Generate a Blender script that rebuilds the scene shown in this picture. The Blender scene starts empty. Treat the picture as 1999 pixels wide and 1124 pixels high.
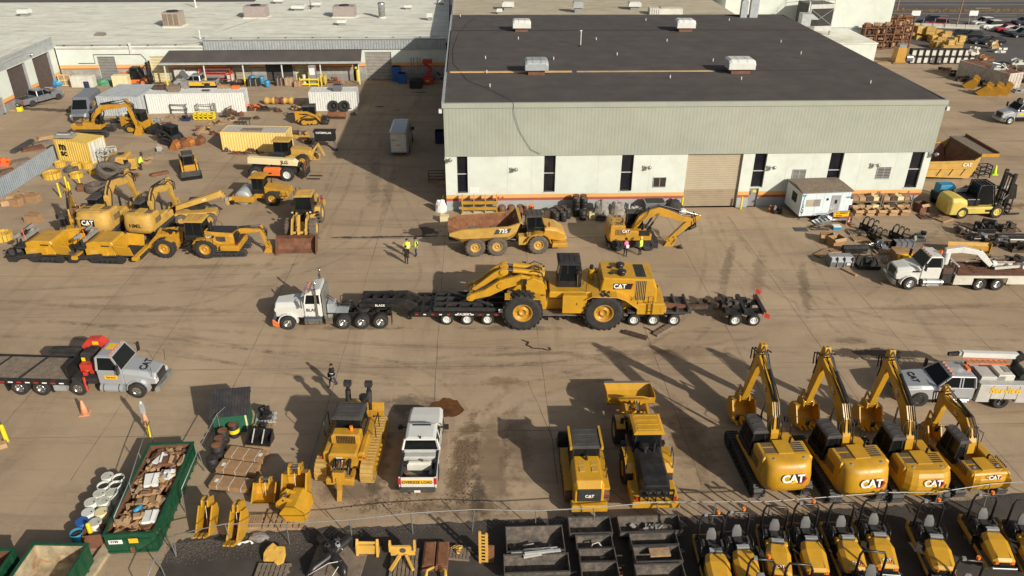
import bpy,bmesh,math,random
from math import sin,cos,pi,radians as R,atan2,hypot
from mathutils import Vector,Matrix
# ------------------------------------------------------------------ camera, sky, sun
sc=bpy.context.scene
COL=sc.collection
cam_d=bpy.data.cameras.new('camera');cam=bpy.data.objects.new('camera',cam_d);COL.objects.link(cam)
CF,CP,CH,CR=1538.1,.506,30.743,.008
cam_d.sensor_width=36;cam_d.lens=CF/1999*36;cam_d.clip_end=2000;cam_d.clip_start=.5
cam.matrix_world=Matrix.Translation((0,0,CH))@Matrix.Rotation(pi/2-CP,4,'X')@Matrix.Rotation(CR,4,'Z')
sc.camera=cam
sc.view_settings.view_transform='Standard';sc.view_settings.look='None'
sc.view_settings.exposure=0.15;sc.view_settings.gamma=1
SUNV=Vector((cos(R(26.3))*sin(R(41.5)),-cos(R(26.3))*cos(R(41.5)),sin(R(26.3))))
wd=bpy.data.worlds.new("World");sc.world=wd;wd.use_nodes=True
wn=wd.node_tree;bg=wn.nodes['Background'];sky=wn.nodes.new('ShaderNodeTexSky');sky.sky_type='NISHITA'
sky.sun_disc=False;sky.sun_elevation=R(26.3);sky.sun_rotation=R(138.5);sky.dust_density=2.5;sky.ozone_density=.6
hsv=wn.nodes.new('ShaderNodeHueSaturation');hsv.inputs['Saturation'].default_value=.45
wn.links.new(sky.outputs[0],hsv.inputs['Color']);wn.links.new(hsv.outputs[0],bg.inputs[0]);bg.inputs[1].default_value=.066
sl=bpy.data.lights.new('sun','SUN');sl.energy=4.4;sl.angle=R(.7);sl.color=(1,.92,.79)
so=bpy.data.objects.new('sun',sl);COL.objects.link(so);so.rotation_euler=SUNV.to_track_quat('Z','Y').to_euler()
# ------------------------------------------------------------------ pixel of the photo (1999 wide) -> world point at height z
def at(x,y,z=0.):
 x-=999.5;y-=562;c,s=cos(CR),-sin(CR);x,y=x*c-y*s,x*s+y*c
 sp,cp=sin(CP),cos(CP);D=(x/CF,cp-y/CF*sp,-sp-y/CF*cp);t=(z-CH)/D[2]
 return Vector((t*D[0],t*D[1],z))
def head(a,b):
 d=at(*b)-at(*a);return math.degrees(atan2(d.y,d.x))
 # ------------------------------------------------------------------ materials
MATS={}
def mat(name,col,rough=.5,metal=0.,var=.15,scale=2.,dirt=0.,dcol=(.16,.11,.07),dscale=1.2,coat=0.,spec=.5,bump=0.):
 m=bpy.data.materials.new(name);m.use_nodes=True;nt=m.node_tree;N=nt.nodes;L=nt.links
 b=N['Principled BSDF'];b.inputs['Roughness'].default_value=rough;b.inputs['Metallic'].default_value=metal
 b.inputs['Coat Weight'].default_value=coat;b.inputs['Specular IOR Level'].default_value=spec
 tc=N.new('ShaderNodeTexCoord');oi=N.new('ShaderNodeObjectInfo')
 ad=N.new('ShaderNodeVectorMath');ad.operation='ADD';L.new(tc.outputs['Object'],ad.inputs[0])
 rv=N.new('ShaderNodeVectorMath');rv.operation='SCALE';rv.inputs[0].default_value=(37,61,17);L.new(oi.outputs['Random'],rv.inputs['Scale'])
 L.new(rv.outputs[0],ad.inputs[1])
 n=N.new('ShaderNodeTexNoise');n.inputs['Scale'].default_value=scale;n.inputs['Detail'].default_value=5;n.inputs['Roughness'].default_value=.65
 L.new(ad.outputs[0],n.inputs['Vector'])
 mr=N.new('ShaderNodeMapRange');mr.inputs[1].default_value=.3;mr.inputs[2].default_value=.7;mr.inputs[3].default_value=1-var;mr.inputs[4].default_value=1+var
 L.new(n.outputs[0],mr.inputs[0])
 mx=N.new('ShaderNodeVectorMath');mx.operation='SCALE';mx.inputs[0].default_value=col[:3];L.new(mr.outputs[0],mx.inputs['Scale'])
 out=mx.outputs[0]
 if dirt:
  n2=N.new('ShaderNodeTexNoise');n2.inputs['Scale'].default_value=dscale;n2.inputs['Detail'].default_value=8;n2.inputs['Roughness'].default_value=.7
  L.new(ad.outputs[0],n2.inputs['Vector'])
  r2=N.new('ShaderNodeMapRange');r2.inputs[1].default_value=.5;r2.inputs[2].default_value=.72;r2.inputs[3].default_value=0;r2.inputs[4].default_value=dirt
  L.new(n2.outputs[0],r2.inputs[0])
  mm=N.new('ShaderNodeMix');mm.data_type='RGBA';L.new(r2.outputs[0],mm.inputs[0]);L.new(out,mm.inputs[6]);mm.inputs[7].default_value=(*dcol,1);out=mm.outputs[2]
  rr=N.new('ShaderNodeMapRange');rr.inputs[3].default_value=rough;rr.inputs[4].default_value=min(1,rough+.35);L.new(r2.outputs[0],rr.inputs[0]);L.new(rr.outputs[0],b.inputs['Roughness'])
 if bump:
  bp=N.new('ShaderNodeBump');bp.inputs['Strength'].default_value=bump;bp.inputs['Distance'].default_value=.05;L.new(n.outputs[0],bp.inputs['Height']);L.new(bp.outputs[0],b.inputs['Normal'])
 L.new(out,b.inputs['Base Color'])
 MATS[name]=m;return m
RUSTC=(.16,.06,.025)
YEL=mat('machine_yellow',(.46,.24,.022),.42,0,.16,1.2,.6,(.30,.17,.04),1.5,.15)
YELN=mat('new_yellow',(.51,.272,.016),.38,0,.13,1.2,.42,(.29,.175,.05),1.3,.15)
YELD=mat('dusty_yellow',(.50,.30,.06),.6,0,.15,1.5,.65,(.27,.19,.11),1.3)
YELP=mat('pale_yellow',(.62,.47,.13),.5,0,.1,1,.3,(.3,.2,.08))
YELS=mat('safety_yellow',(.78,.60,.02),.45,0,.08,2,.25,(.3,.22,.05),3)
CREAM=mat('cream_paint',(.72,.62,.36),.5,0,.07,1,.3,(.35,.25,.12),1)
BLK=mat('black_paint',(.018,.017,.017),.35,0,.3,2,.35,(.07,.055,.045),2)
BLKM=mat('black_matt',(.022,.021,.021),.75,0,.3,3,.45,(.09,.07,.055),2)
DGR=mat('dark_grey',(.055,.052,.05),.6,0,.25,2,.4,(.12,.09,.07),1.5)
GRY=mat('grey_paint',(.24,.24,.23),.5,0,.15,2,.3)
LGR=mat('light_grey',(.45,.45,.42),.5,0,.12,1.5,.3)
RUB=mat('rubber',(.022,.021,.020),.85,0,.25,3,.5,(.085,.066,.05),2.2)
RUBD=mat('dusty_rubber',(.11,.09,.072),.95,0,.3,3,.6,(.17,.13,.095),2)
GLS=mat('dark_glass',(.008,.010,.011),.1,0,.2,1,0,spec=.22)
GLB=mat('window_glass',(.012,.012,.018),.12,0,.2,.8,0)
CHR=mat('chrome',(.62,.62,.60),.18,1,.1,3,.1)
ALU=mat('aluminium',(.50,.51,.50),.35,.8,.12,3,.2)
GALV=mat('galvanised',(.42,.45,.46),.45,.35,.14,2,.25,(.3,.28,.25))
WHT=mat('white_paint',(.61,.62,.585),.35,0,.05,1,.2,(.4,.36,.3),1.5,.2)
WHTD=mat('dirty_white',(.58,.57,.50),.55,0,.09,1,.5,(.36,.29,.2),1.6)
SIL=mat('silver_paint',(.42,.44,.46),.3,.35,.06,1,.2,(.25,.22,.2),1,.4)
SILV=mat('grey_silver',(.20,.21,.235),.35,.3,.08,1,.2,(.2,.18,.16),1,.4)
RUST=mat('rust',(.20,.085,.038),.9,0,.4,2.5,.5,(.09,.035,.02),2)
RUSTB=mat('rusty_brown',(.16,.07,.038),.8,0,.35,1.5,.6,(.07,.03,.02),1)
WOOD=mat('wood',(.36,.235,.125),.85,0,.25,4,.4,(.18,.11,.06),3)
WOODD=mat('weathered_wood',(.20,.155,.115),.9,0,.3,4,.5,(.08,.06,.045),3)
CARD=mat('cardboard',(.33,.195,.095),.85,0,.18,3,.3,(.19,.11,.06),2)
CARDL=mat('pale_card',(.42,.27,.14),.85,0,.15,3,.2)
PAPER=mat('white_card',(.70,.70,.67),.7,0,.06,2,.25,(.4,.33,.25))
ORG=mat('orange_paint',(.72,.16,.03),.45,0,.1,2,.25,(.4,.13,.05))
RED=mat('red_paint',(.52,.045,.03),.4,0,.12,2,.25)
BLU=mat('blue_plastic',(.02,.10,.34),.45,0,.15,2,.2)
BLUL=mat('light_blue',(.03,.24,.42),.45,0,.15,2,.2)
NAVY=mat('navy_cloth',(.018,.024,.07),.9,0,.2,4)
BCLO=mat('black_cloth',(.014,.014,.016),.95,0,.3,5)
LIME=mat('lime_vest',(.62,.90,.05),.7,0,.08,4)
YVEST=mat('yellow_vest',(.85,.80,.08),.7,0,.08,4)
PINK=mat('pink_vest',(.85,.15,.38),.7,0,.08,4)
SKIN=mat('skin',(.42,.22,.14),.6,0,.05,4)
GRN=mat('dumpster_green',(.005,.062,.027),.5,0,.3,1.5,.45,(.05,.05,.03),1.5)
MESH=mat('galvanised_wire',(.26,.26,.25),.5,.5,.1,3)
TAPE=mat('red_tape',(.45,.03,.025),.4,0,.1,3)
LOGOY=mat('logo_yellow',(.80,.45,.02),.4,0,.02,1)
WLET=mat('white_lettering',(.82,.82,.78),.45,0,.03,1)
BLET=mat('black_lettering',(.01,.01,.01),.5,0,.05,1)
REDL=mat('logo_red',(.50,.02,.03),.4,0,.03,1)
BEAC=mat('amber_lens',(.85,.22,.03),.25,0,.03,1)
HLENS=mat('lamp_lens',(.70,.70,.68),.12,.2,.05,4)
TLENS=mat('tail_lens',(.45,.02,.02),.2,0,.05,4)
GREYB=mat('concrete_grey',(.33,.31,.28),.9,0,.2,1.5,.4,(.16,.13,.11),1)
SALV=mat('salvage_metal',(.085,.055,.04),.8,.2,.5,5,.5,(.17,.08,.04),4)
TARP=mat('grey_tarp',(.24,.22,.20),.6,0,.25,2,.3)
HAIR=mat('dark_hair',(.02,.014,.01),.8,0,.2,5)
# ------------------------------------------------------------------ mesh builder
class B:
 def __init__(s):s.v=[];s.f=[];s.fm=[];s.fs=[];s.ms=[];s.X=None
 def mi(s,m):
  if m not in s.ms:s.ms.append(m)
  return s.ms.index(m)
 def add(s,vs,fs,m,smooth=False):
  o=len(s.v);k=s.mi(m)
  for p in vs:
   p=Vector(p);s.v.append(s.X@p if s.X else p)
  for f in fs:s.f.append([o+i for i in f]);s.fm.append(k);s.fs.append(smooth)
  return s
 def box(s,x0,x1,y0,y1,z0,z1,m,c=0.):
  if c:
   return s.loft([[(x0,y0,z0),(x1,y0,z0),(x1,y1,z0),(x0,y1,z0)],[(x0,y0,z1-c),(x1,y0,z1-c),(x1,y1,z1-c),(x0,y1,z1-c)],[(x0+c,y0+c,z1),(x1-c,y0+c,z1),(x1-c,y1-c,z1),(x0+c,y1-c,z1)]],m)
  return s.add([(x0,y0,z0),(x1,y0,z0),(x1,y1,z0),(x0,y1,z0),(x0,y0,z1),(x1,y0,z1),(x1,y1,z1),(x0,y1,z1)],[(3,2,1,0),(4,5,6,7),(0,1,5,4),(1,2,6,5),(2,3,7,6),(3,0,4,7)],m)
 def obox(s,c,sx,sy,sz,m,rz=0.,rx=0.,ry=0.):
  T=Matrix.Translation(c)@Matrix.Rotation(R(rz),4,'Z')@Matrix.Rotation(R(ry),4,'Y')@Matrix.Rotation(R(rx),4,'X')
  old=s.X;s.X=(old@T)if old else T;s.box(-sx/2,sx/2,-sy/2,sy/2,-sz/2,sz/2,m);s.X=old;return s
 def loft(s,rings,m,smooth=False,cap=True,close=True):
  n=len(rings[0]);vs=[p for r in rings for p in r];fs=[]
  for i in range(len(rings)-1):
   for j in range(n if close else n-1):
    k=(j+1)%n;fs.append((i*n+j,i*n+k,(i+1)*n+k,(i+1)*n+j))
  if cap:fs.append(tuple(range(n-1,-1,-1)));fs.append(tuple((len(rings)-1)*n+j for j in range(n)))
  return s.add(vs,fs,m,smooth)
 def prism(s,pts,a,b,m,ax='y',inset=0.):
 # polygon extruded from a to b; ax y: pts are (x,z); x: (y,z); z: (x,y); inset shrinks both ends to chamfer the rim
  def P(p,t):return(p[0],t,p[1])if ax=='y' else((t,p[0],p[1])if ax=='x' else(p[0],p[1],t))
  if inset:
   cx_=sum(p[0]for p in pts)/len(pts);cz_=sum(p[1]for p in pts)/len(pts);g=[]
   for p in pts:
    d=hypot(p[0]-cx_,p[1]-cz_)or 1;k=1-inset/d;g.append((cx_+(p[0]-cx_)*k,cz_+(p[1]-cz_)*k))
   sg=inset if b>a else-inset
   return s.loft([[P(p,a)for p in g],[P(p,a+sg)for p in pts],[P(p,b-sg)for p in pts],[P(p,b)for p in g]],m)
  return s.loft([[P(p,a)for p in pts],[P(p,b)for p in pts]],m)
 def frame(s,p,q):
  d=(Vector(q)-Vector(p)).normalized();u=d.cross(Vector((0,0,1)))
  u=Vector((1,0,0))if u.length<1e-4 else u.normalized()
  return d,u,u.cross(d)
 def cyl(s,p,q,r,m,r2=None,n=12,cap=True,smooth=True):
  p,q=Vector(p),Vector(q);d,u,w=s.frame(p,q);r2=r if r2 is None else r2
  ring=lambda c,rr:[c+(u*cos(2*pi*i/n)+w*sin(2*pi*i/n))*rr for i in range(n)]
  s.loft([ring(p,r),ring(q,r2)],m,smooth,False)
  if cap:s.add(ring(p,r),[tuple(range(n))],m);s.add(ring(q,r2),[tuple(range(n-1,-1,-1))],m)
  return s
 def lathe(s,prof,p,d,m,n=16,smooth=True,cap=True):
 # profile (r, t) along direction d from p
  p,d=Vector(p),Vector(d).normalized();_,u,w=s.frame(p,p+d)
  rings=[[p+d*t+(u*cos(2*pi*i/n)+w*sin(2*pi*i/n))*max(r,.001)for i in range(n)]for r,t in prof]
  return s.loft(rings,m,smooth,cap)
 def tube(s,pts,r,m,n=6,smooth=True):
  pts=[Vector(p)for p in pts];rings=[];pu=None
  for i,p in enumerate(pts):
   d=(pts[min(i+1,len(pts)-1)]-pts[max(i-1,0)]).normalized()
   u=d.cross(Vector((0,0,1)))if pu is None else pu-d*pu.dot(d)
   if u.length<1e-3:u=d.cross(Vector((1,0,0)))
   u.normalize();pu=u;w=u.cross(d);rr=r[i]if isinstance(r,(list,tuple))else r
   rings.append([p+(u*cos(2*pi*k/n)+w*sin(2*pi*k/n))*rr for k in range(n)])
  return s.loft(rings,m,smooth)
 def beam(s,p,q,w,h,m,w2=None,h2=None):
  p,q=Vector(p),Vector(q);d=(q-p).normalized();u=d.cross(Vector((0,0,1)))
  u=Vector((0,1,0))if u.length<1e-4 else u.normalized();v=u.cross(d);w2=w if w2 is None else w2;h2=h if h2 is None else h2
  ring=lambda c,a,b:[c+u*a/2+v*b/2,c-u*a/2+v*b/2,c-u*a/2-v*b/2,c+u*a/2-v*b/2]
  return s.loft([ring(p,w,h),ring(q,w2,h2)],m)
 def sph(s,c,rx,ry,rz,m,n=10,k=6):
  rings=[]
  for i in range(k+1):
   a=-pi/2+pi*i/k;rr=max(cos(a),.01)
   rings.append([(c[0]+rx*rr*cos(2*pi*j/n),c[1]+ry*rr*sin(2*pi*j/n),c[2]+rz*sin(a))for j in range(n)])
  return s.loft(rings,m,True)
 def corr(s,p,q,z0,z1,m,pitch=.25,dep=.05):
 # ribbed sheet standing between ground points p and q, ribs out to the right of p->q
  p,q=Vector((*p[:2],0)),Vector((*q[:2],0));L=(q-p).length;d=(q-p)/L;nn=Vector((d.y,-d.x,0));n=max(1,int(L/pitch));prof=[]
  for i in range(n):
   for t,o in((0,0),(.3,0),(.42,dep),(.88,dep)):prof.append(p+d*(L*(i+t)/n)+nn*o)
  prof.append(q);k=len(prof)
  return s.add([(a.x,a.y,z)for z in(z0,z1)for a in prof],[(i,i+1,k+i+1,k+i)for i in range(k-1)],m)
def build(b,name,parent=None,bev=0.):
 me=bpy.data.meshes.new(name);me.from_pydata([tuple(v)for v in b.v],[],b.f)
 for m in b.ms:me.materials.append(m)
 me.polygons.foreach_set('material_index',b.fm);me.polygons.foreach_set('use_smooth',b.fs);me.update()
 bm=bmesh.new();bm.from_mesh(me);bmesh.ops.recalc_face_normals(bm,faces=bm.faces);bm.to_mesh(me);bm.free()
 o=bpy.data.objects.new(name,me);COL.objects.link(o)
 if parent:o.parent=parent
 if bev:
  md=o.modifiers.new('bevel','BEVEL');md.width=bev;md.segments=2;md.limit_method='ANGLE';md.angle_limit=R(40);md.harden_normals=False
 return o
def tag(o,label,cat,group=None):
 o['label']=label;o['category']=cat
 if group:o['group']=group
 return o
def struct(b,name,kind='structure'):
 o=build(b,name);o['kind']=kind;return o
def thing(name,label,cat,group=None):
 o=bpy.data.objects.new(name,None);COL.objects.link(o);o.empty_display_size=.3;return tag(o,label,cat,group)
def put(o,p,deg=0.,z=0.):
 p=at(*p)if len(p)==2 else Vector(p);o.location=(p.x,p.y,p.z+z);o.rotation_euler=(0,0,R(deg));return o
def kids(o):return[c for c in bpy.data.objects if c.parent is o]
CHILD={}
def dup(root,label=None):
 def cp(o,par):
  c=o.copy();COL.objects.link(c);c.parent=par
  for k in o.children:cp(k,c)
  return c
 c=cp(root,None)
 if label:c['label']=label
 return c
TXT={}
def text(s,m,parent,name='lettering',size=.4,loc=(0,0,0),n=(0,-1,0),up=(0,0,1),bold=.02,ex=.006,sx=1.):
 """words standing on a surface: centred at loc, facing n, top towards up"""
 key=(s,m.name,round(bold,3))
 if key not in TXT:
  cu=bpy.data.curves.new('t','FONT');cu.body=s;cu.size=1;cu.align_x='CENTER';cu.align_y='CENTER';cu.offset=bold;cu.extrude=.01;cu.resolution_u=3
  to=bpy.data.objects.new('t',cu);COL.objects.link(to);me=bpy.data.meshes.new_from_object(to.evaluated_get(bpy.context.evaluated_depsgraph_get()))
  bpy.data.objects.remove(to);me.materials.clear();me.materials.append(m);TXT[key]=me
 o=bpy.data.objects.new(name,TXT[key]);COL.objects.link(o);o.parent=parent
 n=Vector(n).normalized();up=Vector(up);x=up.cross(n).normalized();y=n.cross(x)
 M=Matrix((x,y,n)).transposed().to_4x4();M.translation=Vector(loc)+n*ex
 o.matrix_local=M@Matrix.Diagonal((size*sx,size,size*.3,1));return o
def rng(k):return random.Random(k)
# ------------------------------------------------------------------ ground
def ground_mat():
 m=bpy.data.materials.new('yard_concrete');m.use_nodes=True;nt=m.node_tree;N=nt.nodes;L=nt.links;b=N['Principled BSDF']
 b.inputs['Roughness'].default_value=.88;b.inputs['Specular IOR Level'].default_value=.25
 g=N.new('ShaderNodeNewGeometry');P=g.outputs['Position']
 def noise(scale,det=6,rough=.65,sx=1,sy=1,rz=0.,dist=0.):
  mp=N.new('ShaderNodeMapping');mp.inputs['Scale'].default_value=(sx,sy,1);mp.inputs['Rotation'].default_value=(0,0,R(rz));L.new(P,mp.inputs[0])
  t=N.new('ShaderNodeTexNoise');t.inputs['Scale'].default_value=scale;t.inputs['Detail'].default_value=det;t.inputs['Roughness'].default_value=rough;t.inputs['Distortion'].default_value=dist
  L.new(mp.outputs[0],t.inputs['Vector']);return t.outputs[0]
 def rngn(v,a,b_,lo=0.,hi=1.):
  r=N.new('ShaderNodeMapRange');r.inputs[1].default_value=a;r.inputs[2].default_value=b_;r.inputs[3].default_value=lo;r.inputs[4].default_value=hi;L.new(v,r.inputs[0]);return r.outputs[0]
 def mix(f,a,c):
  x=N.new('ShaderNodeMix');x.data_type='RGBA';L.new(f,x.inputs[0])
  for s,v in((6,a),(7,c)):
   if isinstance(v,tuple):x.inputs[s].default_value=(*v,1)
   else:L.new(v,x.inputs[s])
  return x.outputs[2]
 def mul(a,c):
  x=N.new('ShaderNodeMath');x.operation='MULTIPLY'
  for i,v in enumerate((a,c)):
   if isinstance(v,(int,float)):x.inputs[i].default_value=v
   else:L.new(v,x.inputs[i])
  return x.outputs[0]
 c=mix(rngn(noise(.06,5),.35,.68),(.338,.248,.158),(.440,.334,.222))
 mp=N.new('ShaderNodeMapping');mp.inputs['Rotation'].default_value=(0,0,R(-3.2));mp.inputs['Scale'].default_value=(1/6.6,1/6.9,0);mp.inputs['Location'].default_value=(.23,.55,0);L.new(P,mp.inputs[0])
 fl=N.new('ShaderNodeVectorMath');fl.operation='FLOOR';L.new(mp.outputs[0],fl.inputs[0]);wn_=N.new('ShaderNodeTexWhiteNoise');wn_.noise_dimensions='2D';L.new(fl.outputs[0],wn_.inputs['Vector'])
 c=mix(rngn(wn_.outputs['Value'],.45,1,0,.30),c,(.25,.182,.118))
 c=mix(rngn(noise(.22,8,.7),.48,.72,0,.5),c,(.215,.158,.106))
 c=mix(rngn(noise(.5,9,.72),.55,.75,0,.5),c,(.44,.36,.265))
 c=mix(rngn(noise(.35,7,.7,.18,1.6,4,.6),.52,.72,0,.62),c,(.15,.105,.07))
 c=mix(rngn(noise(.35,7,.7,1.6,.16,12,.8),.56,.74,0,.45),c,(.16,.11,.07))
 c=mix(rngn(noise(.8,8,.75,.12,1.2,-38,1.),.58,.72,0,.35),c,(.12,.085,.06))
 c=mix(rngn(noise(3.5,6,.75),.58,.72,0,.4),c,(.11,.08,.06))
 c=mix(rngn(noise(9.,4,.7),.35,.7,0,.25),c,(.45,.36,.27))
 # stains and dirt patches with a place of their own: x, y, half width, half depth, angle, strength, colour
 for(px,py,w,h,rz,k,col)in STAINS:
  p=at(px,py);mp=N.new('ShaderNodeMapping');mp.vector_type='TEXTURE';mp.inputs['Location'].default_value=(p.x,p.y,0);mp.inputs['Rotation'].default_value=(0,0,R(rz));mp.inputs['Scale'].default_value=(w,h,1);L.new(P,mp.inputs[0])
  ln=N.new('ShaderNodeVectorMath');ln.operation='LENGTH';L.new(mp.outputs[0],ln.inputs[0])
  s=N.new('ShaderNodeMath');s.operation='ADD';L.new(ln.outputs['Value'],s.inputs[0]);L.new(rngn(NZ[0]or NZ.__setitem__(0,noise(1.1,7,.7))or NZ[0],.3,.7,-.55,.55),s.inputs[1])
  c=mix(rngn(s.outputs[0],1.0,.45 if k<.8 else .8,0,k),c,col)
 L.new(c,b.inputs['Base Color'])
 bp=N.new('ShaderNodeBump');bp.inputs['Strength'].default_value=.35;bp.inputs['Distance'].default_value=.03;L.new(noise(4,8,.7),bp.inputs['Height']);L.new(bp.outputs[0],b.inputs['Normal'])
 return m
NZ={0:None}
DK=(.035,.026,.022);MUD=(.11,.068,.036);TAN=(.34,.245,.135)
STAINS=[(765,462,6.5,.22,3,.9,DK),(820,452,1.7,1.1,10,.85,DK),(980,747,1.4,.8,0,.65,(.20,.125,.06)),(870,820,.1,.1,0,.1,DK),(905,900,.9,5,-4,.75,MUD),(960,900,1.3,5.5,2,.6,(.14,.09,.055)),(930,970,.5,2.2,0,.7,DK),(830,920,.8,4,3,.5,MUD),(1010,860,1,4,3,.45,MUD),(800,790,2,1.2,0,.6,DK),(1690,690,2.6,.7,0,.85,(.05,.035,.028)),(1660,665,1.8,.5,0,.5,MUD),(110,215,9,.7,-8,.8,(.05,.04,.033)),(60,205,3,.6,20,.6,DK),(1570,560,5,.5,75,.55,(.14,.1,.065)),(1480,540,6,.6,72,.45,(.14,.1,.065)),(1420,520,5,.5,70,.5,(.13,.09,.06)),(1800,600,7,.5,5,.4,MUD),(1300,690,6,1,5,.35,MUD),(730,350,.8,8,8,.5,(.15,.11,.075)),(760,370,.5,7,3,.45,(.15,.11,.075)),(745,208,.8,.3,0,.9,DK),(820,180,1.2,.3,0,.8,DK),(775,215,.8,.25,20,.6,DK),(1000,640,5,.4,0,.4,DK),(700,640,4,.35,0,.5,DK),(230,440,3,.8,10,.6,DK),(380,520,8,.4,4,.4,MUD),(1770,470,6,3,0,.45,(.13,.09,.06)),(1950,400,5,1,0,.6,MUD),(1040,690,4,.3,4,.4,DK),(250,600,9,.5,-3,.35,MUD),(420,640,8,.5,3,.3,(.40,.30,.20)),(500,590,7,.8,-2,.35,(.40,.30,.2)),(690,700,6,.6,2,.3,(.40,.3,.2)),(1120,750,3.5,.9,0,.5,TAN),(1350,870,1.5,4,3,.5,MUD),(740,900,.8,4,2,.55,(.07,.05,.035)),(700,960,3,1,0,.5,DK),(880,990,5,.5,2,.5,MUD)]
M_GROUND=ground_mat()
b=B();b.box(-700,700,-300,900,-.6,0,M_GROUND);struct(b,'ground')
ASPH=mat('asphalt',(.052,.044,.037),.92,0,.3,.6,.5,(.085,.07,.056),.5,bump=.3)
ASPB=mat('road_asphalt',(.085,.078,.076),.9,0,.15,.1,.3,(.13,.115,.1),.08)
def sheet(name,pts,m,z=.004,kind='structure'):
 b=B();b.add([(p.x,p.y,z)for p in pts],[tuple(range(len(pts)))],m);return struct(b,name,kind)
 # dark asphalt apron in front of the fence, its edge ragged
edge=[at(*p)for p in[(328,1076),(350,1054),(400,1046),(470,1040),(540,1036),(620,1031),(700,1027),(800,1024),(900,1019),(960,1014),(1000,1019),(1060,1010),(1130,1007),(1200,1009),(1270,1004),(1330,1010),(1400,1005),(1480,1008),(1560,1003),(1640,994),(1720,990),(1800,984),(1880,975),(2010,962),(2300,950)]]
rg=rng(4);e2=[]
for p,q in zip(edge,edge[1:]):
 for i in range(8):t=i/8;w=p.lerp(q,t);e2.append(Vector((w.x+rg.uniform(-.05,.05),w.y+rg.uniform(-.12,.12),0)))
sheet('asphalt_apron',[Vector((-17.5,-40,0)),Vector((80,-40,0))]+e2[::-1],ASPH)
# loose gravel along the foot of the fence
GRAV=mat('gravel',(.085,.07,.06),.95,0,.5,14,.5,(.2,.17,.14),20)
def scatter(name,poly_fn,n,m,smin,smax,seed):
 b=B();rg=rng(seed)
 for i in range(n):
  p=poly_fn(rg);s=rg.uniform(smin,smax);a=rg.uniform(0,6.3);h=s*rg.uniform(.4,.8)
  b.add([(p.x+s*cos(a+k*2.1),p.y+s*sin(a+k*2.1),.005)for k in range(3)]+[(p.x,p.y,h)],[(0,1,3),(1,2,3),(2,0,3)],m)
 return struct(b,name,'stuff')
def along(pts,d0,d1):
 P=[at(*p)for p in pts]
 def f(rg):
  i=rg.randrange(len(P)-1);t=rg.random();w=P[i].lerp(P[i+1],t);return Vector((w.x+rg.uniform(-.2,.2),w.y-abs(rg.triangular(d0,d1,d0)),0))
 return f
scatter('gravel',along([(335,1062),(430,1050),(560,1040),(700,1034)],-.1,1.6),2600,GRAV,.015,.06,3)
scatter('gravel',along([(700,1030),(900,1021),(1100,1010),(1300,1008),(1500,1005),(1700,990),(1990,965)],-.2,.9),2600,GRAV,.012,.05,5)
DIRT=mat('dry_mud',(.13,.085,.055),.95,0,.4,6)
scatter('mud_crumbs',lambda r:at(r.gauss(905,12),r.uniform(860,985)),500,DIRT,.02,.09,8)
scatter('mud_crumbs',lambda r:at(r.gauss(770,60),r.gauss(985,9)),300,DIRT,.02,.07,9)
# sawn joints between the concrete slabs
JNT=mat('joint_tar',(.13,.095,.068),.9,0,.4,1)
b=B()
def joint(p,q,w=.05,wob=.035,seed=0,m=JNT):
 p,q=Vector((*p[:2],0)),Vector((*q[:2],0));n=max(2,int((q-p).length/1.2));d=(q-p).normalized();nn=Vector((-d.y,d.x,0));rg=rng(seed);vs=[]
 for i in range(n+1):
  c=p.lerp(q,i/n)+nn*rg.uniform(-wob,wob);ww=w*rg.uniform(.35,1.3)/2;vs+=[c+nn*ww,c-nn*ww]
 b.add([(v.x,v.y,.004)for v in vs],[(2*i,2*i+1,2*i+3,2*i+2)for i in range(n)],m)
for i,x in enumerate([-31.5,-25.2,-18.7,-12.2,-5.3,1.9,9.9,16.0,22.0,28.1,34.1,40.2]):
 joint((x+.75,33),(x-1.1,70 if-8<x<37 else 116),.036,.03,i)
for i,(y,x0,x1)in enumerate([(37.6,-30,40),(44.5,-40,42),(51.6,-45,48),(58.2,-45,50),(64.9,-20,14),(64.9,28,55),(73.8,-50,-7),(83.4,-50,-8),(94,-45,-9),(106,-45,-10)]):
 joint((x0,y+x0*.035),(x1,y+x1*.035),.035 if i!=4 else .1,.03,40+i)
for i,(a,c)in enumerate([((1030,745),(1080,860)),((460,880),(410,1000)),((640,1010),(560,920)),((720,1000),(660,940)),((840,1010),(770,950)),((1000,1010),(930,960)),((1130,1010),(1060,960)),((1250,1000),(1180,950)),((1360,985),(1290,920)),((1760,470),(1880,560)),((1855,258),(1930,262))]):
 joint(at(*a),at(*c),.04,.04,70+i)
struct(b,'slab_joints')
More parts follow.
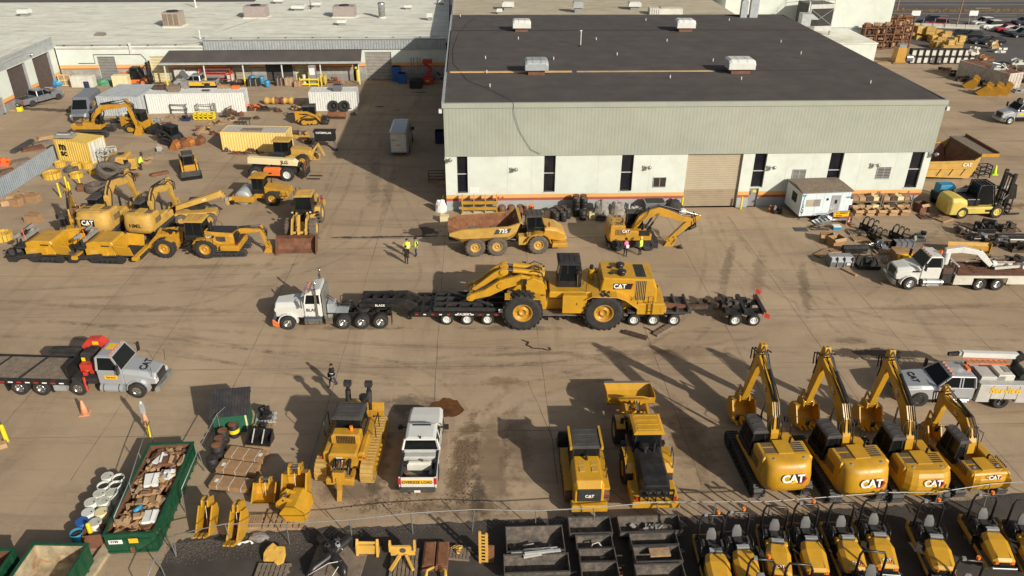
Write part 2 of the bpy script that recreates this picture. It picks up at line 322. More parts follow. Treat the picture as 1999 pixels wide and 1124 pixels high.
# worn tyre marks that wander over the slabs
TM=bpy.data.materials.new('tyre_mark');TM.use_nodes=True;nt=TM.node_tree;N=nt.nodes;L=nt.links;bs=N['Principled BSDF'];bs.inputs['Base Color'].default_value=(.07,.052,.04,1);bs.inputs['Roughness'].default_value=.95
g=N.new('ShaderNodeNewGeometry');n=N.new('ShaderNodeTexNoise');n.inputs['Scale'].default_value=.9;n.inputs['Detail'].default_value=9;n.inputs['Roughness'].default_value=.75;L.new(g.outputs['Position'],n.inputs['Vector'])
r=N.new('ShaderNodeMapRange');r.inputs[1].default_value=.42;r.inputs[2].default_value=.75;r.inputs[4].default_value=.26;L.new(n.outputs[0],r.inputs[0]);L.new(r.outputs[0],bs.inputs['Alpha'])
b=B();rg=rng(17)
def mark(pts,gauge,w,z):
 P=[at(*p)for p in pts];Q=[]
 for i in range(len(P)-1):
  a,p,q,c=P[max(i-1,0)],P[i],P[i+1],P[min(i+2,len(P)-1)]
  for k in range(8):t=k/8;Q.append(.5*((2*p)+(q-a)*t+(2*a-5*p+4*q-c)*t*t+(3*p-a-3*q+c)*t**3))
 for s in(-1,1):
  vs=[]
  for i,p in enumerate(Q):
   d=(Q[min(i+1,len(Q)-1)]-Q[max(i-1,0)]).normalized();nn=Vector((-d.y,d.x,0));ww=w*rg.uniform(.8,1.15)/2;c=p+nn*s*gauge/2;vs+=[c+nn*ww,c-nn*ww]
  b.add([(v.x,v.y,z)for v in vs],[(2*i,2*i+1,2*i+3,2*i+2)for i in range(len(Q)-1)],TM)
for i,(pts,gg,w)in enumerate([([(735,330),(728,400),(700,470),(560,530),(330,560),(0,580)],1.9,.32),([(1400,420),(1450,500),(1560,580),(1760,640),(1999,650)],2.0,.4),([(1380,420),(1400,520),(1330,660),(1100,720),(700,730),(300,660)],2.0,.35),([(0,640),(400,660),(760,690),(1100,690),(1500,640)],2.1,.4),([(905,1000),(900,900),(880,800),(760,720),(420,690),(120,640)],1.8,.3),([(960,1000),(955,900),(1000,780),(1200,720)],1.6,.45),([(1330,1000),(1330,900),(1260,760),(1050,700),(840,720)],2.2,.5),([(680,300),(640,400),(500,560),(300,620),(100,610)],2.2,.45),([(1560,500),(1620,600),(1700,660),(1999,700)],1.9,.3),([(1850,250),(1900,320),(1850,460),(1700,600)],2.0,.35),([(560,300),(430,380),(330,420)],1.9,.35),([(250,240),(120,260),(0,262)],1.8,.3),([(760,250),(755,330),(790,420),(840,520),(820,580)],1.7,.28)]):mark(pts,gg,w,.010+i*.0012)
struct(b,'tyre_marks')
# puddle of rusty water beside the pickup
def blob(name,cpx,rx,ry,m,seed,z=.034,kind='structure'):
 c=at(*cpx);rg=rng(seed);k=40;ph=[rg.uniform(0,6.3)for _ in range(5)]
 pts=[Vector((c.x+rx*(1+.16*sin(2*a+ph[0])+.1*sin(3*a+ph[1])+.07*sin(7*a+ph[2])+.04*sin(11*a+ph[3]))*cos(a),c.y+ry*(1+.16*sin(2*a+ph[0])+.1*sin(3*a+ph[1])+.06*sin(6*a+ph[4])+.05*sin(11*a))*sin(a),0))for a in[2*pi*i/k for i in range(k)]]
 return sheet(name,pts,m,z,kind)
PUD=mat('rusty_puddle',(.115,.045,.010),.25,0,.5,1.5,spec=.6)
blob('puddle',(870,797),.95,1.1,PUD,3)
# highway, car lot and dusty shoulder in the far corner
sheet('car_lot',[at(*p)for p in[(1655,50),(1700,62),(1800,92),(1880,105),(1999,150),(2300,190),(2300,40),(1655,40)]],ASPB,.004)
sheet('road',[Vector((40,172.5,0)),Vector((300,182,0)),Vector((300,213,0)),Vector((40,197,0))],ASPB,.006)
sheet('road',[Vector((-200,166,0)),Vector((36,178,0)),Vector((36,200,0)),Vector((-200,186,0))],ASPB,.006)
RDL=mat('road_paint',(.55,.55,.5),.7,0,.2,1);MEDG=mat('dry_verge',(.17,.10,.035),.95,0,.35,.6)
LH=lambda x,t:Vector((x,172.5+(x-40)*.0365+t*(24.5+(x-40)*.025),0))
b=B()
def rstripe(t,w,x0,x1,m=RDL,z=.010):b.add([(*LH(x0,t)[:2],z),(*LH(x1,t)[:2],z),(*LH(x1,t+w)[:2],z),(*LH(x0,t+w)[:2],z)],[(0,1,2,3)],m)
rstripe(.05,.012,40,300);rstripe(.31,.008,40,300);rstripe(.74,.009,40,300);rstripe(.93,.01,40,300)
for x in(68,80.5,106,131):rstripe(.56,.018,x,x+3.6)
for x in(75,90,105,120):rstripe(.2,.006,x,x+5)
struct(b,'road_markings')
b=B();rg=rng(2)
for i in range(900):
 x=rg.uniform(45,180);p=LH(x,.44+rg.gauss(0,.03));s=rg.uniform(.15,.5)
 b.add([(p.x-s,p.y,.01),(p.x+s,p.y+.1,.01),(p.x,p.y+s*.5,.01),(p.x,p.y,rg.uniform(.1,.45))],[(0,1,3),(1,2,3),(2,0,3)],MEDG)
struct(b,'dry_grass','stuff')
SHO=mat('pale_shoulder',(.36,.29,.21),.95,0,.2,.2)
sheet('shoulder',[Vector((40,197.5,0)),Vector((300,214,0)),Vector((300,320,0)),Vector((40,300,0))],SHO,.004)
BAR=mat('barrier_concrete',(.42,.40,.35),.85,0,.15,1)
b=B()
for i in range(8):
 x0=66+i*4.2;y0=168.9-(i*.6);b.prism([(-.3,0),(.3,0),(.12,.35),(.09,.8),(-.09,.8),(-.12,.35)],0,4.1,BAR,'x');
 for k in range(12):v=b.v[-12+k];b.v[-12+k]=Vector((x0+v.x,y0+v.y-v.x*.143,v.z))
tag(build(b,'concrete_barrier'),'pale concrete barrier along the near edge of the highway behind the storage rows','barrier')
# ------------------------------------------------------------------ building helpers
WALLW=mat('painted_wall',(.585,.63,.57),.75,0,.07,.5,.4,(.5,.47,.38),.7)
WALLS=mat('rear_wall_paint',(.70,.70,.64),.75,0,.06,.5,.3,(.46,.42,.34),.6)  # off-white paint for the rear and end walls
RIB=mat('ribbed_cladding',(.315,.335,.28),.65,0,.08,.35,.4,(.36,.35,.26),.25)
GBASE=mat('grey_base_paint',(.33,.36,.37),.75,0,.08,.8,.3)
STO=mat('orange_stripe',(.68,.37,.12),.7,0,.06,1);STR=mat('red_stripe',(.36,.08,.055),.7,0,.06,1)
ROOFD=mat('dark_roof_felt',(.070,.060,.056),.9,0,.18,.5,.5,(.095,.082,.078),.25,bump=.15)
ROOFS=mat('roof_seam_felt',(.05,.044,.045),.9,0,.2,.5)
def roof_mat(name,c1,c2,c3):
 m=mat(name,c1,.85,0,.1,.4,.75,c2,.35);nt=m.node_tree;N=nt.nodes;L=nt.links;bs=N['Principled BSDF']
 src=bs.inputs['Base Color'].links[0].from_socket;tc=N.new('ShaderNodeTexCoord');mp=N.new('ShaderNodeMapping');mp.inputs['Scale'].default_value=(.25,1.6,1);mp.inputs['Rotation'].default_value=(0,0,R(-18));L.new(tc.outputs['Object'],mp.inputs[0])
 n=N.new('ShaderNodeTexNoise');n.inputs['Scale'].default_value=.55;n.inputs['Detail'].default_value=8;n.inputs['Roughness'].default_value=.72;n.inputs['Distortion'].default_value=.8;L.new(mp.outputs[0],n.inputs['Vector'])
 r=N.new('ShaderNodeMapRange');r.inputs[1].default_value=.50;r.inputs[2].default_value=.70;r.inputs[4].default_value=.75;L.new(n.outputs[0],r.inputs[0])
 x=N.new('ShaderNodeMix');x.data_type='RGBA';L.new(r.outputs[0],x.inputs[0]);L.new(src,x.inputs[6]);x.inputs[7].default_value=(*c3,1);L.new(x.outputs[2],bs.inputs['Base Color']);return m
ROOFW=roof_mat('white_roof_coating',(.70,.71,.62),(.58,.55,.45),(.36,.32,.25))
ROOFB=roof_mat('beige_roof',(.46,.41,.30),(.34,.28,.19),(.24,.18,.12))
def wall(b,length,bands,holes,th=.3,y=0.):
 """wall along +x with its face at y; bands (z0,z1,mat); holes (x0,x1,z0,z1)"""
 xs=sorted({0,length}|{h[0]for h in holes}|{h[1]for h in holes});zs=sorted({v for q in bands for v in q[:2]}|{h[2]for h in holes}|{h[3]for h in holes})
 inh=lambda x,z:any(h[0]<x<h[1]and h[2]<z<h[3]for h in holes)
 for x0,x1 in zip(xs,xs[1:]):
  for z0,z1 in zip(zs,zs[1:]):
   if inh((x0+x1)/2,(z0+z1)/2):continue
   m=[q[2]for q in bands if q[0]<=(z0+z1)/2<=q[1]][0]
   b.add([(x0,y,z0),(x1,y,z0),(x1,y,z1),(x0,y,z1)],[(0,1,2,3)],m)
 for(x0,x1,z0,z1)in holes:
  m=bands[-1][2]
  b.add([(x0,y,z0),(x0,y+th,z0),(x0,y+th,z1),(x0,y,z1),(x1,y,z0),(x1,y+th,z0),(x1,y+th,z1),(x1,y,z1)],[(0,1,2,3),(7,6,5,4),(3,2,6,7),(0,4,5,1)],m)
 return b
def roller_door(par,x0,x1,z1,y,m,split=None,m2=None,name='roller_door',z0=0.):
 b=B();n=int((z1-z0)/.22)
 for i in range(n):
  za,zb=z0+(z1-z0)*i/n,z0+(z1-z0)*(i+1)/n;mm=m2 if(split and za<split)else m
  b.add([(x0,y,za),(x1,y,za),(x1,y-.04,za+.05),(x0,y-.04,za+.05),(x1,y-.04,zb-.03),(x0,y-.04,zb-.03),(x1,y,zb),(x0,y,zb)],[(0,1,2,3),(3,2,4,5),(5,4,6,7)],mm)
 return build(b,name,par)
def wall_lamp(par,x,z,y):
 b=B();b.box(x-.12,x+.12,y-.12,y,z-.1,z+.1,GALV);b.cyl((x+.05,y-.1,z),(x+.35,y-.5,z+.1),.03,GALV,n=6);b.lathe([(.02,0),(.16,.05),(.22,.25),(.2,.3),(.02,.3)],(x+.35,y-.35,z+.15),(.3,-.6,-.5),ALU,10);build(b,'wall_lamp',par)
def louvre(par,x0,x1,z0,z1,y,rust=False):
 b=B();m=GALV;b.box(x0,x1,y-.06,y-.002,z0,z0+.06,m);b.box(x0,x1,y-.06,y-.002,z1-.06,z1,m)
 for x in(x0,(x0+x1)/2-.03,x1-.06):b.box(x,x+.06,y-.058,y-.002,z0+.06,z1-.06,m)
 for i in range(7):z=z0+.1+(z1-z0-.2)*i/6.5;b.obox(((x0+x1)/2,y-.03,z),x1-x0-.12,.015,.12,SALV if rust else LGR,rx=35)
 b.box(x0+.02,x1-.02,y-.006,y-.002,z0+.02,z1-.02,BLKM);build(b,'louvre_vent',par)
 # ------------------------------------------------------------------ the big workshop with the dark roof
WX,WY,WA=-6.416,70.94,3.035
def inw(u,v,z=0):
 a=R(WA);return Vector((WX+u*cos(a)-v*sin(a),WY+u*sin(a)+v*cos(a),z))
ws=thing('workshop_building','big workshop hall with dark flat roof, grey ribbed upper wall and white lower wall','building');ws.location=inw(0,0);ws.rotation_euler=(0,0,R(WA))
WW,WD,WH=47.2,44.3,10.54
wins=[(1.1,2.1),(9.4,10.5),(16.85,18.0),(29.75,30.95),(37.2,38.5),(45.25,46.5)]
holes=[(a,c,1.87 if i!=3 else 2.05,5.55)for i,(a,c)in enumerate(wins)]+[(23.2,28.6,0,5.55),(29.72,30.66,0,1.95)]
bands=[(0,1.0,GBASE),(1.0,1.27,STR),(1.27,1.64,STO),(1.64,5.6,WALLW)]
b=wall(B(),WW,bands,holes,.35)
for x in(5.9,8.2,14.6,19.6,33,35.6,40.3,43.8):b.box(x,x+.025,-.003,0,1.7,5.6,LGR)
build(b,'lower_wall',ws)
b=B();b.corr((0,-.06),(WW,-.06),5.6,WH-.35,RIB,.33,.007);b.box(-.06,WW+.06,-.10,0,5.56,5.6,RIB);build(b,'ribbed_cladding',ws)
b=B()
b.add([(0,0,0),(0,WD,0),(0,WD,WH),(0,0,WH)],[(0,1,2,3)],RIB);b.add([(WW,0,0),(WW,WD,0),(WW,WD,WH),(WW,0,WH)],[(0,1,2,3)],RIB);b.add([(0,WD,0),(WW,WD,0),(WW,WD,WH),(0,WD,WH)],[(0,1,2,3)],RIB);b.box(0,WW,.36,.4,0,WH,BLKM);build(b,'side_wall',ws)
b=B();n=14;rg=rng(7)
b.add([(0,0,WH),(WW,0,WH),(WW,11.4,WH+.12),(0,11.4,WH+.12),(WW,33,WH+.12),(0,33,WH+.12),(WW,WD,WH),(0,WD,WH)],[(0,1,2,3),(3,2,4,5),(5,4,6,7)],ROOFD);build(b,'roof',ws)
b=B();b.box(-.14,WW+.14,-.16,.12,WH-.35,WH+.1,RIB);b.box(-.16,.1,.12,WD,WH-.3,WH+.12,GALV);b.box(WW-.06,WW+.12,.12,WD,WH-.35,WH+.06,DGR);b.box(.1,WW-.06,WD-.1,WD+.1,WH-.3,WH+.08,DGR);build(b,'roof_edge_flashing',ws)
b=B();RDG=mat('ridge_strip_yellow',(.66,.43,.17),.8,0,.12,.6,.4,(.4,.22,.1),.5);RDB=mat('ridge_strip_faded',(.50,.33,.18),.85,0,.2,.6,.5,(.5,.3,.14),.5)
b.box(.4,13.1,11.1,11.6,WH+.1,WH+.17,RDG);b.box(13.6,28.2,11.12,11.55,WH+.1,WH+.16,RDB);build(b,'ridge_strip',ws)
b=B();b.box(28.3,40.5,11.3,11.42,WH+.1,WH+.14,BLKM);b.box(.2,WW-.3,32.8,33.15,WH+.1,WH+.16,BLKM);build(b,'roof_seam',ws)
b=B();rg=rng(31)
for i in range(1,16):y=i*2.9;b.box(.3,WW-.3,y,y+.05,WH-.05,WH+.02+.12*min(1,min(y/11.4,(WD-y)/11.3)),ROOFS)
build(b,'membrane_seam',ws)
b=B()
b.tube([(3.5,43.5,WH+.06),(2.2,38,WH+.12),(1.0,30,WH+.15),(.5,22,WH+.16),(.7,15,WH+.16),(2.2,8,WH+.12),(4.6,4.2,WH+.09),(6.2,1,WH+.06),(6.4,-.2,WH+.12),(6.5,-.2,WH-1),(7.0,-.18,8),(8.1,-.18,6.2),(9,-.18,5.75)],.017,BLKM,5);build(b,'roof_cable',ws)
for(u,v)in[(1.2,42.8),(4.2,17.3),(4.2,10.9),(4.4,5.4),(8.4,27.5),(17.9,27),(19.1,18.8),(11.7,16.7),(26.5,39.5),(26.4,26),(29.2,15.6),(38,39.4),(22.8,8.4),(29.9,7.6),(40.2,25.2),(40.3,18.9),(42.5,5.9)]:
 b=B();b.cyl((u,v,WH),(u,v,WH+.45),.06,WHT,n=8);b.lathe([(.16,0),(.08,.12)],(u,v,WH+.02),(0,0,1),DGR,8);build(b,'vent_pipe',ws)
b=B();b.cyl((15.55,23.6,WH),(15.55,23.6,WH+1.9),.06,WHT,n=8);b.cyl((15.55,23.6,WH),(15.55,23.6,WH+.25),.22,BLKM,n=8);b.cyl((15.4,23.6,WH+1.9),(15.7,23.6,WH+1.9),.06,WHT,n=6);build(b,'vent_mast',ws)
for i,(a,c)in enumerate(wins):
 z0=holes[i][2];b=B();b.box(a,c,.28,.31,z0,5.55,GLB);p=build(b,'window',ws)
 b=B();b.box(a,c,.2,.28,3.66,3.74,LGR);b.box(a,a+.05,.22,.28,z0,5.55,DGR);b.box(c-.05,c,.22,.28,z0,5.55,DGR);build(b,'frame',p)
 if i!=3:b=B();b.box(a-.05,c+.05,-.06,.25,z0-.1,z0,WHTD);build(b,'sill',p)
BEI=mat('beige_shutter',(.40,.345,.25),.6,0,.05,1,.2,(.3,.25,.18));BEID=mat('brown_shutter',(.31,.245,.165),.7,0,.08,1,.3)
roller_door(ws,23.2,28.6,5.55,.3,BEI,1.62,BEID)
b=B();b.box(29.72,30.66,.2,.26,0,1.95,GRY);d=build(b,'door',ws)
b=B();b.box(30.15,30.5,.185,.198,1.45,1.7,YELS);build(b,'warning_sign',d);b=B();b.box(29.85,29.98,.185,.2,1.2,1.6,DGR);build(b,'door_window',d);b=B();b.cyl((30.55,.2,1),(30.55,.12,1),.04,CHR,n=6);build(b,'handle',d)
louvre(ws,20.05,21.35,2.2,3.25,0,True);louvre(ws,33.7,35.05,2.85,3.9,0);louvre(ws,42.1,43.5,2.8,4.05,0)
for x,z in((6.26,4.3),(19.05,4.35),(31.2,4.2),(41.4,4.35),(46.95,5.4),(.05,5.3)):wall_lamp(ws,x,z,0)
b=B();b.box(2.25,3.15,-.03,-.002,1.8,2.4,PAPER);build(b,'wall_plate',ws)
for x in(5.05,5.45):b=B();b.cyl((x,-.002,1.35),(x,-.05,1.35),.09,RED,n=8);build(b,'red_valve_cap',ws)
for x,z in((-.28,9.9),(47.5,9.8)):b=B();b.box(x-.14,x+.14,-.1,.25,z-.18,z+.18,WHT);b.box(min(x,.1),max(x,.1)if x<1 else x,.02,.1,z-.03,z+.03,DGR);build(b,'security_camera',ws)
# four hooded ventilators on the roof
def roof_vent(loc,w,d,h,m,label,group=None):
 t=thing('roof_ventilator',label,'roof vent',group);t.location=loc;t.rotation_euler=(0,0,R(WA))
 b=B();b.box(-w*.36,w*.36,-d*.36,d*.36,0,h*.4,RUSTB);build(b,'curb',t)
 b=B();prof=[(-d/2,h*.38),(-d/2,h*.8),(-d*.36,h),(d*.36,h),(d/2,h*.8),(d/2,h*.38)]
 k=w*.1;r0=[(-w/2,y,z)for y,z in prof];r1=[(-w/2+k,y,z+(.12*h if z>h*.5 else 0))for y,z in prof];r2=[(w/2-k,y,z+(.12*h if z>h*.5 else 0))for y,z in prof];r3=[(w/2,y,z)for y,z in prof]
 b.loft([r0,r1,r2,r3],m);build(b,'hood',t,.04)
 b=B()
 for x in(-w*.17,w*.17):b.loft([[(x-.035,y*1.02,z+.12*h+.02)for y,z in prof[1:5]],[(x+.035,y*1.02,z+.12*h+.02)for y,z in prof[1:5]]],GRY if m is not WHT else LGR,False,False,False)
 build(b,'seam',t);return t
roof_vent(inw(30.58,10.8,WH+.1),2.8,2.2,1.35,WHT,'large white hooded ventilator at the rusty end of the ridge strip')
roof_vent(inw(9.3,10.8,WH+.1),2.4,2.2,1.35,GALV,'grey metal hooded ventilator standing over the yellow ridge strip')
roof_vent(inw(9.1,32.8,WH+.1),2.3,2.0,1.3,WHT,'white flat topped ventilator with a small spike, back left of dark roof')
roof_vent(inw(30.1,32.5,WH+.1),2.4,2.0,1.35,WHT,'white rounded ventilator with brown base, back right of dark roof')
b=B()
for u,h,w in((40.9,3.2,.45),(42.3,4.4,.55)):
 b.prism([(-w,0),(w,0),(w,h-.5),(0,h),(-w,h-.5)],-.4,.4,GALV)
 for k in range(10):b.v[-10+k]+=Vector((inw(u,42.5).x,inw(u,42.5).y,WH-.5))
tag(build(b,'exhaust_duct'),'pair of grey pointed exhaust ducts at the far right corner of the dark roof','duct')
# ------------------------------------------------------------------ long low building with the white roof
LX,LY,LA=-67.1,117.5,4.0
def inl(u,v,z=0):
 a=R(LA);return Vector((LX+u*cos(a)-v*sin(a),LY+u*sin(a)+v*cos(a),z))
lb=thing('long_warehouse','long low warehouse with streaked white roof and orange striped wall','building');lb.location=inl(0,0);lb.rotation_euler=(0,0,R(LA))
ldoors=[(5.55,8.1,0,3.85),(13.1,15.6,0,3.8),(24.0,27.7,0,3.2),(29.8,33.8,0,3.2),(34.2,36.2,0,3.1),(44.75,48.7,0,4.2),(42.85,43.7,0,2.7)]
lbands=[(0,1.0,GRY),(1.0,2.0,GREYB),(2.0,2.15,STR),(2.15,2.65,STO),(2.65,5.2,WALLW)]
b=wall(B(),57,lbands,ldoors,.3);b.box(0,21.4,-.12,0,4.95,5.2,LGR);build(b,'wall',lb)
b=B();b.corr((21.4,-.25),(57,-.25),4.72,6.0,GALV,.4,.08);b.box(21.35,57,-.24,0,4.7,4.76,GALV);b.box(21.35,21.45,-.3,.1,4.7,6,GALV);b.box(21.3,57,-.3,.1,6.0,6.12,GRY);build(b,'ribbed_fascia',lb)
b=B();b.box(-28,21.4,0,39,5.2,5.3,ROOFW);b.box(21.4,57.4,.1,39,5.5,6.1,ROOFW);b.box(40,57.6,39,70,5.5,6.1,ROOFW);build(b,'roof',lb)
b=B();b.tube([(0,.5,5.45),(10,.5,5.45),(18,.6,5.45),(20.5,.7,6.0),(22,1.2,6.25),(40,1.2,6.25),(56,1.2,6.25)],.05,GALV,5)
for x in range(1,56,4):b.box(x,x+.25,.35 if x<21 else 1.05,.65 if x<21 else 1.35,5.3 if x<21 else 6.1,5.42 if x<21 else 6.22,DGR)
b.tube([(21,2,5.9),(22.5,7,6.2),(26,17.4,6.2),(40,17.6,6.2)],.04,GALV,5)
build(b,'gas_pipe',lb)
b=B();b.box(-28,57,.2,.3,0,5.2,BLKM);b.add([(57.4,0,0),(57.4,60,0),(57.4,60,6),(57.4,0,6)],[(0,1,2,3)],WALLS);b.add([(-28,39,0),(57.4,39,0),(57.4,39,5.2),(-28,39,5.2)],[(0,1,2,3)],WALLS);build(b,'rear_wall',lb)
for i,(d,m)in enumerate(zip(ldoors,(GRY,CREAM,BEI,DGR,CREAM,GREYB,DGR))):
 if i==6:b=B();b.box(d[0],d[1],.2,.26,0,2.7,DGR);dd=build(b,'door',lb);b=B();b.box(d[0]+.25,d[0]+.6,.19,.2,1.7,2,YELS);build(b,'warning_sign',dd)
 else:roller_door(lb,d[0],d[1],d[3],.22,m)
b=B();b.tube([(2.8,-.06,2.9),(5.2,-.06,2.9),(5.2,-.06,4.15),(12,-.06,4.15),(12.6,-.06,3.4),(12.6,-.06,2.7)],.05,DGR,5);build(b,'wall_pipe',lb)
b=B();b.box(10.6,10.9,-.25,0,4.2,5.9,WHT);build(b,'downpipe',lb)
# canopy along the wall
b=B();b.add([(15.3,-2.6,3.42),(44.4,-2.6,3.42),(44.4,-.05,4.68),(16.2,-.05,4.68)],[(0,1,2,3)],ROOFD);b.add([(15.3,-2.55,3.34),(44.4,-2.55,3.34),(44.4,-.05,4.6),(16.2,-.05,4.6)],[(0,1,2,3)],DGR)
cn=build(b,'canopy_roof',lb);b=B();b.box(15.25,44.45,-2.75,-2.6,3.18,3.48,GALV);b.box(15.25,44.45,-2.85,-2.74,3.2,3.3,LGR);build(b,'gutter',cn)
for i,px in enumerate([(330,155),(407,153),(482,157),(557,158),(632,158),(700,156)]):
 u=15.9+i*5.62;b=B();b.box(u-.08,u+.08,-2.5,-2.34,0,3.3,WHT);
 if i<5:b.box(u-.1,u+.1,-2.52,-2.32,0,1.15,YELS)
 build(b,'canopy_post',lb)
for x,z in((38,2.9),(42.2,3.5)):wall_lamp(lb,x,z,0)
b=B();b.box(53.5,53.9,-.04,-.002,3.2,3.55,PAPER);b.box(54.1,54.4,-.04,-.002,3.2,3.5,PAPER);build(b,'wall_sign',lb)
def roof_unit(u,v,w,d,h,label,z,face=BLKM,m=CARD):
 t=thing('rooftop_unit',label,'roof unit','air handling units on the white roof');t.location=inl(u,v,z);t.rotation_euler=(0,0,R(LA-4))
 b=B();b.box(-w/2-.2,w/2+.2,-d/2-.2,d/2+.2,0,.2,WHTD);build(b,'base_curb',t)
 b=B();b.box(-w/2,w/2,-d/2,d/2,.2,h,m,.06);build(b,'casing',t)
 b=B()
 for k in range(3):b.box(-w/2+.1+k*w/3.1,-w/2+w/3.4+k*w/3.1,-d/2-.03,-d/2-.005,.35,h-.2,face)
 b.box(-w/2-.03,-w/2-.004,-d/2+.2,d/2-.2,.35,h-.2,BLKM);build(b,'grille',t)
 b=B();b.cyl((0,0,h),(0,0,h+.12),min(w,d)*.36,BLKM,n=12);build(b,'fan',t);return t
TANU=mat('tan_casing',(.33,.28,.225),.6,0,.1,2);MAUV=mat('mauve_casing',(.32,.27,.255),.6,0,.1,2)
roof_unit(12.6,15.3,2.7,2.6,2.3,'tan rooftop unit with three open grilles, leftmost big unit on white roof',5.3,WOODD,TANU)
roof_unit(25.3,18.3,3.6,2.4,1.9,'grey brown rooftop unit with dark end, middle of the three units on white roof',6.1,MAUV,MAUV)
roof_unit(39.9,18.5,3.6,2.4,1.8,'mauve rooftop unit in front of the round metal stack on white roof',6.1,MAUV,MAUV)
def small_vent(p,w,h,label,m=WHT,cat='roof vent'):
 t=thing('roof_vent_box',label,cat,'small white vents on the roofs');t.location=p
 b=B();b.box(-w*.35,w*.35,-w*.3,w*.3,0,h*.5,GRY);build(b,'curb',t);b=B();b.loft([[(-w/2,-w*.45,h*.45),(w/2,-w*.45,h*.45),(w/2,w*.45,h*.45),(-w/2,w*.45,h*.45)],[(-w/2,-w*.45,h*.85),(w/2,-w*.45,h*.85),(w/2,w*.45,h*.85),(-w/2,w*.45,h*.85)],[(-w*.4,-w*.3,h),(w*.4,-w*.3,h),(w*.4,w*.3,h),(-w*.4,w*.3,h)]],m);build(b,'hood',t)
for(u,v,w,h,lab)in[(40.3,11.0,1.4,.9,'small white vent box in front of the mauve rooftop unit'),(50.2,25.3,1.3,.8,'small white vent box far right on white roof above the stack'),(54.3,14.7,1.0,1.2,'white vent box with a bent pipe near the shadow of the workshop'),(-15.5,25,1.8,1.2,'white roof vent alone at the far left of the white roof'),(26.4,31.8,1.6,1.0,'white vent behind the middle rooftop unit near roof edge'),(33.8,27.9,1.5,.9,'white vent with grey lid beside the tall thin mast on white roof'),(31.2,24.6,2.2,1.0,'wide white duct box left of the tall thin mast'),(56,30,1,.8,'little white box by the rear roof step')]:
 small_vent(inl(u,v,5.3 if u<21 else 6.1),w,h,lab)
t=thing('roof_stack','round shiny metal exhaust stack standing on the white roof','roof stack');t.location=inl(46.2,17.2,6.1)
b=B();b.lathe([(.55,0),(.55,2.0),(.62,2.05),(.62,2.35),(.5,2.5)],(0,0,0),(0,0,1),ALU,16);build(b,'pipe',t);b=B();b.lathe([(.75,0),(.6,.25)],(0,0,0),(0,0,1),WHTD,16);build(b,'collar',t)
for z in(.7,1.4):b=B();b.lathe([(.57,0),(.58,.04),(.57,.08)],(0,0,z),(0,0,1),GRY,16);build(b,'seam_ring',t)
b=B();b.cyl((0,0,0),(0,0,6),.05,DGR,n=6);b.cyl((0,0,0),(0,0,.4),.15,DGR,n=6);o=tag(build(b,'roof_mast'),'tall thin dark mast on the white roof','mast');o.location=inl(33,26,6.1)
b=B();b.cyl((0,0,0),(0,0,2.4),.14,WHT,n=8);b.lathe([(.4,0),(.2,.3)],(0,0,0),(0,0,1),WHTD,8);o=tag(build(b,'roof_flue'),'white flue pipe by the far roof edge behind the tan unit','flue');o.location=inl(11,33,5.3)
b=B();b.box(-.7,.7,-.5,.5,0,.35,WOODD);b.box(-.6,.6,-.4,.4,.35,.42,GRY);o=tag(build(b,'roof_hatch'),'low grey brown roof hatch near the eave, left of the canopy','hatch');o.location=inl(3.5,8,5.3)
b=B();b.cyl((0,0,0),(0,0,1.4),.12,WHT,n=8);o=tag(build(b,'roof_flue'),'short white flue by the eave above the canopy left end','flue');o.location=inl(19.6,4.5,5.3)
# left wing with two dark roller doors, seen from its east side
wl=thing('left_wing_building','white wing building with two tall dark roller doors on the left','building');wl.location=(-66.7,77.45,0);wl.rotation_euler=(0,0,R(90.8))
wd_=[(33.8,38.4,0,5.0),(27.4,31.8,0,5.0),(23.9,24.8,0,2.1),(21.8,23,0,2.4)]
b=wall(B(),40,[(0,1.1,GRY),(1.1,1.3,STR),(1.3,1.75,STO),(1.75,5.1,WALLW),(5.1,6.6,GALV)],wd_,.5);b.box(0,40,-.1,0,6.45,6.7,GALV);build(b,'wall',wl)
b=B();b.box(-.1,40,.0,30,6.6,6.7,ROOFW);build(b,'roof',wl);b=B();b.box(0,40,.55,.6,0,6.5,BLKM);b.add([(40,0,5.2),(40,30,5.2),(40,30,6.6),(40,0,6.6)],[(0,1,2,3)],GALV);build(b,'inner_wall',wl)
BRN=mat('brown_shutter_dark',(.085,.065,.06),.7,0,.15,1,.3)
for d in wd_[:2]:roller_door(wl,d[0],d[1],d[3],.4,BRN)
for d in wd_[2:]:b=B();b.box(d[0],d[1],.2,.25,0,d[3],GRY);build(b,'door',wl)
wall_lamp(wl,32.8,5.7,0);b=B();b.box(27.1,31.6,-.16,-.1,6.05,6.15,LGR);build(b,'cable_tray',wl)
# rear part behind the workshop: beige roof, white tower block, annexes, cooling tower
rb=thing('rear_building','flat beige roofed building behind the workshop','building');rb.location=inw(-.2,44.6);rb.rotation_euler=(0,0,R(WA))
b=B();b.box(0,44.6,.1,60,8.2,8.5,ROOFB);build(b,'roof',rb);b=B();b.box(.05,44.5,.2,59.9,0,8.2,WALLS);build(b,'wall',rb);b=B();b.box(-.1,.15,.1,60,8.2,8.75,GALV);build(b,'parapet',rb)
for(p,w,h,lab,m)in[((992,19),1.9,1.3,'white vent box on beige roof, nearest its left edge',WHT),((1128,24),1.6,1.7,'bluish grey vent box on the beige roof',GALV),((1238,18),2.0,1.2,'white rounded vent on beige roof left of the low white shed',WHT),((975,27),.9,.8,'tiny white box at the back edge of dark roof',WHT)]:
 small_vent(at(*p,8.5),w,h,lab,m)
t=thing('roof_shed','low ribbed white shed box on the beige roof','roof unit');t.location=at(1298,27,8.5)
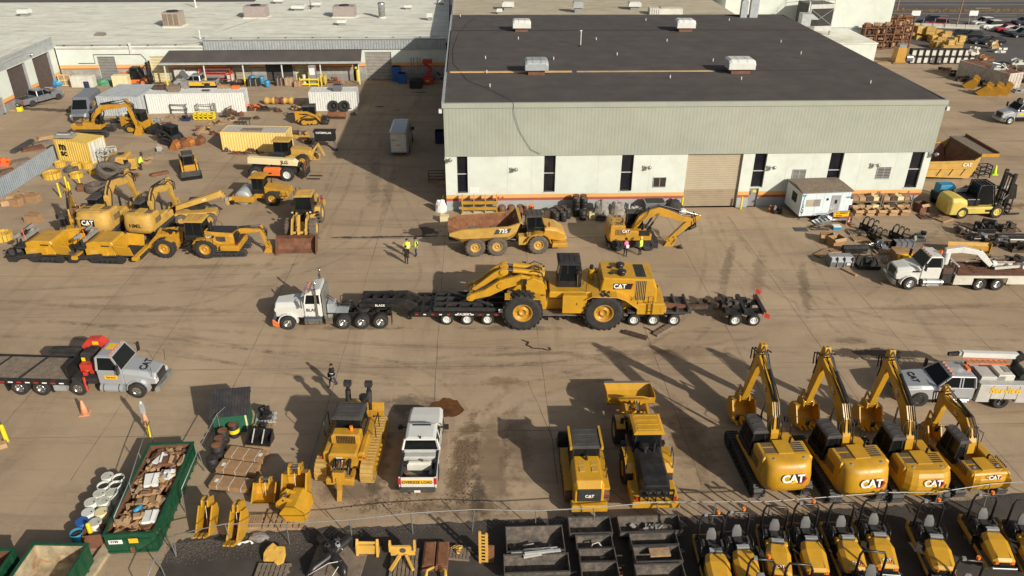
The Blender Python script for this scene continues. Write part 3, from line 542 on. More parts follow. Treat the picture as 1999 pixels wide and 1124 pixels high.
b=B();b.box(-2.6,2.6,-.9,.9,0,.95,WHTD,.05);build(b,'casing',t);b=B();[b.box(-2.6+k*.35,-2.5+k*.35,-.92,-.9,.05,.85,GRY)for k in range(5)];b.box(-.9,-.8,-.9,.9,.95,1.0,DGR);build(b,'rib',t)
tb=thing('tower_block','tall plain white block rising behind the rear roof','building');tb.location=(37.4,146.5,0);tb.rotation_euler=(0,0,R(1.5))
b=B();b.box(0,30.2,0,22,0,17,WALLW);build(b,'wall',tb);b=B();b.box(-.1,30.3,-.1,22.1,17,17.3,GALV);build(b,'parapet',tb)
an=thing('annex_building','low white roofed annex beside the far end of the workshop','building');an.location=at(1705,121);an.rotation_euler=(0,0,R(WA))
b=B();b.box(-13,0,0,12,0,3.0,WALLW);build(b,'wall',an);b=B();b.box(-13.1,.12,-.12,12.1,3.0,3.16,ROOFW);build(b,'roof',an)
an2=thing('annex_building','small annex with grey roof and white fascia behind the white annex','building');an2.location=at(1688,92);an2.rotation_euler=(0,0,R(WA))
b=B();b.box(-9,0,0,9,0,3.1,WALLW);build(b,'wall',an2);b=B();b.box(-9.2,.2,-.2,9.2,3.1,3.5,GALV);build(b,'roof',an2)
ct=thing('cooling_tower','grey cooling tower with dark cross braced inlet and top railing','cooling tower');ct.location=at(1620,66,3.3);ct.rotation_euler=(0,0,R(12))
b=B();b.box(-4.6,0,0,4.2,.8,5.0,DGR,.05);build(b,'casing',ct)
b=B();b.box(-4.4,-.2,-.06,-.02,1.5,4.2,BLKM);b.box(-4.6,0,-.1,0,4.3,5.0,LGR);b.box(-4.6,0,-.12,0,.6,1.4,LGR);b.box(-4.6,-4.4,-.1,0,1.4,4.3,LGR);b.box(-.2,0,-.1,0,1.4,4.3,LGR);build(b,'inlet_frame',ct)
b=B();b.beam((-4.4,-.1,1.5),(-.2,-.1,4.2),.08,.08,GRY);b.beam((-4.4,-.11,4.2),(-.2,-.11,1.5),.08,.08,GRY);build(b,'cross_brace',ct)
b=B()
for z in(5.6,6.1):
 for p,q in(((-4.5,.1),(-.1,.1)),((-.1,.1),(-.1,4.1)),((-.1,4.1),(-4.5,4.1)),((-4.5,4.1),(-4.5,.1))):b.cyl((*p,z),(*q,z),.035,GRY,n=5)
for x in(-4.5,-2.3,-.1):
 for y in(.1,2.1,4.1):b.cyl((x,y,5),(x,y,6.1),.035,GRY,n=5)
build(b,'railing',ct)
b=B();b.tube([(-4.9,-.1,.2),(-4.9,-.1,5.4),(-4.5,1,5.6)],.14,GALV,8);build(b,'pipe',ct)
for x in(-4.6,-.2):
 for y in(0,4):b=B();b.box(x,x+.2,y,y+.2,-.5,.85,GRY);build(b,'leg',ct)
t=thing('fan_housing','grey wedge fan housing at the roof edge before the cooling tower','roof unit');t.location=at(1572,72,3.3)
b=B();b.prism([(-1.4,1.9),(1.3,1.9),(1.3,3.2),(.3,3.9),(-1.4,3.9)],-.9,.9,GALV);build(b,'casing',t);b=B();b.box(.2,1.3,-.95,-.9,2.0,3.0,BLKM);build(b,'opening',t);b=B();b.box(-1,1,-.7,.7,-.4,1.9,GRY);build(b,'base',t)
# ------------------------------------------------------------------ shared machine parts
CACHE={}
def part(key,fn,name,par,loc=(0,0,0),rz=0.,bev=0.):
 if key in CACHE:o=CACHE[key].copy();o.name=name;COL.objects.link(o);o.parent=par
 else:
  b=B();fn(b);o=build(b,name,par,bev);CACHE[key]=o
 o.location=loc;o.rotation_euler=(0,0,R(rz));return o
PATTERN=set('tile plank slat louver paver cladding lettering text logo key rivet bolt stud spoke tread tooth rib mesh rope chain seam vent grille rim crease strip belt joint face fingers glass'.split())
def pieces(b):
 """groups of loose islands that stand far apart (each a part of its own)"""
 p=list(range(len(b.v)))
 def find(i):
  while p[i]!=i:p[i]=p[p[i]];i=p[i]
  return i
 for f in b.f:
  for i in f[1:]:p[find(i)]=find(f[0])
 box={}
 for i,v in enumerate(b.v):
  r=find(i);q=box.get(r)
  if q is None:box[r]=[list(v),list(v)]
  else:
   for k in range(3):q[0][k]=min(q[0][k],v[k]);q[1][k]=max(q[1][k],v[k])
 ks=list(box)
 if len(ks)<2 or len(ks)>90:return None
 size={r:max(box[r][1][k]-box[r][0][k]for k in range(3))for r in ks};g={r:r for r in ks}
 def fg(r):
  while g[r]!=r:r=g[r]
  return r
 for i,a in enumerate(ks):
  for c in ks[i+1:]:
   d=sum(max(0,box[a][0][k]-box[c][1][k],box[c][0][k]-box[a][1][k])**2 for k in range(3))**.5
   if d<=max(.02,.5*max(size[a],size[c])):g[fg(a)]=fg(c)
 grp={}
 for r in ks:grp.setdefault(fg(r),set()).add(r)
 if not 1<len(grp)<=14:return None
 out=[]
 for rs in grp.values():
  n=B();mp={}
  for f,m,sm in zip(b.f,b.fm,b.fs):
   if find(f[0])not in rs:continue
   for i in f:
    if i not in mp:mp[i]=len(n.v);n.v.append(b.v[i])
   n.f.append([mp[i]for i in f]);n.fm.append(n.mi(b.ms[m]));n.fs.append(sm)
  out.append(n)
 return out
def mk(name,par,fn,bev=0.):
 b=B();fn(b);ps=None if set(name.split('_'))&PATTERN else pieces(b)
 if not ps:return build(b,name,par,bev)
 return[build(q,name,par,bev)for q in ps][0]
def wheel(par,x,y,r,w,rimm,side=-1,tm=RUB,rr=.55,lug=0,z=None,dual=False,rz=0.,name='wheel'):
 """tyre (part) with its rim (sub-part); side -1 = outer face towards -y"""
 rr=r*rr
 def tyre(b):
  b.lathe([(rr,-w*.42),(r*.82,-w*.5),(r*.95,-w*.47),(r,-w*.36),(r,w*.36),(r*.95,w*.47),(r*.82,w*.5),(rr,w*.42)],(0,0,0),(0,1,0),tm,28,True,False)
  if lug:
   for i in range(lug):
    for sgn in(-1,1):
     a=2*pi*(i+(.5 if sgn>0 else 0))/lug;T=Matrix.Rotation(a,4,'Y');old=b.X;b.X=T
     b.obox((0,sgn*w*.24,r+.012*r),r*.14,w*.44,r*.05,tm,rz=sgn*24);b.X=old
 def rim(b):
  s=side
  b.lathe([(.001,-s*w*.3),(rr,-s*w*.38),(rr*.9,s*w*.1),(.001,s*w*.12)][:0]+[(.001,s*w*.22),(rr*.32,s*w*.24),(rr*.36,s*w*.34),(rr*.40,s*w*.24),(rr*.8,s*w*.16),(rr*.88,s*w*.36),(rr*1.02,s*w*.44),(rr*1.0,s*w*.1)],(0,0,0),(0,1,0),rimm,24)
  for i in range(8):a=2*pi*i/8;b.cyl((rr*.6*cos(a),s*w*.18,rr*.6*sin(a)),(rr*.6*cos(a),s*w*.24,rr*.6*sin(a)),rr*.06,rimm,n=5)
 o=part(('tyre',round(r,3),w,tm.name,lug),tyre,name,par,(x,y,r if z is None else z),rz)
 part(('rim',round(rr,3),w,rimm.name,side),rim,'rim',o)
 return o
def stadium(L,h,n=7,x0=0.,z0=0.):
 r=h/2;pts=[]
 for i in range(n+1):a=-pi/2+pi*i/n;pts.append((x0+L/2-r+r*cos(a),z0+r+r*sin(a)))
 for i in range(n+1):a=pi/2+pi*i/n;pts.append((x0-L/2+r+r*cos(a),z0+r+r*sin(a)))
 return pts
def track(par,L,h,w,y,m=DGR,fm=BLKM,x0=0.,pitch=.22,grm=None):
 def belt(b):
  pts=stadium(L,h);inn=stadium(L-.16,h-.16,z0=.08);n=len(pts)
  for i in range(n):
   k=(i+1)%n
   b.add([(pts[i][0],-w/2,pts[i][1]),(pts[k][0],-w/2,pts[k][1]),(pts[k][0],w/2,pts[k][1]),(pts[i][0],w/2,pts[i][1]),(inn[i][0],-w/2,inn[i][1]),(inn[k][0],-w/2,inn[k][1]),(inn[k][0],w/2,inn[k][1]),(inn[i][0],w/2,inn[i][1])],[(0,1,2,3),(4,5,1,0),(3,2,6,7),(7,6,5,4)],m)
  seg=[(Vector((pts[i][0],0,pts[i][1])),Vector((pts[(i+1)%n][0],0,pts[(i+1)%n][1])))for i in range(n)];tot=sum((q-p).length for p,q in seg);k=int(tot/pitch);acc=0;d=tot/k
  for p,q in seg:
   Ls=(q-p).length
   while acc<Ls-1e-6:
    c=p.lerp(q,acc/Ls);dr=(q-p).normalized();b.obox(c+Vector((dr.z,0,-dr.x))*.03,.05,w,.075,grm or m,ry=math.degrees(atan2(-dr.z,dr.x)));acc+=d
   acc-=Ls
 def fr(b):
  b.prism(stadium(L-.5,h*.42,5,0,h*.28),-w*.3,w*.3,fm);sd=-1 if y<0 else 1
  for xx in[-L/2+h/2,L/2-h/2]:b.cyl((xx,-w*.42,h/2),(xx,w*.42,h/2),h*.38,fm,n=12)
  n=int(L/.5)
  for i in range(n):xx=-L/2+h/2+(L-h)*(i+.5)/n;b.cyl((xx,-w*.4,.19),(xx,w*.4,.19),.12,fm,n=8)
 o=part(('belt',L,h,w,m.name,grm and grm.name),belt,'track',par,(x0,y,.0));part(('tframe',L,h,w,fm.name),fr,'track_frame',o);return o
def ram(par,p,q,r=.08,name='hydraulic_cylinder',m=BLK,f=.55):
 p,q=Vector(p),Vector(q);c=p.lerp(q,f);b=B();b.cyl(p,c,r,m,n=8);b.cyl(c,q,r*.55,CHR,n=8);return build(b,name,par)
def pol(b,pts,w,m,y=0.):return b.prism(pts,y-w/2,y+w/2,m)
def spine(b,cl,hs,w,m,y=0.):
 """plate along a centre line cl [(x,z)] with depths hs, w wide"""
 up,dn=[],[]
 for i,(x,z)in enumerate(cl):
  p=cl[max(i-1,0)];q=cl[min(i+1,len(cl)-1)];dx,dz=q[0]-p[0],q[1]-p[1];l=hypot(dx,dz);nx,nz=-dz/l,dx/l
  up.append((x+nx*hs[i]/2,z+nz*hs[i]/2));dn.append((x-nx*hs[i]/2,z-nz*hs[i]/2))
 k=len(up);T=lambda p,yy:(p[0],yy,p[1]);a,c=y-w/2,y+w/2
 for i in range(k-1):
  b.loft([[T(up[i],a),T(dn[i],a),T(dn[i],c),T(up[i],c)],[T(up[i+1],a),T(dn[i+1],a),T(dn[i+1],c),T(up[i+1],c)]],m,cap=i in(0,k-2))
def frameM(loc,n,up):
 n=Vector(n).normalized();x=Vector(up).cross(n).normalized();y=n.cross(x);M=Matrix((x,y,n)).transposed().to_4x4();M.translation=Vector(loc);return M
def logo(par,loc,n,up,size=.5,style='hex',name='logo'):
 """three white letters over a yellow triangle; hex: on a dark patch with a red angled edge, bar: on a black bar, plain: letters only"""
 b=B();s=size
 if style=='hex':
  b.prism([(-1.15*s,-.55*s),(.9*s,-.55*s),(1.3*s,0),(.95*s,.5*s),(-1.1*s,.5*s)][1:4]+[(.2*s,.5*s),(-.1*s,-.3*s),(.3*s,-.55*s)],0,.012,REDL,'z');b.prism([(.25*s,-.42*s),(.82*s,-.42*s),(1.1*s,0),(.86*s,.42*s),(.1*s,.42*s)],.012,.018,BLK,'z')
 if style=='bar':b.box(-1.1*s,1.0*s,-.55*s,.55*s,0,.015,BLK);b.prism([(1.0*s,-.55*s),(1.9*s,-.55*s),(2.2*s,.55*s),(1.0*s,.55*s)],0,.012,BLK,'z');b.prism([(1.9*s,-.55*s),(2.05*s,-.55*s),(2.35*s,.55*s),(2.2*s,.55*s)],0,.012,REDL,'z')
 if style=='box':b.box(-1.25*s,1.25*s,-.62*s,.62*s,0,.015,BLK)
 b.prism([(-.28*s,-.42*s),(.36*s,-.42*s),(.04*s,.02*s)],.04,.05,LOGOY,'z')
 o=build(b,name,par);o.matrix_local=frameM(Vector(loc)+Vector(n).normalized()*.012,n,up)
 text('CAT',WLET if style!='black' else BLET,o,'lettering',size*1.15,(-.08*s if style=='hex' else 0,.02*s,.02),(0,0,1),(0,1,0),.035,.008,.95);return o
def glassbox(par,x0,x1,y0,y1,z0,z1,tw=.12,roofm=BLKM,fm=BLK,name='cab',roof_over=.1,lean=0.,post=.09,roofz=.14):
 """cab: frame posts, roof (sub-part) and glass (sub-part)"""
 def fr(b):
  b.loft([[(x0,y0,z0),(x1,y0,z0),(x1,y1,z0),(x0,y1,z0)],[(x0,y0,z0+(z1-z0)*.28),(x1,y0,z0+(z1-z0)*.28),(x1,y1,z0+(z1-z0)*.28),(x0,y1,z0+(z1-z0)*.28)]],fm)
  for(x,y,xs,ys)in((x0,y0,1,1),(x1,y0,-1,1),(x1,y1,-1,-1),(x0,y1,1,-1)):b.beam((x+xs*post/2,y+ys*post/2,z0+.2),(x+xs*(post/2+lean*(x==x1)),y+ys*(tw+post/2),z1),post,post,fm)
  xm=(x0+x1)/2
  for y,ys in((y0,1),(y1,-1)):b.beam((xm,y+ys*post/2,z0+.2),(xm,y+ys*(tw+post/2),z1),post*.8,post*.8,fm)
 o=mk(name,par,fr)
 mk('glass',o,lambda b:b.loft([[(x0+.03,y0+.03,z0+(z1-z0)*.27),(x1-.03,y0+.03,z0+(z1-z0)*.27),(x1-.03,y1-.03,z0+(z1-z0)*.27),(x0+.03,y1-.03,z0+(z1-z0)*.27)],[(x0+.03,y0+tw+.02,z1),(x1-.03-lean,y0+tw+.02,z1),(x1-.03-lean,y1-tw-.02,z1),(x0+.03,y1-tw-.02,z1)]],GLS))
 r=roof_over
 mk('roof',o,lambda b:(b.loft([[(x0-r,y0+tw-r,z1),(x1-lean+r,y0+tw-r,z1),(x1-lean+r,y1-tw+r,z1),(x0-r,y1-tw+r,z1)],[(x0-r,y0+tw-r,z1+roofz*.6),(x1-lean+r,y0+tw-r,z1+roofz*.6),(x1-lean+r,y1-tw+r,z1+roofz*.6),(x0-r,y1-tw+r,z1+roofz*.6)],[(x0,y0+tw,z1+roofz),(x1-lean,y0+tw,z1+roofz),(x1-lean,y1-tw,z1+roofz),(x0,y1-tw,z1+roofz)]],roofm),[b.box(x0+.15+(x1-x0)*i/4,x0+.22+(x1-x0)*i/4,y0+tw+.1,y1-tw-.1,z1+roofz,z1+roofz+.03,roofm)for i in range(4)]))
 return o
def bucket(par,w,s,m,loc=(0,0,0),ry=0.,teeth=5,name='bucket',inm=None,rz=0.,ears=True):
 """digging bucket: pin at the origin, mouth towards +x, s = depth"""
 def fn(b):
  prof=[(.10,.0),(-.35,-.06),(-.52,-.38),(-.45,-.78),(-.12,-1.02),(.32,-1.05),(.62,-.95)];P=[(x*s,z*s)for x,z in prof];t=.045*s+.02
  for y0,y1 in[(-w/2,w/2)]:
   b.loft([[(x,y0,z)for x,z in P],[(x,y1,z)for x,z in P]],m,False,False,False)
   P2=[(x*.93+.015*s,z*.95-.02*s)for x,z in P];b.loft([[(x,y1,z)for x,z in P2],[(x,y0,z)for x,z in P2]],inm or m,False,False,False)
  for y in(-w/2,w/2-t):pol(b,P,t,m,y+t/2)
  for i in range(teeth):
   y=-w/2+w*(i+.5)/teeth;b.loft([[(.55*s,y-.065*s,-1.0*s),(.55*s,y+.065*s,-1.0*s),(.55*s,y+.065*s,-.87*s),(.55*s,y-.065*s,-.87*s)],[(.93*s,y-.04*s,-.91*s),(.93*s,y+.04*s,-.91*s),(.93*s,y+.04*s,-.86*s),(.93*s,y-.04*s,-.86*s)]],m)
  if ears:
   for y in(-w*.2,w*.2):b.prism([(.2*s,-.02*s),(.16*s,.24*s),(-.02*s,.3*s),(-.42*s,.2*s),(-.5*s,-.2*s)],y-.03*s,y+.03*s,m)
   b.cyl((.08*s,-w*.24,.17*s),(.08*s,w*.24,.17*s),.05*s,CHR,n=8);b.cyl((-.32*s,-w*.24,.1*s),(-.32*s,w*.24,.1*s),.05*s,CHR,n=8)
 o=part(('bucket',w,s,m.name,teeth,inm and inm.name,ears),fn,name,par,loc);o.rotation_euler=(0,R(ry),R(rz));return o
def handrail(par,pts,r=.025,m=BLK,name='handrail'):return mk(name,par,lambda b:b.tube(pts,r,m,5))
def mirror(par,p,s=1):
 return mk('mirror',par,lambda b:(b.cyl(p,(p[0],p[1]+s*.3,p[2]),.02,BLK,n=5),b.box(p[0]-.04,p[0]+.04,p[1]+s*.22,p[1]+s*.22+.2,p[2]-.32,p[2]+.06,BLK)))
 # ------------------------------------------------------------------ excavators
def excavator(label,group='crawler excavators',k=1.,W=1.45,tail=3.05,el=(3.0,6.9),bk=(4.6,1.9),bry=0.,style='hex',ym=YELN,cabm=BLK,hood=2.75,bw=1.5,rounded=True,tracks=True,lab2=None,side_logo=False,sw=0.,logo_s=.56,tl=5.0,bent=.12,flip=True):
 t=thing('excavator',label,'excavator',group)
 if tracks:
  for y in(-1.32*k,1.32*k):track(t,tl*k,.98*k,.62*k,y)
  mk('undercarriage',t,lambda b:(b.box(-1.4*k,1.4*k,-1.1*k,1.1*k,.45*k,.8*k,BLKM),b.cyl((0,0,.8*k),(0,0,1.12*k),.7*k,BLKM,n=16)))
 z0=1.1*k;hz=hood*k
 def house(b):
  b.box(-2.2*k,1.6*k,-W*k,.35*k,z0,1.42*k,ym);b.box(-2.2*k,.1*k,.35*k,W*k,z0,1.42*k,ym);b.box(.1*k,1.5*k,.4*k,W*k,z0,1.34*k,ym)
  b.box(-2.2*k,-.85*k,-W*k,W*k,1.42*k,hz,ym,.1*k);b.box(-.85*k,.7*k,-W*k,-.62*k,1.42*k,2.05*k,ym,.08*k)
  b.box(.7*k,1.6*k,-W*k,-.7*k,1.42*k,1.75*k,ym,.05)
 mk('house',t,house,.03)
 def cw(b):
  if rounded:prof=[(-2.05-(tail-2.05)*sin(a)**.8,W*cos(a)**.5)for a in[pi/2*i/9 for i in range(9)]]+[(-tail,0)]
  else:prof=[(-2.05,W),(-2.5,W),(-tail+.12,W*.8),(-tail,W*.55),(-tail,0)]
  o=[(x*k,y*k)for x,y in prof]+[(x*k,-y*k)for x,y in prof[:-1]][::-1]
  sc2=lambda f,z:[(-1.2*k+(x+1.2*k)*f,y*(1-(1-f)*.5),z)for x,y in o]
  b.loft([sc2(.84,z0-.2*k),sc2(.94,z0-.02*k),sc2(1,z0+.3*k),sc2(.985,z0+.7*k),sc2(.90,hz-.28*k),sc2(.83,hz-.08*k),sc2(.72,hz+.02)],ym,rounded)
 c=mk('counterweight',t,cw,.03)
 if style:logo(t,((-tail*.985-.02)*k,(-.12 if style!='box' else .1),z0+.86*k),(-1,0,.16),(0,0,1),logo_s*k,style)
 if lab2:text(lab2[0],lab2[1],t,'lettering',lab2[2],(-tail*k*1.0,0,z0+.7*k),(-1,0,.12),(0,0,1),.01,.03)
 for y in(-W*.62,W*.62):mk('tail_reflector',t,lambda b:b.obox((-(tail-.22)*k,y*k,z0+.2*k),.04,.42*k,.07*k,TAPE,rz=(38 if y>0 else-38)if rounded else 0))
 def hoodp(b):
  for(x0,x1,y0,y1)in((-1.8,-1.0,-1.25,-.5),(-1.8,-1.4,.55,1.25),(-1.3,-.95,.55,1.25)):
   for i in range(5):b.box((x0+(x1-x0)*i/5)*k,(x0+(x1-x0)*(i+.6)/5)*k,y0*W/1.55*k,y1*W/1.55*k,hz,hz+.012,DGR)
  b.box(-1.95*k,-.88*k,-.42*k,.42*k,hz,hz+.07*k,ym)
 mk('hood_panel',t,hoodp)
 mk('exhaust_stack',t,lambda b:b.tube([(-1.0*k,-W*.4*k,hz),(-1.0*k,-W*.4*k,hz+.3*k),(-1.1*k,-W*.4*k,hz+.42*k)],.06*k,BLK,8))
 for y in(-W*.6,W*.6):mk('lifting_eye',t,lambda b:b.lathe([(.11*k,0),(.11*k,.05),(.05*k,.06)],(-(tail-.75)*k,y*k,hz-.03),(0,0,1),GRY,10))
 for y in(-W,W):
  mk('side_grille',t,lambda b:[b.box((-1.75+i*.13)*k,(-1.68+i*.13)*k,y*k-.012,y*k+.012,1.65*k,2.2*k,DGR)for i in range(8)])
 if side_logo:logo(t,(-1.0*k,-W*k,1.9*k),(0,-1,0),(0,0,1),.22*k,'hex')
 glassbox(t,-.45*k,1.2*k,.48*k,(W-.02)*k,1.34*k,3.02*k,.1*k,cabm if cabm is not BLK else DGR,BLK,lean=.25*k)
 handrail(t,[(1.5*k,-W*.97*k,1.75*k),(1.5*k,-W*.97*k,2.5*k),(.6*k,-W*.97*k,2.75*k),(.6*k,-W*.97*k,2.05*k)])
 mirror(t,(1.4*k,-W*.95*k,2.5*k),-1);mirror(t,(1.25*k,W*.93*k,2.9*k),1)
 # boom, stick, bucket
 F=(.1*k,1.75*k);E=(el[0]*k,el[1]*k);BP=(bk[0]*k,bk[1]*k);by=-.12*k
 dx,dz=E[0]-F[0],E[1]-F[1];l=hypot(dx,dz);nx,nz=-dz/l,dx/l;ln=lambda f,o:(F[0]+dx*f+nx*o*k,F[1]+dz*f+nz*o*k)
 cl=[ln(0,0),ln(.14,.32+bent),ln(.3,.62+bent),ln(.45,.72+bent),ln(.62,.55+bent*.6),ln(.82,.25),ln(1,0)]
 bm_=mk('boom',t,lambda b:spine(b,cl,[.36*k,.56*k,.74*k,.80*k,.68*k,.52*k,.32*k],.46*k,ym,by),.02)
 if side_logo or style=='hex':
  for sy in(-1,1):logo(bm_,(cl[4][0],by+sy*.235*k,cl[4][1]),(0,sy,0),(nx,0,nz),.2*k,'hex')
 sx,sz=BP[0]-E[0],BP[1]-E[1];s2=hypot(sx,sz);ux,uz=sx/s2,sz/s2
 px_,pz_=uz,-ux
 if px_*(F[0]-E[0])+pz_*(F[1]-E[1])>0:px_,pz_=-px_,-pz_
 T0=(E[0]-ux*.75*k+px_*.25*k,E[1]-uz*.75*k+pz_*.25*k)
 mk('stick',t,lambda b:spine(b,[T0,(E[0]+px_*.1*k,E[1]+pz_*.1*k),(E[0]+ux*.9*k,E[1]+uz*.9*k),BP],[.28*k,.62*k,.52*k,.28*k],.37*k,ym,by),.02)
 ram(t,(1.25*k,by-.42*k,1.62*k),(cl[3][0]-nx*.1*k,by-.42*k,cl[3][1]-nz*.1*k),.1*k);ram(t,(1.25*k,by+.42*k,1.62*k),(cl[3][0]-nx*.1*k,by+.42*k,cl[3][1]-nz*.1*k),.1*k)
 ram(t,(cl[3][0]+nx*.6*k,by,cl[3][1]+nz*.6*k),(T0[0],by,T0[1]),.1*k)
 g=(BP[0]-ux*.7*k+px_*.42*k,BP[1]-uz*.7*k+pz_*.42*k);ram(t,(E[0]+px_*.55*k+ux*.1*k,by,E[1]+pz_*.55*k+uz*.1*k),(g[0],by,g[1]),.08*k)
 mk('bucket_linkage',t,lambda b:[(b.beam((g[0],by+q,g[1]),(BP[0]+px_*.45*k,by+q,BP[1]+pz_*.45*k-.1*k),.06*k,.12*k,ym),b.beam((g[0],by+q,g[1]),(BP[0]-ux*.55*k,by+q,BP[1]-uz*.55*k),.06*k,.12*k,ym))for q in(-.25*k,.25*k)])
 bucket(t,bw*k,1.25*k,ym,(BP[0],by,BP[1]-.12*k),bry,5,inm=RUSTB if ym is not YELN else None,rz=180 if flip else 0)
 mk('hydraulic_hose',t,lambda b:[b.tube([(F[0]+.1,by+o,F[1]+.5*k),*[(c[0]+nx*.52*k*(.6+.4*sin(i)),by+o,c[1]+nz*.52*k)for i,c in enumerate(cl[1:6])],(E[0]+nx*.5*k,by+o,E[1]+nz*.5*k),(E[0]+ux*.5*k+px_*.4*k,by+o,E[1]+uz*.5*k+pz_*.4*k)],.035*k,BLKM,5)for o in(-.2*k,-.1*k,.15*k)])
 mk('hose_bundle',t,lambda b:[b.tube([(E[0]-ux*.3*k+nx*.35*k,by+o,E[1]-uz*.3*k+nz*.35*k),(E[0]+nx*.75*k+.25*k,by+o*1.4,E[1]+nz*.6*k),(E[0]+px_*.75*k+ux*.2*k,by+o,E[1]+pz_*.75*k+uz*.2*k),(E[0]+px_*.5*k+ux*.9*k,by+o,E[1]+pz_*.5*k+uz*.9*k)],.04*k,BLKM,5)for o in(-.28*k,-.12*k,.1*k,.28*k)]+[b.tube([(cl[2][0]+nx*.45*k,by+o,cl[2][1]+nz*.45*k),(cl[2][0]-.35*k,by+o*2.2,cl[2][1]-.1*k),(F[0]-.2*k,by+o*2,F[1]+.15*k)],.035*k,BLKM,5)for o in(-.2*k,.2*k)])
 return t
 # the row of crawler excavators along the fence, seen from behind
ex=[((1493,914),95,dict(W=1.37,label='new yellow crawler excavator with large round logo counterweight, leftmost of the fence row',el=(3.3,5.55),bk=(4.6,1.62))),((1630,923),97,dict(W=1.37,label='new yellow crawler excavator in the fence row, second from left, long hose covered boom',el=(3.7,5.3),bk=(4.5,1.62))),((1752,926),93,dict(label='crawler excavator with square back corners, third in the fence row',rounded=False,tail=2.9,W=1.32,el=(3.9,5.3),bk=(4.6,1.62),hood=2.5,k=.97,logo_s=.46)),((1872,928),96,dict(label='smallest crawler excavator of the fence row, black narrow bucket',rounded=False,tail=2.35,W=1.2,el=(3.3,3.5),bk=(3.5,1.3),hood=2.15,k=.92,logo_s=.32,bw=.95,tl=4.0,bent=.25))]
for a,c,kw in ex:
 o=excavator(**kw);put(o,a,c)
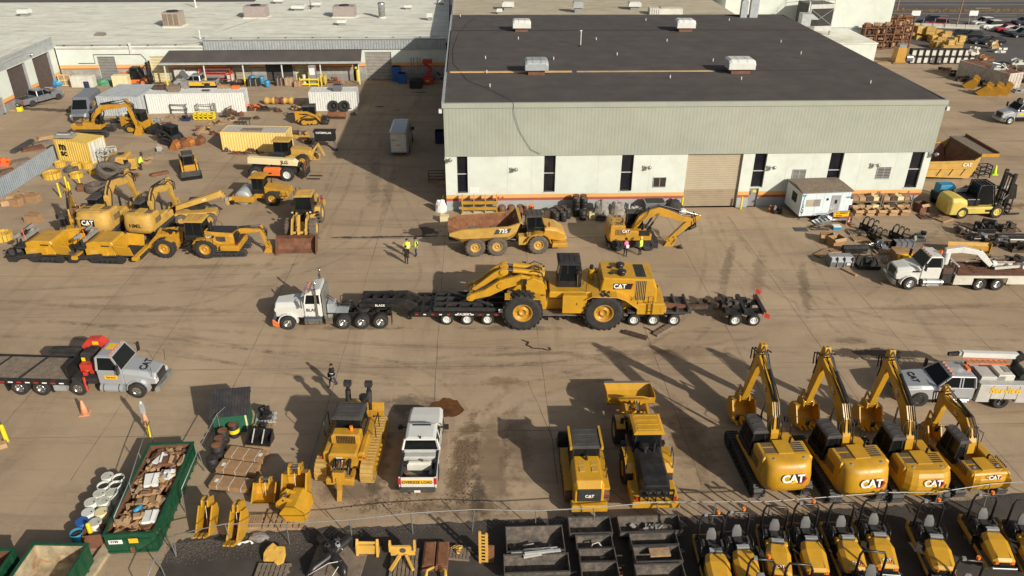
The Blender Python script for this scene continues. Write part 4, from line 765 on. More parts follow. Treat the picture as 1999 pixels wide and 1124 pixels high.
 # ------------------------------------------------------------------ the great bare wheel loader on the lowboy trailer
BLX,BLY=at(1175,641).x,at(1175,641).y
def big_loader():
 t=thing('wheel_loader','giant yellow wheel loader without a bucket, loaded on the black lowboy trailer','wheel loader')
 y=YELN
 for x in(0,5.89):
  for s in(1,-1):wheel(t,x,s*1.72,1.42,1.15,YEL,s,RUB,.50,22)
 def rear(b):
  b.prism([(-3.95,2.0),(-3.9,3.55),(-3.6,4.55),(.1,4.7),(.25,3.4),(.25,1.5),(-1.2,1.5),(-3.2,1.8)],-1.35,1.35,y,'y',.1)
  b.box(-4.5,-2.5,-1.6,1.6,1.0,2.05,y,.08);b.box(-4.65,-4.2,-1.62,1.62,1.15,1.75,y)
  for s in(-1,1):
   b.loft([[(x,s*1.30,z),(x,s*2.25,z),(x,s*2.25,z-.12),(x,s*1.30,z-.12)]for x,z in((-2.55,1.9),(-1.5,2.95),(-.9,3.25),(.9,3.3),(1.35,2.95))],y)
  b.box(.2,3.95,-1.55,1.55,2.65,3.3,y,.06)
 rf=mk('rear_frame',t,rear,.04)
 mk('side_panel',t,lambda b:(b.box(1.25,3.0,1.5,2.05,1.35,3.25,y,.05),b.box(1.25,3.0,-2.05,-1.5,1.35,3.25,y,.05),b.box(1.95,2.0,2.05,2.07,2.2,2.5,BLK)),.03)
 mk('belly_frame',t,lambda b:(b.box(-3.5,4.2,-.8,.8,1.0,2.0,y),b.cyl((0,-1.2,1.37),(0,1.2,1.37),.45,y,n=12),b.cyl((5.89,-1.2,1.37),(5.89,1.2,1.37),.45,y,n=12)))
 gr=lambda b:([b.box(-3.05+i*.13,-2.98+i*.13,1.345,1.385,2.3,4.4,BLKM)for i in range(6)],[b.box(-3.05+i*.13,-2.98+i*.13,-.95,.95,4.57,4.62,BLKM)for i in range(6)],b.box(-3.08,-2.27,1.35,1.37,2.28,4.42,YELD),b.box(-3.08,-2.27,-1,1,4.56,4.6,DGR))
 mk('radiator_grille',t,gr)
 mk('air_cleaner',t,lambda b:[(b.cyl((-1.3,q,4.6),(-1.3,q,5.0),.26,BLK,n=12),b.sph((-1.3,q,5.05),.36,.36,.2,BLK,12,5))for q in(-.35,.75)])
 mk('exhaust_port',t,lambda b:[b.cyl((-.55,q,4.64),(-.55,q,4.76),.18,BLK,n=10)for q in(-.3,.6)])
 mk('exhaust_stack',t,lambda b:(b.cyl((.75,-.6,3.3),(.75,-.6,4.35),.25,y,n=12),b.cyl((.75,-.6,4.35),(.75,-.6,4.75),.14,BLK,n=10)))
 logo(t,(-1.15,1.36,3.8),(0,1,0),(0,0,1),.42,'bar');text('992K',WLET,t,'lettering',.3,(-1.98,1.39,3.85),(0,1,0),(0,0,1),.02,.012)
 mk('tail_lamp',t,lambda b:(b.cyl((-4.55,1.0,1.9),(-4.66,1.0,1.9),.1,BLK,n=8),b.cyl((-3.92,.8,3.4),(-4.0,.8,3.4),.16,BLK,n=8)))
 c=glassbox(t,1.9,3.35,-.85,.85,3.3,5.75,.12,BLKM,BLK,roof_over=.22,lean=.2,post=.12,roofz=.2)
 mk('cab_awning',t,lambda b:(b.box(1.62,1.9,-.95,.95,5.1,5.3,BLK),b.obox((1.75,.98,4.2),.25,.1,1.5,BLK),b.obox((1.75,-.98,4.2),.25,.1,1.5,BLK)))
 mk('ladder',t,lambda b:([b.tube([(-3.6,1.62+.06,1.1),(-3.6,1.68,2.9),(-3.25,1.68,2.9),(-3.25,1.68,1.1)],.03,BLK,5)],[b.cyl((-3.6,1.68,z),(-3.25,1.68,z),.025,BLK,n=5)for z in(1.3,1.65,2.0,2.35)]))
 handrail(t,[(-2.0,1.68,1.8),(-2.0,1.68,2.6),(-2.3,1.68,3.0),(-2.5,1.68,2.2)]);handrail(t,[(1.3,1.5,3.3),(1.3,1.5,4.2),(.4,1.5,4.3),(.1,1.35,4.6)])
 def front(b):
  pol(b,[(3.9,1.2),(3.9,2.6),(4.4,3.9),(5.2,4.35),(5.9,4.0),(6.9,2.6),(7.1,1.3),(6.2,1.0)],1.7,y)
  for s in(-1,1):
   pol(b,[(4.1,2.6),(4.5,4.2),(5.2,4.55),(5.7,4.2),(5.6,2.7)],.2,y,s*1.15);b.box(4.6,7.2,min(s*1.25,s*2.2),max(s*1.25,s*2.2),2.86,2.95,y);b.box(4.2,4.6,min(s*.9,s*1.6),max(s*.9,s*1.6),1.4,2.8,y)
 mk('front_frame',t,front,.04)
 for s in(-1,1):
  mk('lift_arm',t,lambda b:spine(b,[(4.7,3.95),(6.0,4.25),(7.3,3.75),(8.5,2.75),(9.75,2.25)],[.6,.95,1.0,.75,.55],.28,y,s*.95),.03)
  mk('lever_link',t,lambda b:(spine(b,[(7.2,4.9),(7.9,4.35),(8.8,3.4),(9.5,2.75)],[.55,.55,.42,.35],.22,y,s*.42),b.cyl((7.25,s*.2,4.75),(7.25,s*.65,4.75),.32,y,n=12)),.02)
  mk('tilt_cylinder',t,lambda b:(b.cyl((4.6,s*.42,4.55),(6.6,s*.42,4.85),.24,y,n=12),b.cyl((6.6,s*.42,4.85),(7.2,s*.42,4.9),.13,CHR,n=10),b.cyl((4.3,s*.42,4.5),(4.7,s*.42,4.56),.3,y,n=12)))
  mk('lift_cylinder',t,lambda b:(b.cyl((4.6,s*1.35,2.3),(6.0,s*1.35,2.75),.2,y,n=10),b.cyl((6.0,s*1.35,2.75),(7.0,s*1.2,3.1),.11,CHR,n=8)))
  mk('arm_boss',t,lambda b:[b.cyl((x,s*.75,z),(x,s*1.2,z),r,y,n=12)for x,z,r in((4.75,3.95,.36),(7.4,3.65,.34),(9.7,2.25,.3))])
 mk('cross_tube',t,lambda b:(b.cyl((7.6,-.9,3.5),(7.6,.9,3.5),.3,y,n=12),b.cyl((9.7,-1.25,2.25),(9.7,1.25,2.25),.16,y,n=10)))
 mk('hydraulic_hose',t,lambda b:[b.tube([(4.2,q,3.2),(4.5,q,4.75),(5.0,q,5.0),(5.6,q*.8,4.7),(6.3,q,4.3)],.05,BLKM,5)for q in(-.8,-.15,.1,.7)]+[b.tube([(4.1,1.3,2.2+q),(4.5,1.45,2.5+q),(4.9,1.3,2.2+q)],.05,BLKM,5)for q in(0,.2,.4)])
 for s in(-1,1):mk('headlamp',t,lambda b:(b.box(5.6,5.9,s*1.4-.2,s*1.4+.2,4.15,4.45,BLK),b.box(5.9,5.92,s*1.4-.15,s*1.4+.15,4.2,4.4,HLENS)))
 return t
bl=big_loader()
for c in bl.children:
 if c.name.split('.')[0]in('wheel',):continue
 f=lambda z:z if z<1.5 else 1.5+(z-1.5)*.75
 if 'logo' in c.name or 'lettering' in c.name:M=c.matrix_local.copy();M.translation.z=f(M.translation.z);c.matrix_local=M;continue
 for q in[c,*c.children]:
  for v in q.data.vertices:v.co.z=f(v.co.z)
bl.location=(BLX,BLY+1.95,.0);bl.rotation_euler=(0,0,R(180.4))
# ------------------------------------------------------------------ lowboy trailer under it
def trailer():
 t=thing('lowboy_trailer','long black multi axle lowboy trailer carrying the giant wheel loader','trailer')
 X=lambda px:(1175-px)/26.6
 for px in(870,910,950,1238,1276,1317,1438,1475):
  for s in(-1,1):wheel(t,X(px),s*1.05,.47,.52,WHT,s,RUB,.60)
 def rail(b,pts,w=.28,ys=(-.65,.65)):
  for yy in ys:pol(b,pts,w,BLK,yy)
 mk('gooseneck',t,lambda b:(rail(b,[(X(700),1.25),(X(700),1.65),(X(790),1.8),(X(812),1.4),(X(812),.7),(X(800),.75),(X(785),1.25)]),[b.box(X(p)-.12,X(p)+.12,-.65,.65,1.3,1.62,BLK)for p in(705,725,745,765,785)],b.box(X(770),X(700),.6,1.0,1.35,1.62,BLK),b.box(X(770),X(700),-1,-.6,1.35,1.62,BLK)))
 mk('main_beam',t,lambda b:(rail(b,[(X(800),.62),(X(800),1.1),(X(860),1.2),(X(1000),1.2),(X(1010),.85),(X(1225),.85),(X(1235),1.15),(X(1340),1.15),(X(1340),.7),(X(1220),.45),(X(1005),.45),(X(990),.62)],.34),[b.box(X(p)-.1,X(p)+.1,-1.45,1.45,.95,1.15,BLK)for p in(808,822,838,854,892,930,968,990)],[b.box(X(p)-.1,X(p)+.1,-1.3,1.3,.5,.7,BLK)for p in range(1020,1225,22)]))
 mk('side_rail',t,lambda b:[(b.box(X(990),X(808),s*1.46-.06,s*1.46+.06,.92,1.2,BLK),b.box(X(1000),X(855),s*.9-.4,s*.9+.4,1.0,1.1,BLK))for s in(-1,1)])
 mk('deck_frame',t,lambda b:([b.beam((X(845),y,1.32),(X(985),y,1.32),.14,.26,BLKM)for y in(-1.2,-.4,.4,1.2)],[b.box(X(p)-.06,X(p)+.06,-1.25,1.25,1.26,1.4,BLKM)for p in(846,870,896,922,950,984)],b.beam((X(870),-1.2,1.5),(X(960),1.0,1.55),.12,.14,DGR)))
 mk('deck_plank',t,lambda b:b.box(X(1225),X(1008),-1.3,1.3,.86,.92,WOODD))
 mk('rear_frame',t,lambda b:(b.box(X(1350),X(1225),-1.2,1.2,1.0,1.12,DGR),[b.cyl((X(p),-1.2,1.25),(X(p),1.2,1.25),.12,DGR,n=8)for p in(1300,1322,1345)],b.beam((X(1300),.5,1.35),(X(1352),.5,1.1),.3,.3,RUSTB)))
 mk('towing_beam',t,lambda b:(b.beam((X(1345),0,.95),(X(1425),0,.95),.42,.36,BLK),b.beam((X(1345),.55,1.2),(X(1385),.5,1.25),.3,.3,SALV),[b.obox((X(p),q,1.2),.5,.25,.3,SALV,rz=p)for p,q in((1372,.1),(1388,-.4),(1402,.2),(1420,.6),(1412,-.6))]))
 mk('booster_frame',t,lambda b:(rail(b,[(X(1415),.8),(X(1415),1.15),(X(1495),1.15),(X(1495),.75)],.22),[b.box(X(p)-.14,X(p)+.14,-1.3,1.3,1.0,1.3,BLK)for p in(1420,1456,1492)],[b.obox((X(p),q,1.36),.35,.3,.24,DGR,rz=20)for p,q in((1428,.3),(1432,-.4),(1444,.1),(1470,-.2))]))
 for px in(1430,1457):mk('fender',t,lambda b:[b.box(X(px+18),X(px-4),s*1.05-.3,s*1.05+.3,.98,1.02,BLK)for s in(-1,1)])
 def flag(b):b.cyl((0,0,0),(0,0,.75),.02,GALV,n=5);b.loft([[(-.02,0,.35),(-.02,0,.75),(.0,0,.75),(.0,0,.35)],[(-.42,.1,.25),(-.42,.1,.62),(-.40,.1,.62),(-.40,.1,.25)]],RED)
 for p,q,z in((1490,-1.2,1.1),(1492,1.3,.45)):part(('flag',),flag,'warning_flag',t,(X(p),q,z))
 for s in(-1,1):
  for i in range(12):mk('reflective_tape',t,lambda b:(b.box(X(985)+i*.58,X(985)+i*.58+.2,s*1.53-.012,s*1.53+.012,1.02,1.1,TAPE if i%2 else WLET)))
 text('TALBERT',WLET,t,'lettering',.26,(X(905),1.54,1.09),(0,1,0));text('BLADE',WLET,t,'lettering',.24,(X(740),1.01,1.5),(0,1,0))
 mk('landing_leg',t,lambda b:[b.beam((X(792),s*.6,1.0),(X(797),s*.6,.12),.16,.16,BLK)for s in(-1,1)]);mk('air_hose',t,lambda b:b.tube([(X(700),.3,1.6),(X(720),.4,2.3),(X(765),.3,2.4),(X(770),.2,1.9)],.03,BLKM,5))
 mk('placard',t,lambda b:b.box(X(982),X(972),1.53,1.55,1.25,1.55,PAPER));return t
tr=trailer();tr.location=(BLX,at(910,633).y+1.25,0);tr.rotation_euler=(0,0,R(180.5))
# ------------------------------------------------------------------ trucks
def cab_shell(t,x0,x1,w,zb,zw,z1,m,slope=.45,tw=.1,roofm=None,rear_slope=.08,name='cab',split=None):
 """cab with belt line zw: body (part), roof, glass and pillars as sub-parts; x1 is the windscreen foot"""
 c=mk(name,t,lambda b:b.loft([[(x0,-w,zb),(x1,-w,zb),(x1,w,zb),(x0,w,zb)],[(x0,-w,zw),(x1,-w,zw),(x1,w,zw),(x0,w,zw)]],m),.05)
 bx,fx,ww=x0+rear_slope,x1-slope,w-tw
 mk('glass',c,lambda b:b.loft([[(x0+.03,-w+.02,zw),(x1-.02,-w+.02,zw),(x1-.02,w-.02,zw),(x0+.03,w-.02,zw)],[(bx+.02,-ww+.01,z1-.08),(fx-.02,-ww+.01,z1-.08),(fx-.02,ww-.01,z1-.08),(bx+.02,ww-.01,z1-.08)]],GLS))
 mk('roof',c,lambda b:b.loft([[(bx-.02,-ww-.02,z1-.1),(fx+.04,-ww-.02,z1-.1),(fx+.04,ww+.02,z1-.1),(bx-.02,ww+.02,z1-.1)],[(bx,-ww,z1-.03),(fx,-ww,z1-.03),(fx,ww,z1-.03),(bx,ww,z1-.03)],[(bx+.15,-ww+.15,z1+.02),(fx-.15,-ww+.15,z1+.02),(fx-.15,ww-.15,z1+.02),(bx+.15,ww-.15,z1+.02)]],roofm or m),.03)
 def pil(b):
  for s in(-1,1):
   b.beam((x1-.05,s*(w-.05),zw-.02),(fx-.02,s*(ww-.04),z1-.08),.09,.1,m);b.beam((x0+.08,s*(w-.05),zw-.02),(bx+.08,s*(ww-.04),z1-.08),.1,.26,m)
   for f in(split or()):xx=x0+(x1-x0)*f;b.beam((xx,s*(w-.04),zw-.02),(xx,s*(ww-.02),z1-.08),.07,.1,m)
 mk('pillar',c,pil);return c
def truck_nose(t,x0,x1,w,zb,z0,z1,m,wf=None,grille=True,gm=BLKM):
 """sloping bonnet from the windscreen foot x0 forward to x1"""
 wf=wf or w*.85
 h=mk('hood',t,lambda b:b.loft([[(x0,-w,zb),(x0,-w,z0-.2),(x0,-w*.8,z0),(x0,w*.8,z0),(x0,w,z0-.2),(x0,w,zb)],[((x0+x1)/2,-(w+wf)/2,zb),((x0+x1)/2,-(w+wf)/2,(z0+z1)/2-.22),((x0+x1)/2,-w*.66,(z0+z1)/2+.03),((x0+x1)/2,w*.66,(z0+z1)/2+.03),((x0+x1)/2,(w+wf)/2,(z0+z1)/2-.22),((x0+x1)/2,(w+wf)/2,zb)],[(x1-.06,-wf,zb),(x1-.06,-wf,z1-.3),(x1-.1,-wf*.66,z1),(x1-.1,wf*.66,z1),(x1-.06,wf,z1-.3),(x1-.06,wf,zb)]],m),.06)
 if grille:
  mk('grille',t,lambda b:(b.box(x1-.08,x1,-wf*.6,wf*.6,zb+.1,z1-.12,gm),[b.box(x1,x1+.02,-wf*.6,wf*.6,zb+.15+i*.14,zb+.2+i*.14,DGR if gm is BLKM else CHR)for i in range(int((z1-zb-.3)/.14))]))
 for s in(-1,1):mk('headlight',t,lambda b:b.box(x1-.12,x1-.03,s*wf*.82-.16,s*wf*.82+.16,z1-.62,z1-.36,HLENS))
 return h
def arch(par,x,w,r,m,y=0.):
 """wheel arch lip over a front wheel"""
 for s in(-1,1):
  mk('fender',par,lambda b:b.loft([[(x+rr*cos(a),s*yy,r*.95+rr*sin(a))for rr,yy in((r*1.2,w-.35),(r*1.2,w+.06),(r*1.34,w+.06),(r*1.34,w-.35))]for a in[pi*(i/8)*1.05-.1 for i in range(9)]],m))
def stacks(t,x,y,z0,z1,m=CHR):
 return mk('exhaust_stack',t,lambda b:(b.cyl((x,y,z0),(x,y,z1-.5),.1,m,n=10),b.tube([(x,y,z1-.5),(x,y,z1-.1),(x-.12,y,z1+.1)],.075,m,8)))
def big_mirrors(t,x,w,z,m=BLK):
 for s in(-1,1):mk('mirror',t,lambda b:(b.tube([(x,s*w,z+.3),(x+.1,s*(w+.28),z+.25),(x+.1,s*(w+.28),z-.35),(x,s*w,z-.4)],.02,m,5),b.box(x+.05,x+.15,s*(w+.32)-.12,s*(w+.32)+.12,z-.35,z+.25,m)))
def tank(t,x0,x1,y,z,r=.32,m=ALU):
 for s in(-1,1):mk('fuel_tank',t,lambda b:(b.cyl((x0,s*y,z),(x1,s*y,z),r,m,n=14),[b.cyl((x,s*y,z),(x+.06,s*y,z),r+.012,DGR,n=14)for x in(x0+.2,x1-.26)]))
def steps(t,x0,x1,y):
 for s in(-1,1):mk('side_step',t,lambda b:b.box(x0,x1,s*y-.12,s*y+.12,.42,.5,ALU))
def chassis(t,x0,x1,z=.85,m=BLK):mk('chassis',t,lambda b:([b.box(x0,x1,s*.42-.06,s*.42+.06,z-.18,z+.1,m)for s in(-1,1)],[b.box(x,x+.12,-.4,.4,z-.12,z+.06,m)for x in[x0+.1+i*1.1 for i in range(int((x1-x0)/1.1))]]))
def bumper(t,x,w,z,m=CHR,h=.32):mk('bumper',t,lambda b:b.loft([[(x-.25,-w,z),(x-.05,-w*.8,z),(x,0,z),(x-.05,w*.8,z),(x-.25,w,z),(x-.3,0,z)],[(x-.25,-w,z+h),(x-.05,-w*.8,z+h),(x,0,z+h),(x-.05,w*.8,z+h),(x-.25,w,z+h),(x-.3,0,z+h)]],m))
def roof_lamps(t,x,w,z,n=5):
 for i in range(n):mk('marker_lamp',t,lambda b:b.box(x-.05,x+.05,-w+2*w*i/(n-1)-.05,-w+2*w*i/(n-1)+.05,z,z+.07,BEAC))
 # white heavy haul tractor facing left
def tractor():
 t=thing('tractor_truck','white conventional tractor truck with tall exhaust stacks pulling the lowboy','truck');m=WHT
 X=lambda px:(562-px)/27.4
 for s in(-1,1):wheel(t,0,s*1.05,.54,.32,CHR,s,RUB,.56)
 for px in(672,709,746):
  for s in(-1,1):wheel(t,X(px),s*.95,.54,.62,CHR,s,RUB,.56)
 chassis(t,X(768),.9);cab_shell(t,X(632),X(597),1.02,.95,2.05,2.85,m,.18,.06,rear_slope=.02)
 mk('sleeper_fairing',t,lambda b:b.prism([(X(632),2.82),(X(597)-.3,2.82),(X(612),3.05),(X(630),3.2),(X(632),3.2)],-.9,.9,m,'y',.08))
 truck_nose(t,X(597),.95,.92,.85,2.05,1.92,m,.72,True,CHR);arch(t,0,.98,.54,m);bumper(t,1.15,1.15,.42)
 for s in(-1,1):stacks(t,X(622),s*1.05,.9,3.75)
 big_mirrors(t,X(598),1.02,2.3,CHR);tank(t,X(632),X(597),.98,.72,.36,CHR);roof_lamps(t,X(600)-.1,.7,2.86)
 mk('side_box',t,lambda b:[b.box(X(652),X(638),s*1.0-.24,s*1.0+.24,.5,1.05,CHR)for s in(-1,1)]);mk('headache_rack',t,lambda b:b.box(X(638),X(634),-1.0,1.0,1.0,2.9,ALU))
 mk('tool_box',t,lambda b:b.box(X(655),X(640),-.3,.6,1.05,1.75,GALV,.03));mk('deck_plate',t,lambda b:b.box(X(680),X(655),-.5,.5,.98,1.02,GALV));mk('fifth_wheel',t,lambda b:b.cyl((X(709),0,.95),(X(709),0,1.2),.5,BLKM,n=14))
 mk('mud_flap',t,lambda b:[b.box(X(769),X(768),s*.95-.3,s*.95+.3,.3,1.0,BLK)for s in(-1,1)]);mk('front_flag',t,lambda b:b.loft([[(1.0,1.2,.35),(1.0,1.2,.9),(1.05,1.22,.9),(1.05,1.22,.35)],[(.6,1.24,.3),(.6,1.24,.62),(.62,1.26,.62),(.62,1.26,.3)]],ORG))
 text('BLAIR',BLET,t,'lettering',.34,(X(613),1.04,1.55),(0,1,0),(0,0,1),.02);mk('spare_hose',t,lambda b:[b.tube([(X(634),q,2.2),(X(645),q,2.0),(X(660),q,1.4),(X(690),q,1.3)],.03,BLKM,5)for q in(-.2,.1)])
 mk('sun_visor',t,lambda b:b.loft([[(X(597)-.1,-.95,2.72),(X(597)-.1,.95,2.72),(X(597)-.12,.95,2.76),(X(597)-.12,-.95,2.76)],[(X(597)+.15,-.9,2.6),(X(597)+.15,.9,2.6),(X(597)+.15,.9,2.63),(X(597)+.15,-.9,2.63)]],m));return t
tt=tractor();p=at(562,644);tt.location=(p.x,p.y+1.2,0);tt.rotation_euler=(0,0,R(182.5))
# silver truck with red knuckle crane, left edge
def crane_truck_left():
 t=thing('crane_truck','silver flatbed truck with red knuckle crane behind its cab','truck');m=SIL
 for s in(-1,1):wheel(t,0,s*1.08,.54,.32,CHR,s,RUB,.56)
 for x in(-3.85,-6.2,-7.6):
  for s in(-1,1):wheel(t,x,s*.98,.54,.6 if x<-4 else .34,CHR,s,RUB,.56)
 chassis(t,-9.4,.9);cab_shell(t,-2.35,-.75,1.08,.95,2.0,2.95,m,.5,.12);truck_nose(t,-.75,1.25,1.0,.85,1.95,1.55,m,.82);arch(t,0,1.0,.54,m);bumper(t,1.45,1.18,.45,ALU)
 roof_lamps(t,-1.35,.75,2.97);big_mirrors(t,-.85,1.08,2.3);tank(t,-2.3,-.85,1.0,.65,.3,SIL);text('CAT',BLET,t,'lettering',.62,(.35,0,1.80),(.19,0,1),(-1,0,.2),.03,.012)
 mk('warning_label',t,lambda b:b.box(-2.0,-1.5,-.1,.55,2.965,2.98,LOGOY));mk('door_sign',t,lambda b:[b.box(-1.9,-1.1,s*1.085-.008,s*1.085+.008,1.35,1.6,LOGOY)for s in(-1,1)]);text('Service',BLET,t,'lettering',.2,(-1.5,-1.1,1.48),(0,-1,0))
 mk('flat_bed',t,lambda b:(b.box(-12.5,-4.2,-1.25,1.25,1.1,1.25,BLK),b.box(-12.5,-4.25,-1.2,1.2,1.25,1.29,WOODD)));mk('side_rub_rail',t,lambda b:[b.box(-12.5,-4.2,s*1.3-.05,s*1.3+.05,.95,1.35,BLK)for s in(-1,1)])
 mk('bed_strap',t,lambda b:(b.beam((-7.4,-1.2,1.31),(-6.9,1.2,1.31),.18,.03,BLKM),b.beam((-9.8,-1.2,1.31),(-9.3,1.2,1.31),.15,.03,BLKM)))
 for i in range(9):mk('reflective_tape',t,lambda b:b.box(-9.2+i*.55,-8.9+i*.55,-1.365,-1.35,1.05,1.13,TAPE if i%2 else WLET))
 mk('mud_flap',t,lambda b:[b.box(x,x+.04,s*.98-.3,s*.98+.3,.3,1.0,BLK)for x in(-8.35,-5.4)for s in(-1,1)]);mk('tool_box',t,lambda b:b.box(-5.4,-4.55,-1.2,-.8,.4,.95,GALV));mk('crane_base',t,lambda b:(b.box(-4.1,-2.5,-1.1,1.1,.95,1.35,BLKM),b.box(-3.7,-2.9,-.55,.35,1.35,2.0,RED),[b.obox((-3.2+.3*sin(i*3),-.9+.17*i,1.5+.1*cos(i*2)),.24,.16,.24,(RED,BLK,YELS,GRY)[i%4],rz=i*20)for i in range(11)]))
 mk('crane_column',t,lambda b:(b.cyl((-3.3,.35,1.35),(-3.3,.35,2.5),.36,BLKM,n=12),b.box(-3.75,-2.85,-.1,.8,1.7,2.6,BLKM,.1),b.box(-3.74,-3.5,-.115,.2,2.0,2.25,YELS)))
 mk('crane_boom',t,lambda b:(spine(b,[(-3.9,2.5),(-3.4,2.95),(-2.8,2.98),(-2.2,2.6)],[.3,.45,.5,.3],.5,RED,.85),b.box(-3.2,-2.8,.59,.595,2.8,3.05,LOGOY)),.04);mk('crane_arm',t,lambda b:(b.beam((-3.6,1.0,2.2),(-6.2,1.0,2.05),.3,.35,BLKM),b.beam((-3.8,.55,2.1),(-6.2,.55,2.0),.12,.14,BLKM),b.box(-6.25,-6.1,.5,1.1,1.9,2.2,BLKM)))
 for s in(-1,1):mk('outrigger',t,lambda b:(b.beam((-3.2,0,1.05),(-3.2,s*1.25,1.05),.25,.25,BLK),b.cyl((-3.2,s*1.2,.5),(-3.2,s*1.2,1.5),.09,RED,n=8)))
 mk('headboard',t,lambda b:b.box(-4.25,-4.15,-1.2,1.2,1.3,2.2,BLK));mk('aerial',t,lambda b:[b.cyl((1.1,s*.95,1.5),(1.15,s*1.0,2.3),.015,BLK,n=4)for s in(-1,1)]);return t
o=crane_truck_left();p=at(272,777);o.rotation_euler=(0,0,R(-2.0));o.location=(p.x,p.y+1.2,0)
# white flatbed truck with folded white crane, right edge
def crane_truck_right():
 t=thing('crane_truck','white flatbed truck with white crane folded over its bed','truck');m=WHT
 for s in(-1,1):wheel(t,0,s*1.05,.54,.32,ALU,s,RUB,.56)
 for x in(-5.6,-7.0):
  for s in(-1,1):wheel(t,x,s*.98,.54,.6,ALU,s,RUB,.5)
 chassis(t,-9.6,.9);cab_shell(t,-2.3,-.75,1.05,.95,1.95,2.85,m,.5,.12);truck_nose(t,-.75,1.15,1.0,.8,1.95,1.7,m,.85,True,DGR);arch(t,0,1.0,.54,m);bumper(t,1.4,1.15,.45,ALU);roof_lamps(t,-1.35,.75,2.87);big_mirrors(t,-.9,1.05,2.2)
 mk('hood_vent',t,lambda b:[b.box(-.7,-.1,s*.98-.02,s*.98+.02,1.5,1.62,BLK)for s in(-1,1)]);tank(t,-2.6,-1.0,1.0,.65,.28);steps(t,-2.3,-.9,1.2)
 mk('beacon',t,lambda b:b.cyl((-2.3,.3,2.86),(-2.3,.3,3.15),.1,ORG,n=8));mk('flat_bed',t,lambda b:(b.box(-9.6,-3.5,-1.25,1.25,1.15,1.3,WHTD),b.box(-9.6,-3.55,-1.18,1.18,1.3,1.34,RUSTB)))
 for s in(-1,1):
  mk('side_skirt',t,lambda b:(b.box(-4.95,-3.4,s*1.22-.05,s*1.22+.05,.55,1.25,WHTD),b.box(-9.6,-7.7,s*1.22-.05,s*1.22+.05,.6,1.25,WHTD),b.box(-9.6,-3.4,s*1.27-.03,s*1.27+.03,1.16,1.36,WHTD)))
 mk('headboard',t,lambda b:(b.box(-3.55,-3.45,-1.2,1.2,1.3,1.4,WHT),b.box(-3.55,-3.45,-1.2,1.2,2.1,2.2,WHT),[b.box(-3.55,-3.45,y,y+.08,1.4,2.1,BLK)for y in(-1.2,-.7,-.2,.3,.8,1.12)]))
 mk('crane_base',t,lambda b:(b.box(-3.35,-2.5,-1.1,1.1,.6,1.35,BLKM),b.cyl((-2.9,.1,1.3),(-2.9,.1,2.9),.3,WHT,n=12),b.box(-3.2,-2.45,-1.05,-.4,1.35,2.0,WHT),b.box(-3.3,-2.5,.3,1.0,1.35,1.9,SALV)))
 mk('crane_boom',t,lambda b:(spine(b,[(-2.7,3.0),(-4.0,3.15),(-5.6,2.85)],[.4,.5,.35],.35,WHT,.1),spine(b,[(-5.4,2.95),(-5.9,2.5),(-6.7,1.75)],[.5,.5,.35],.32,WHT,.1)),.03)
 mk('crane_hook_block',t,lambda b:(b.cyl((-6.4,-.35,1.55),(-7.1,-.6,1.5),.34,BLK,n=10),b.cyl((-7.1,-.5,1.55),(-7.5,-.6,1.5),.3,WHT,n=10),b.beam((-7.4,-.5,1.5),(-9.0,-.7,1.45),.18,.16,WHTD),b.beam((-7.0,.3,1.55),(-9.3,.5,1.9),.16,.2,WHTD),b.cyl((-9.2,.3,1.9),(-9.2,.7,1.9),.25,WHTD,n=10)))
 mk('bed_plank',t,lambda b:[b.beam((-8.5,-1+.4*i,1.38),(-5.2,-.9+.4*i,1.38),.1,.06,SALV)for i in range(5)]);return t
o=crane_truck_right();p=at(1773,566);o.rotation_euler=(0,0,R(180.5));o.location=(p.x,p.y+1.2,0);
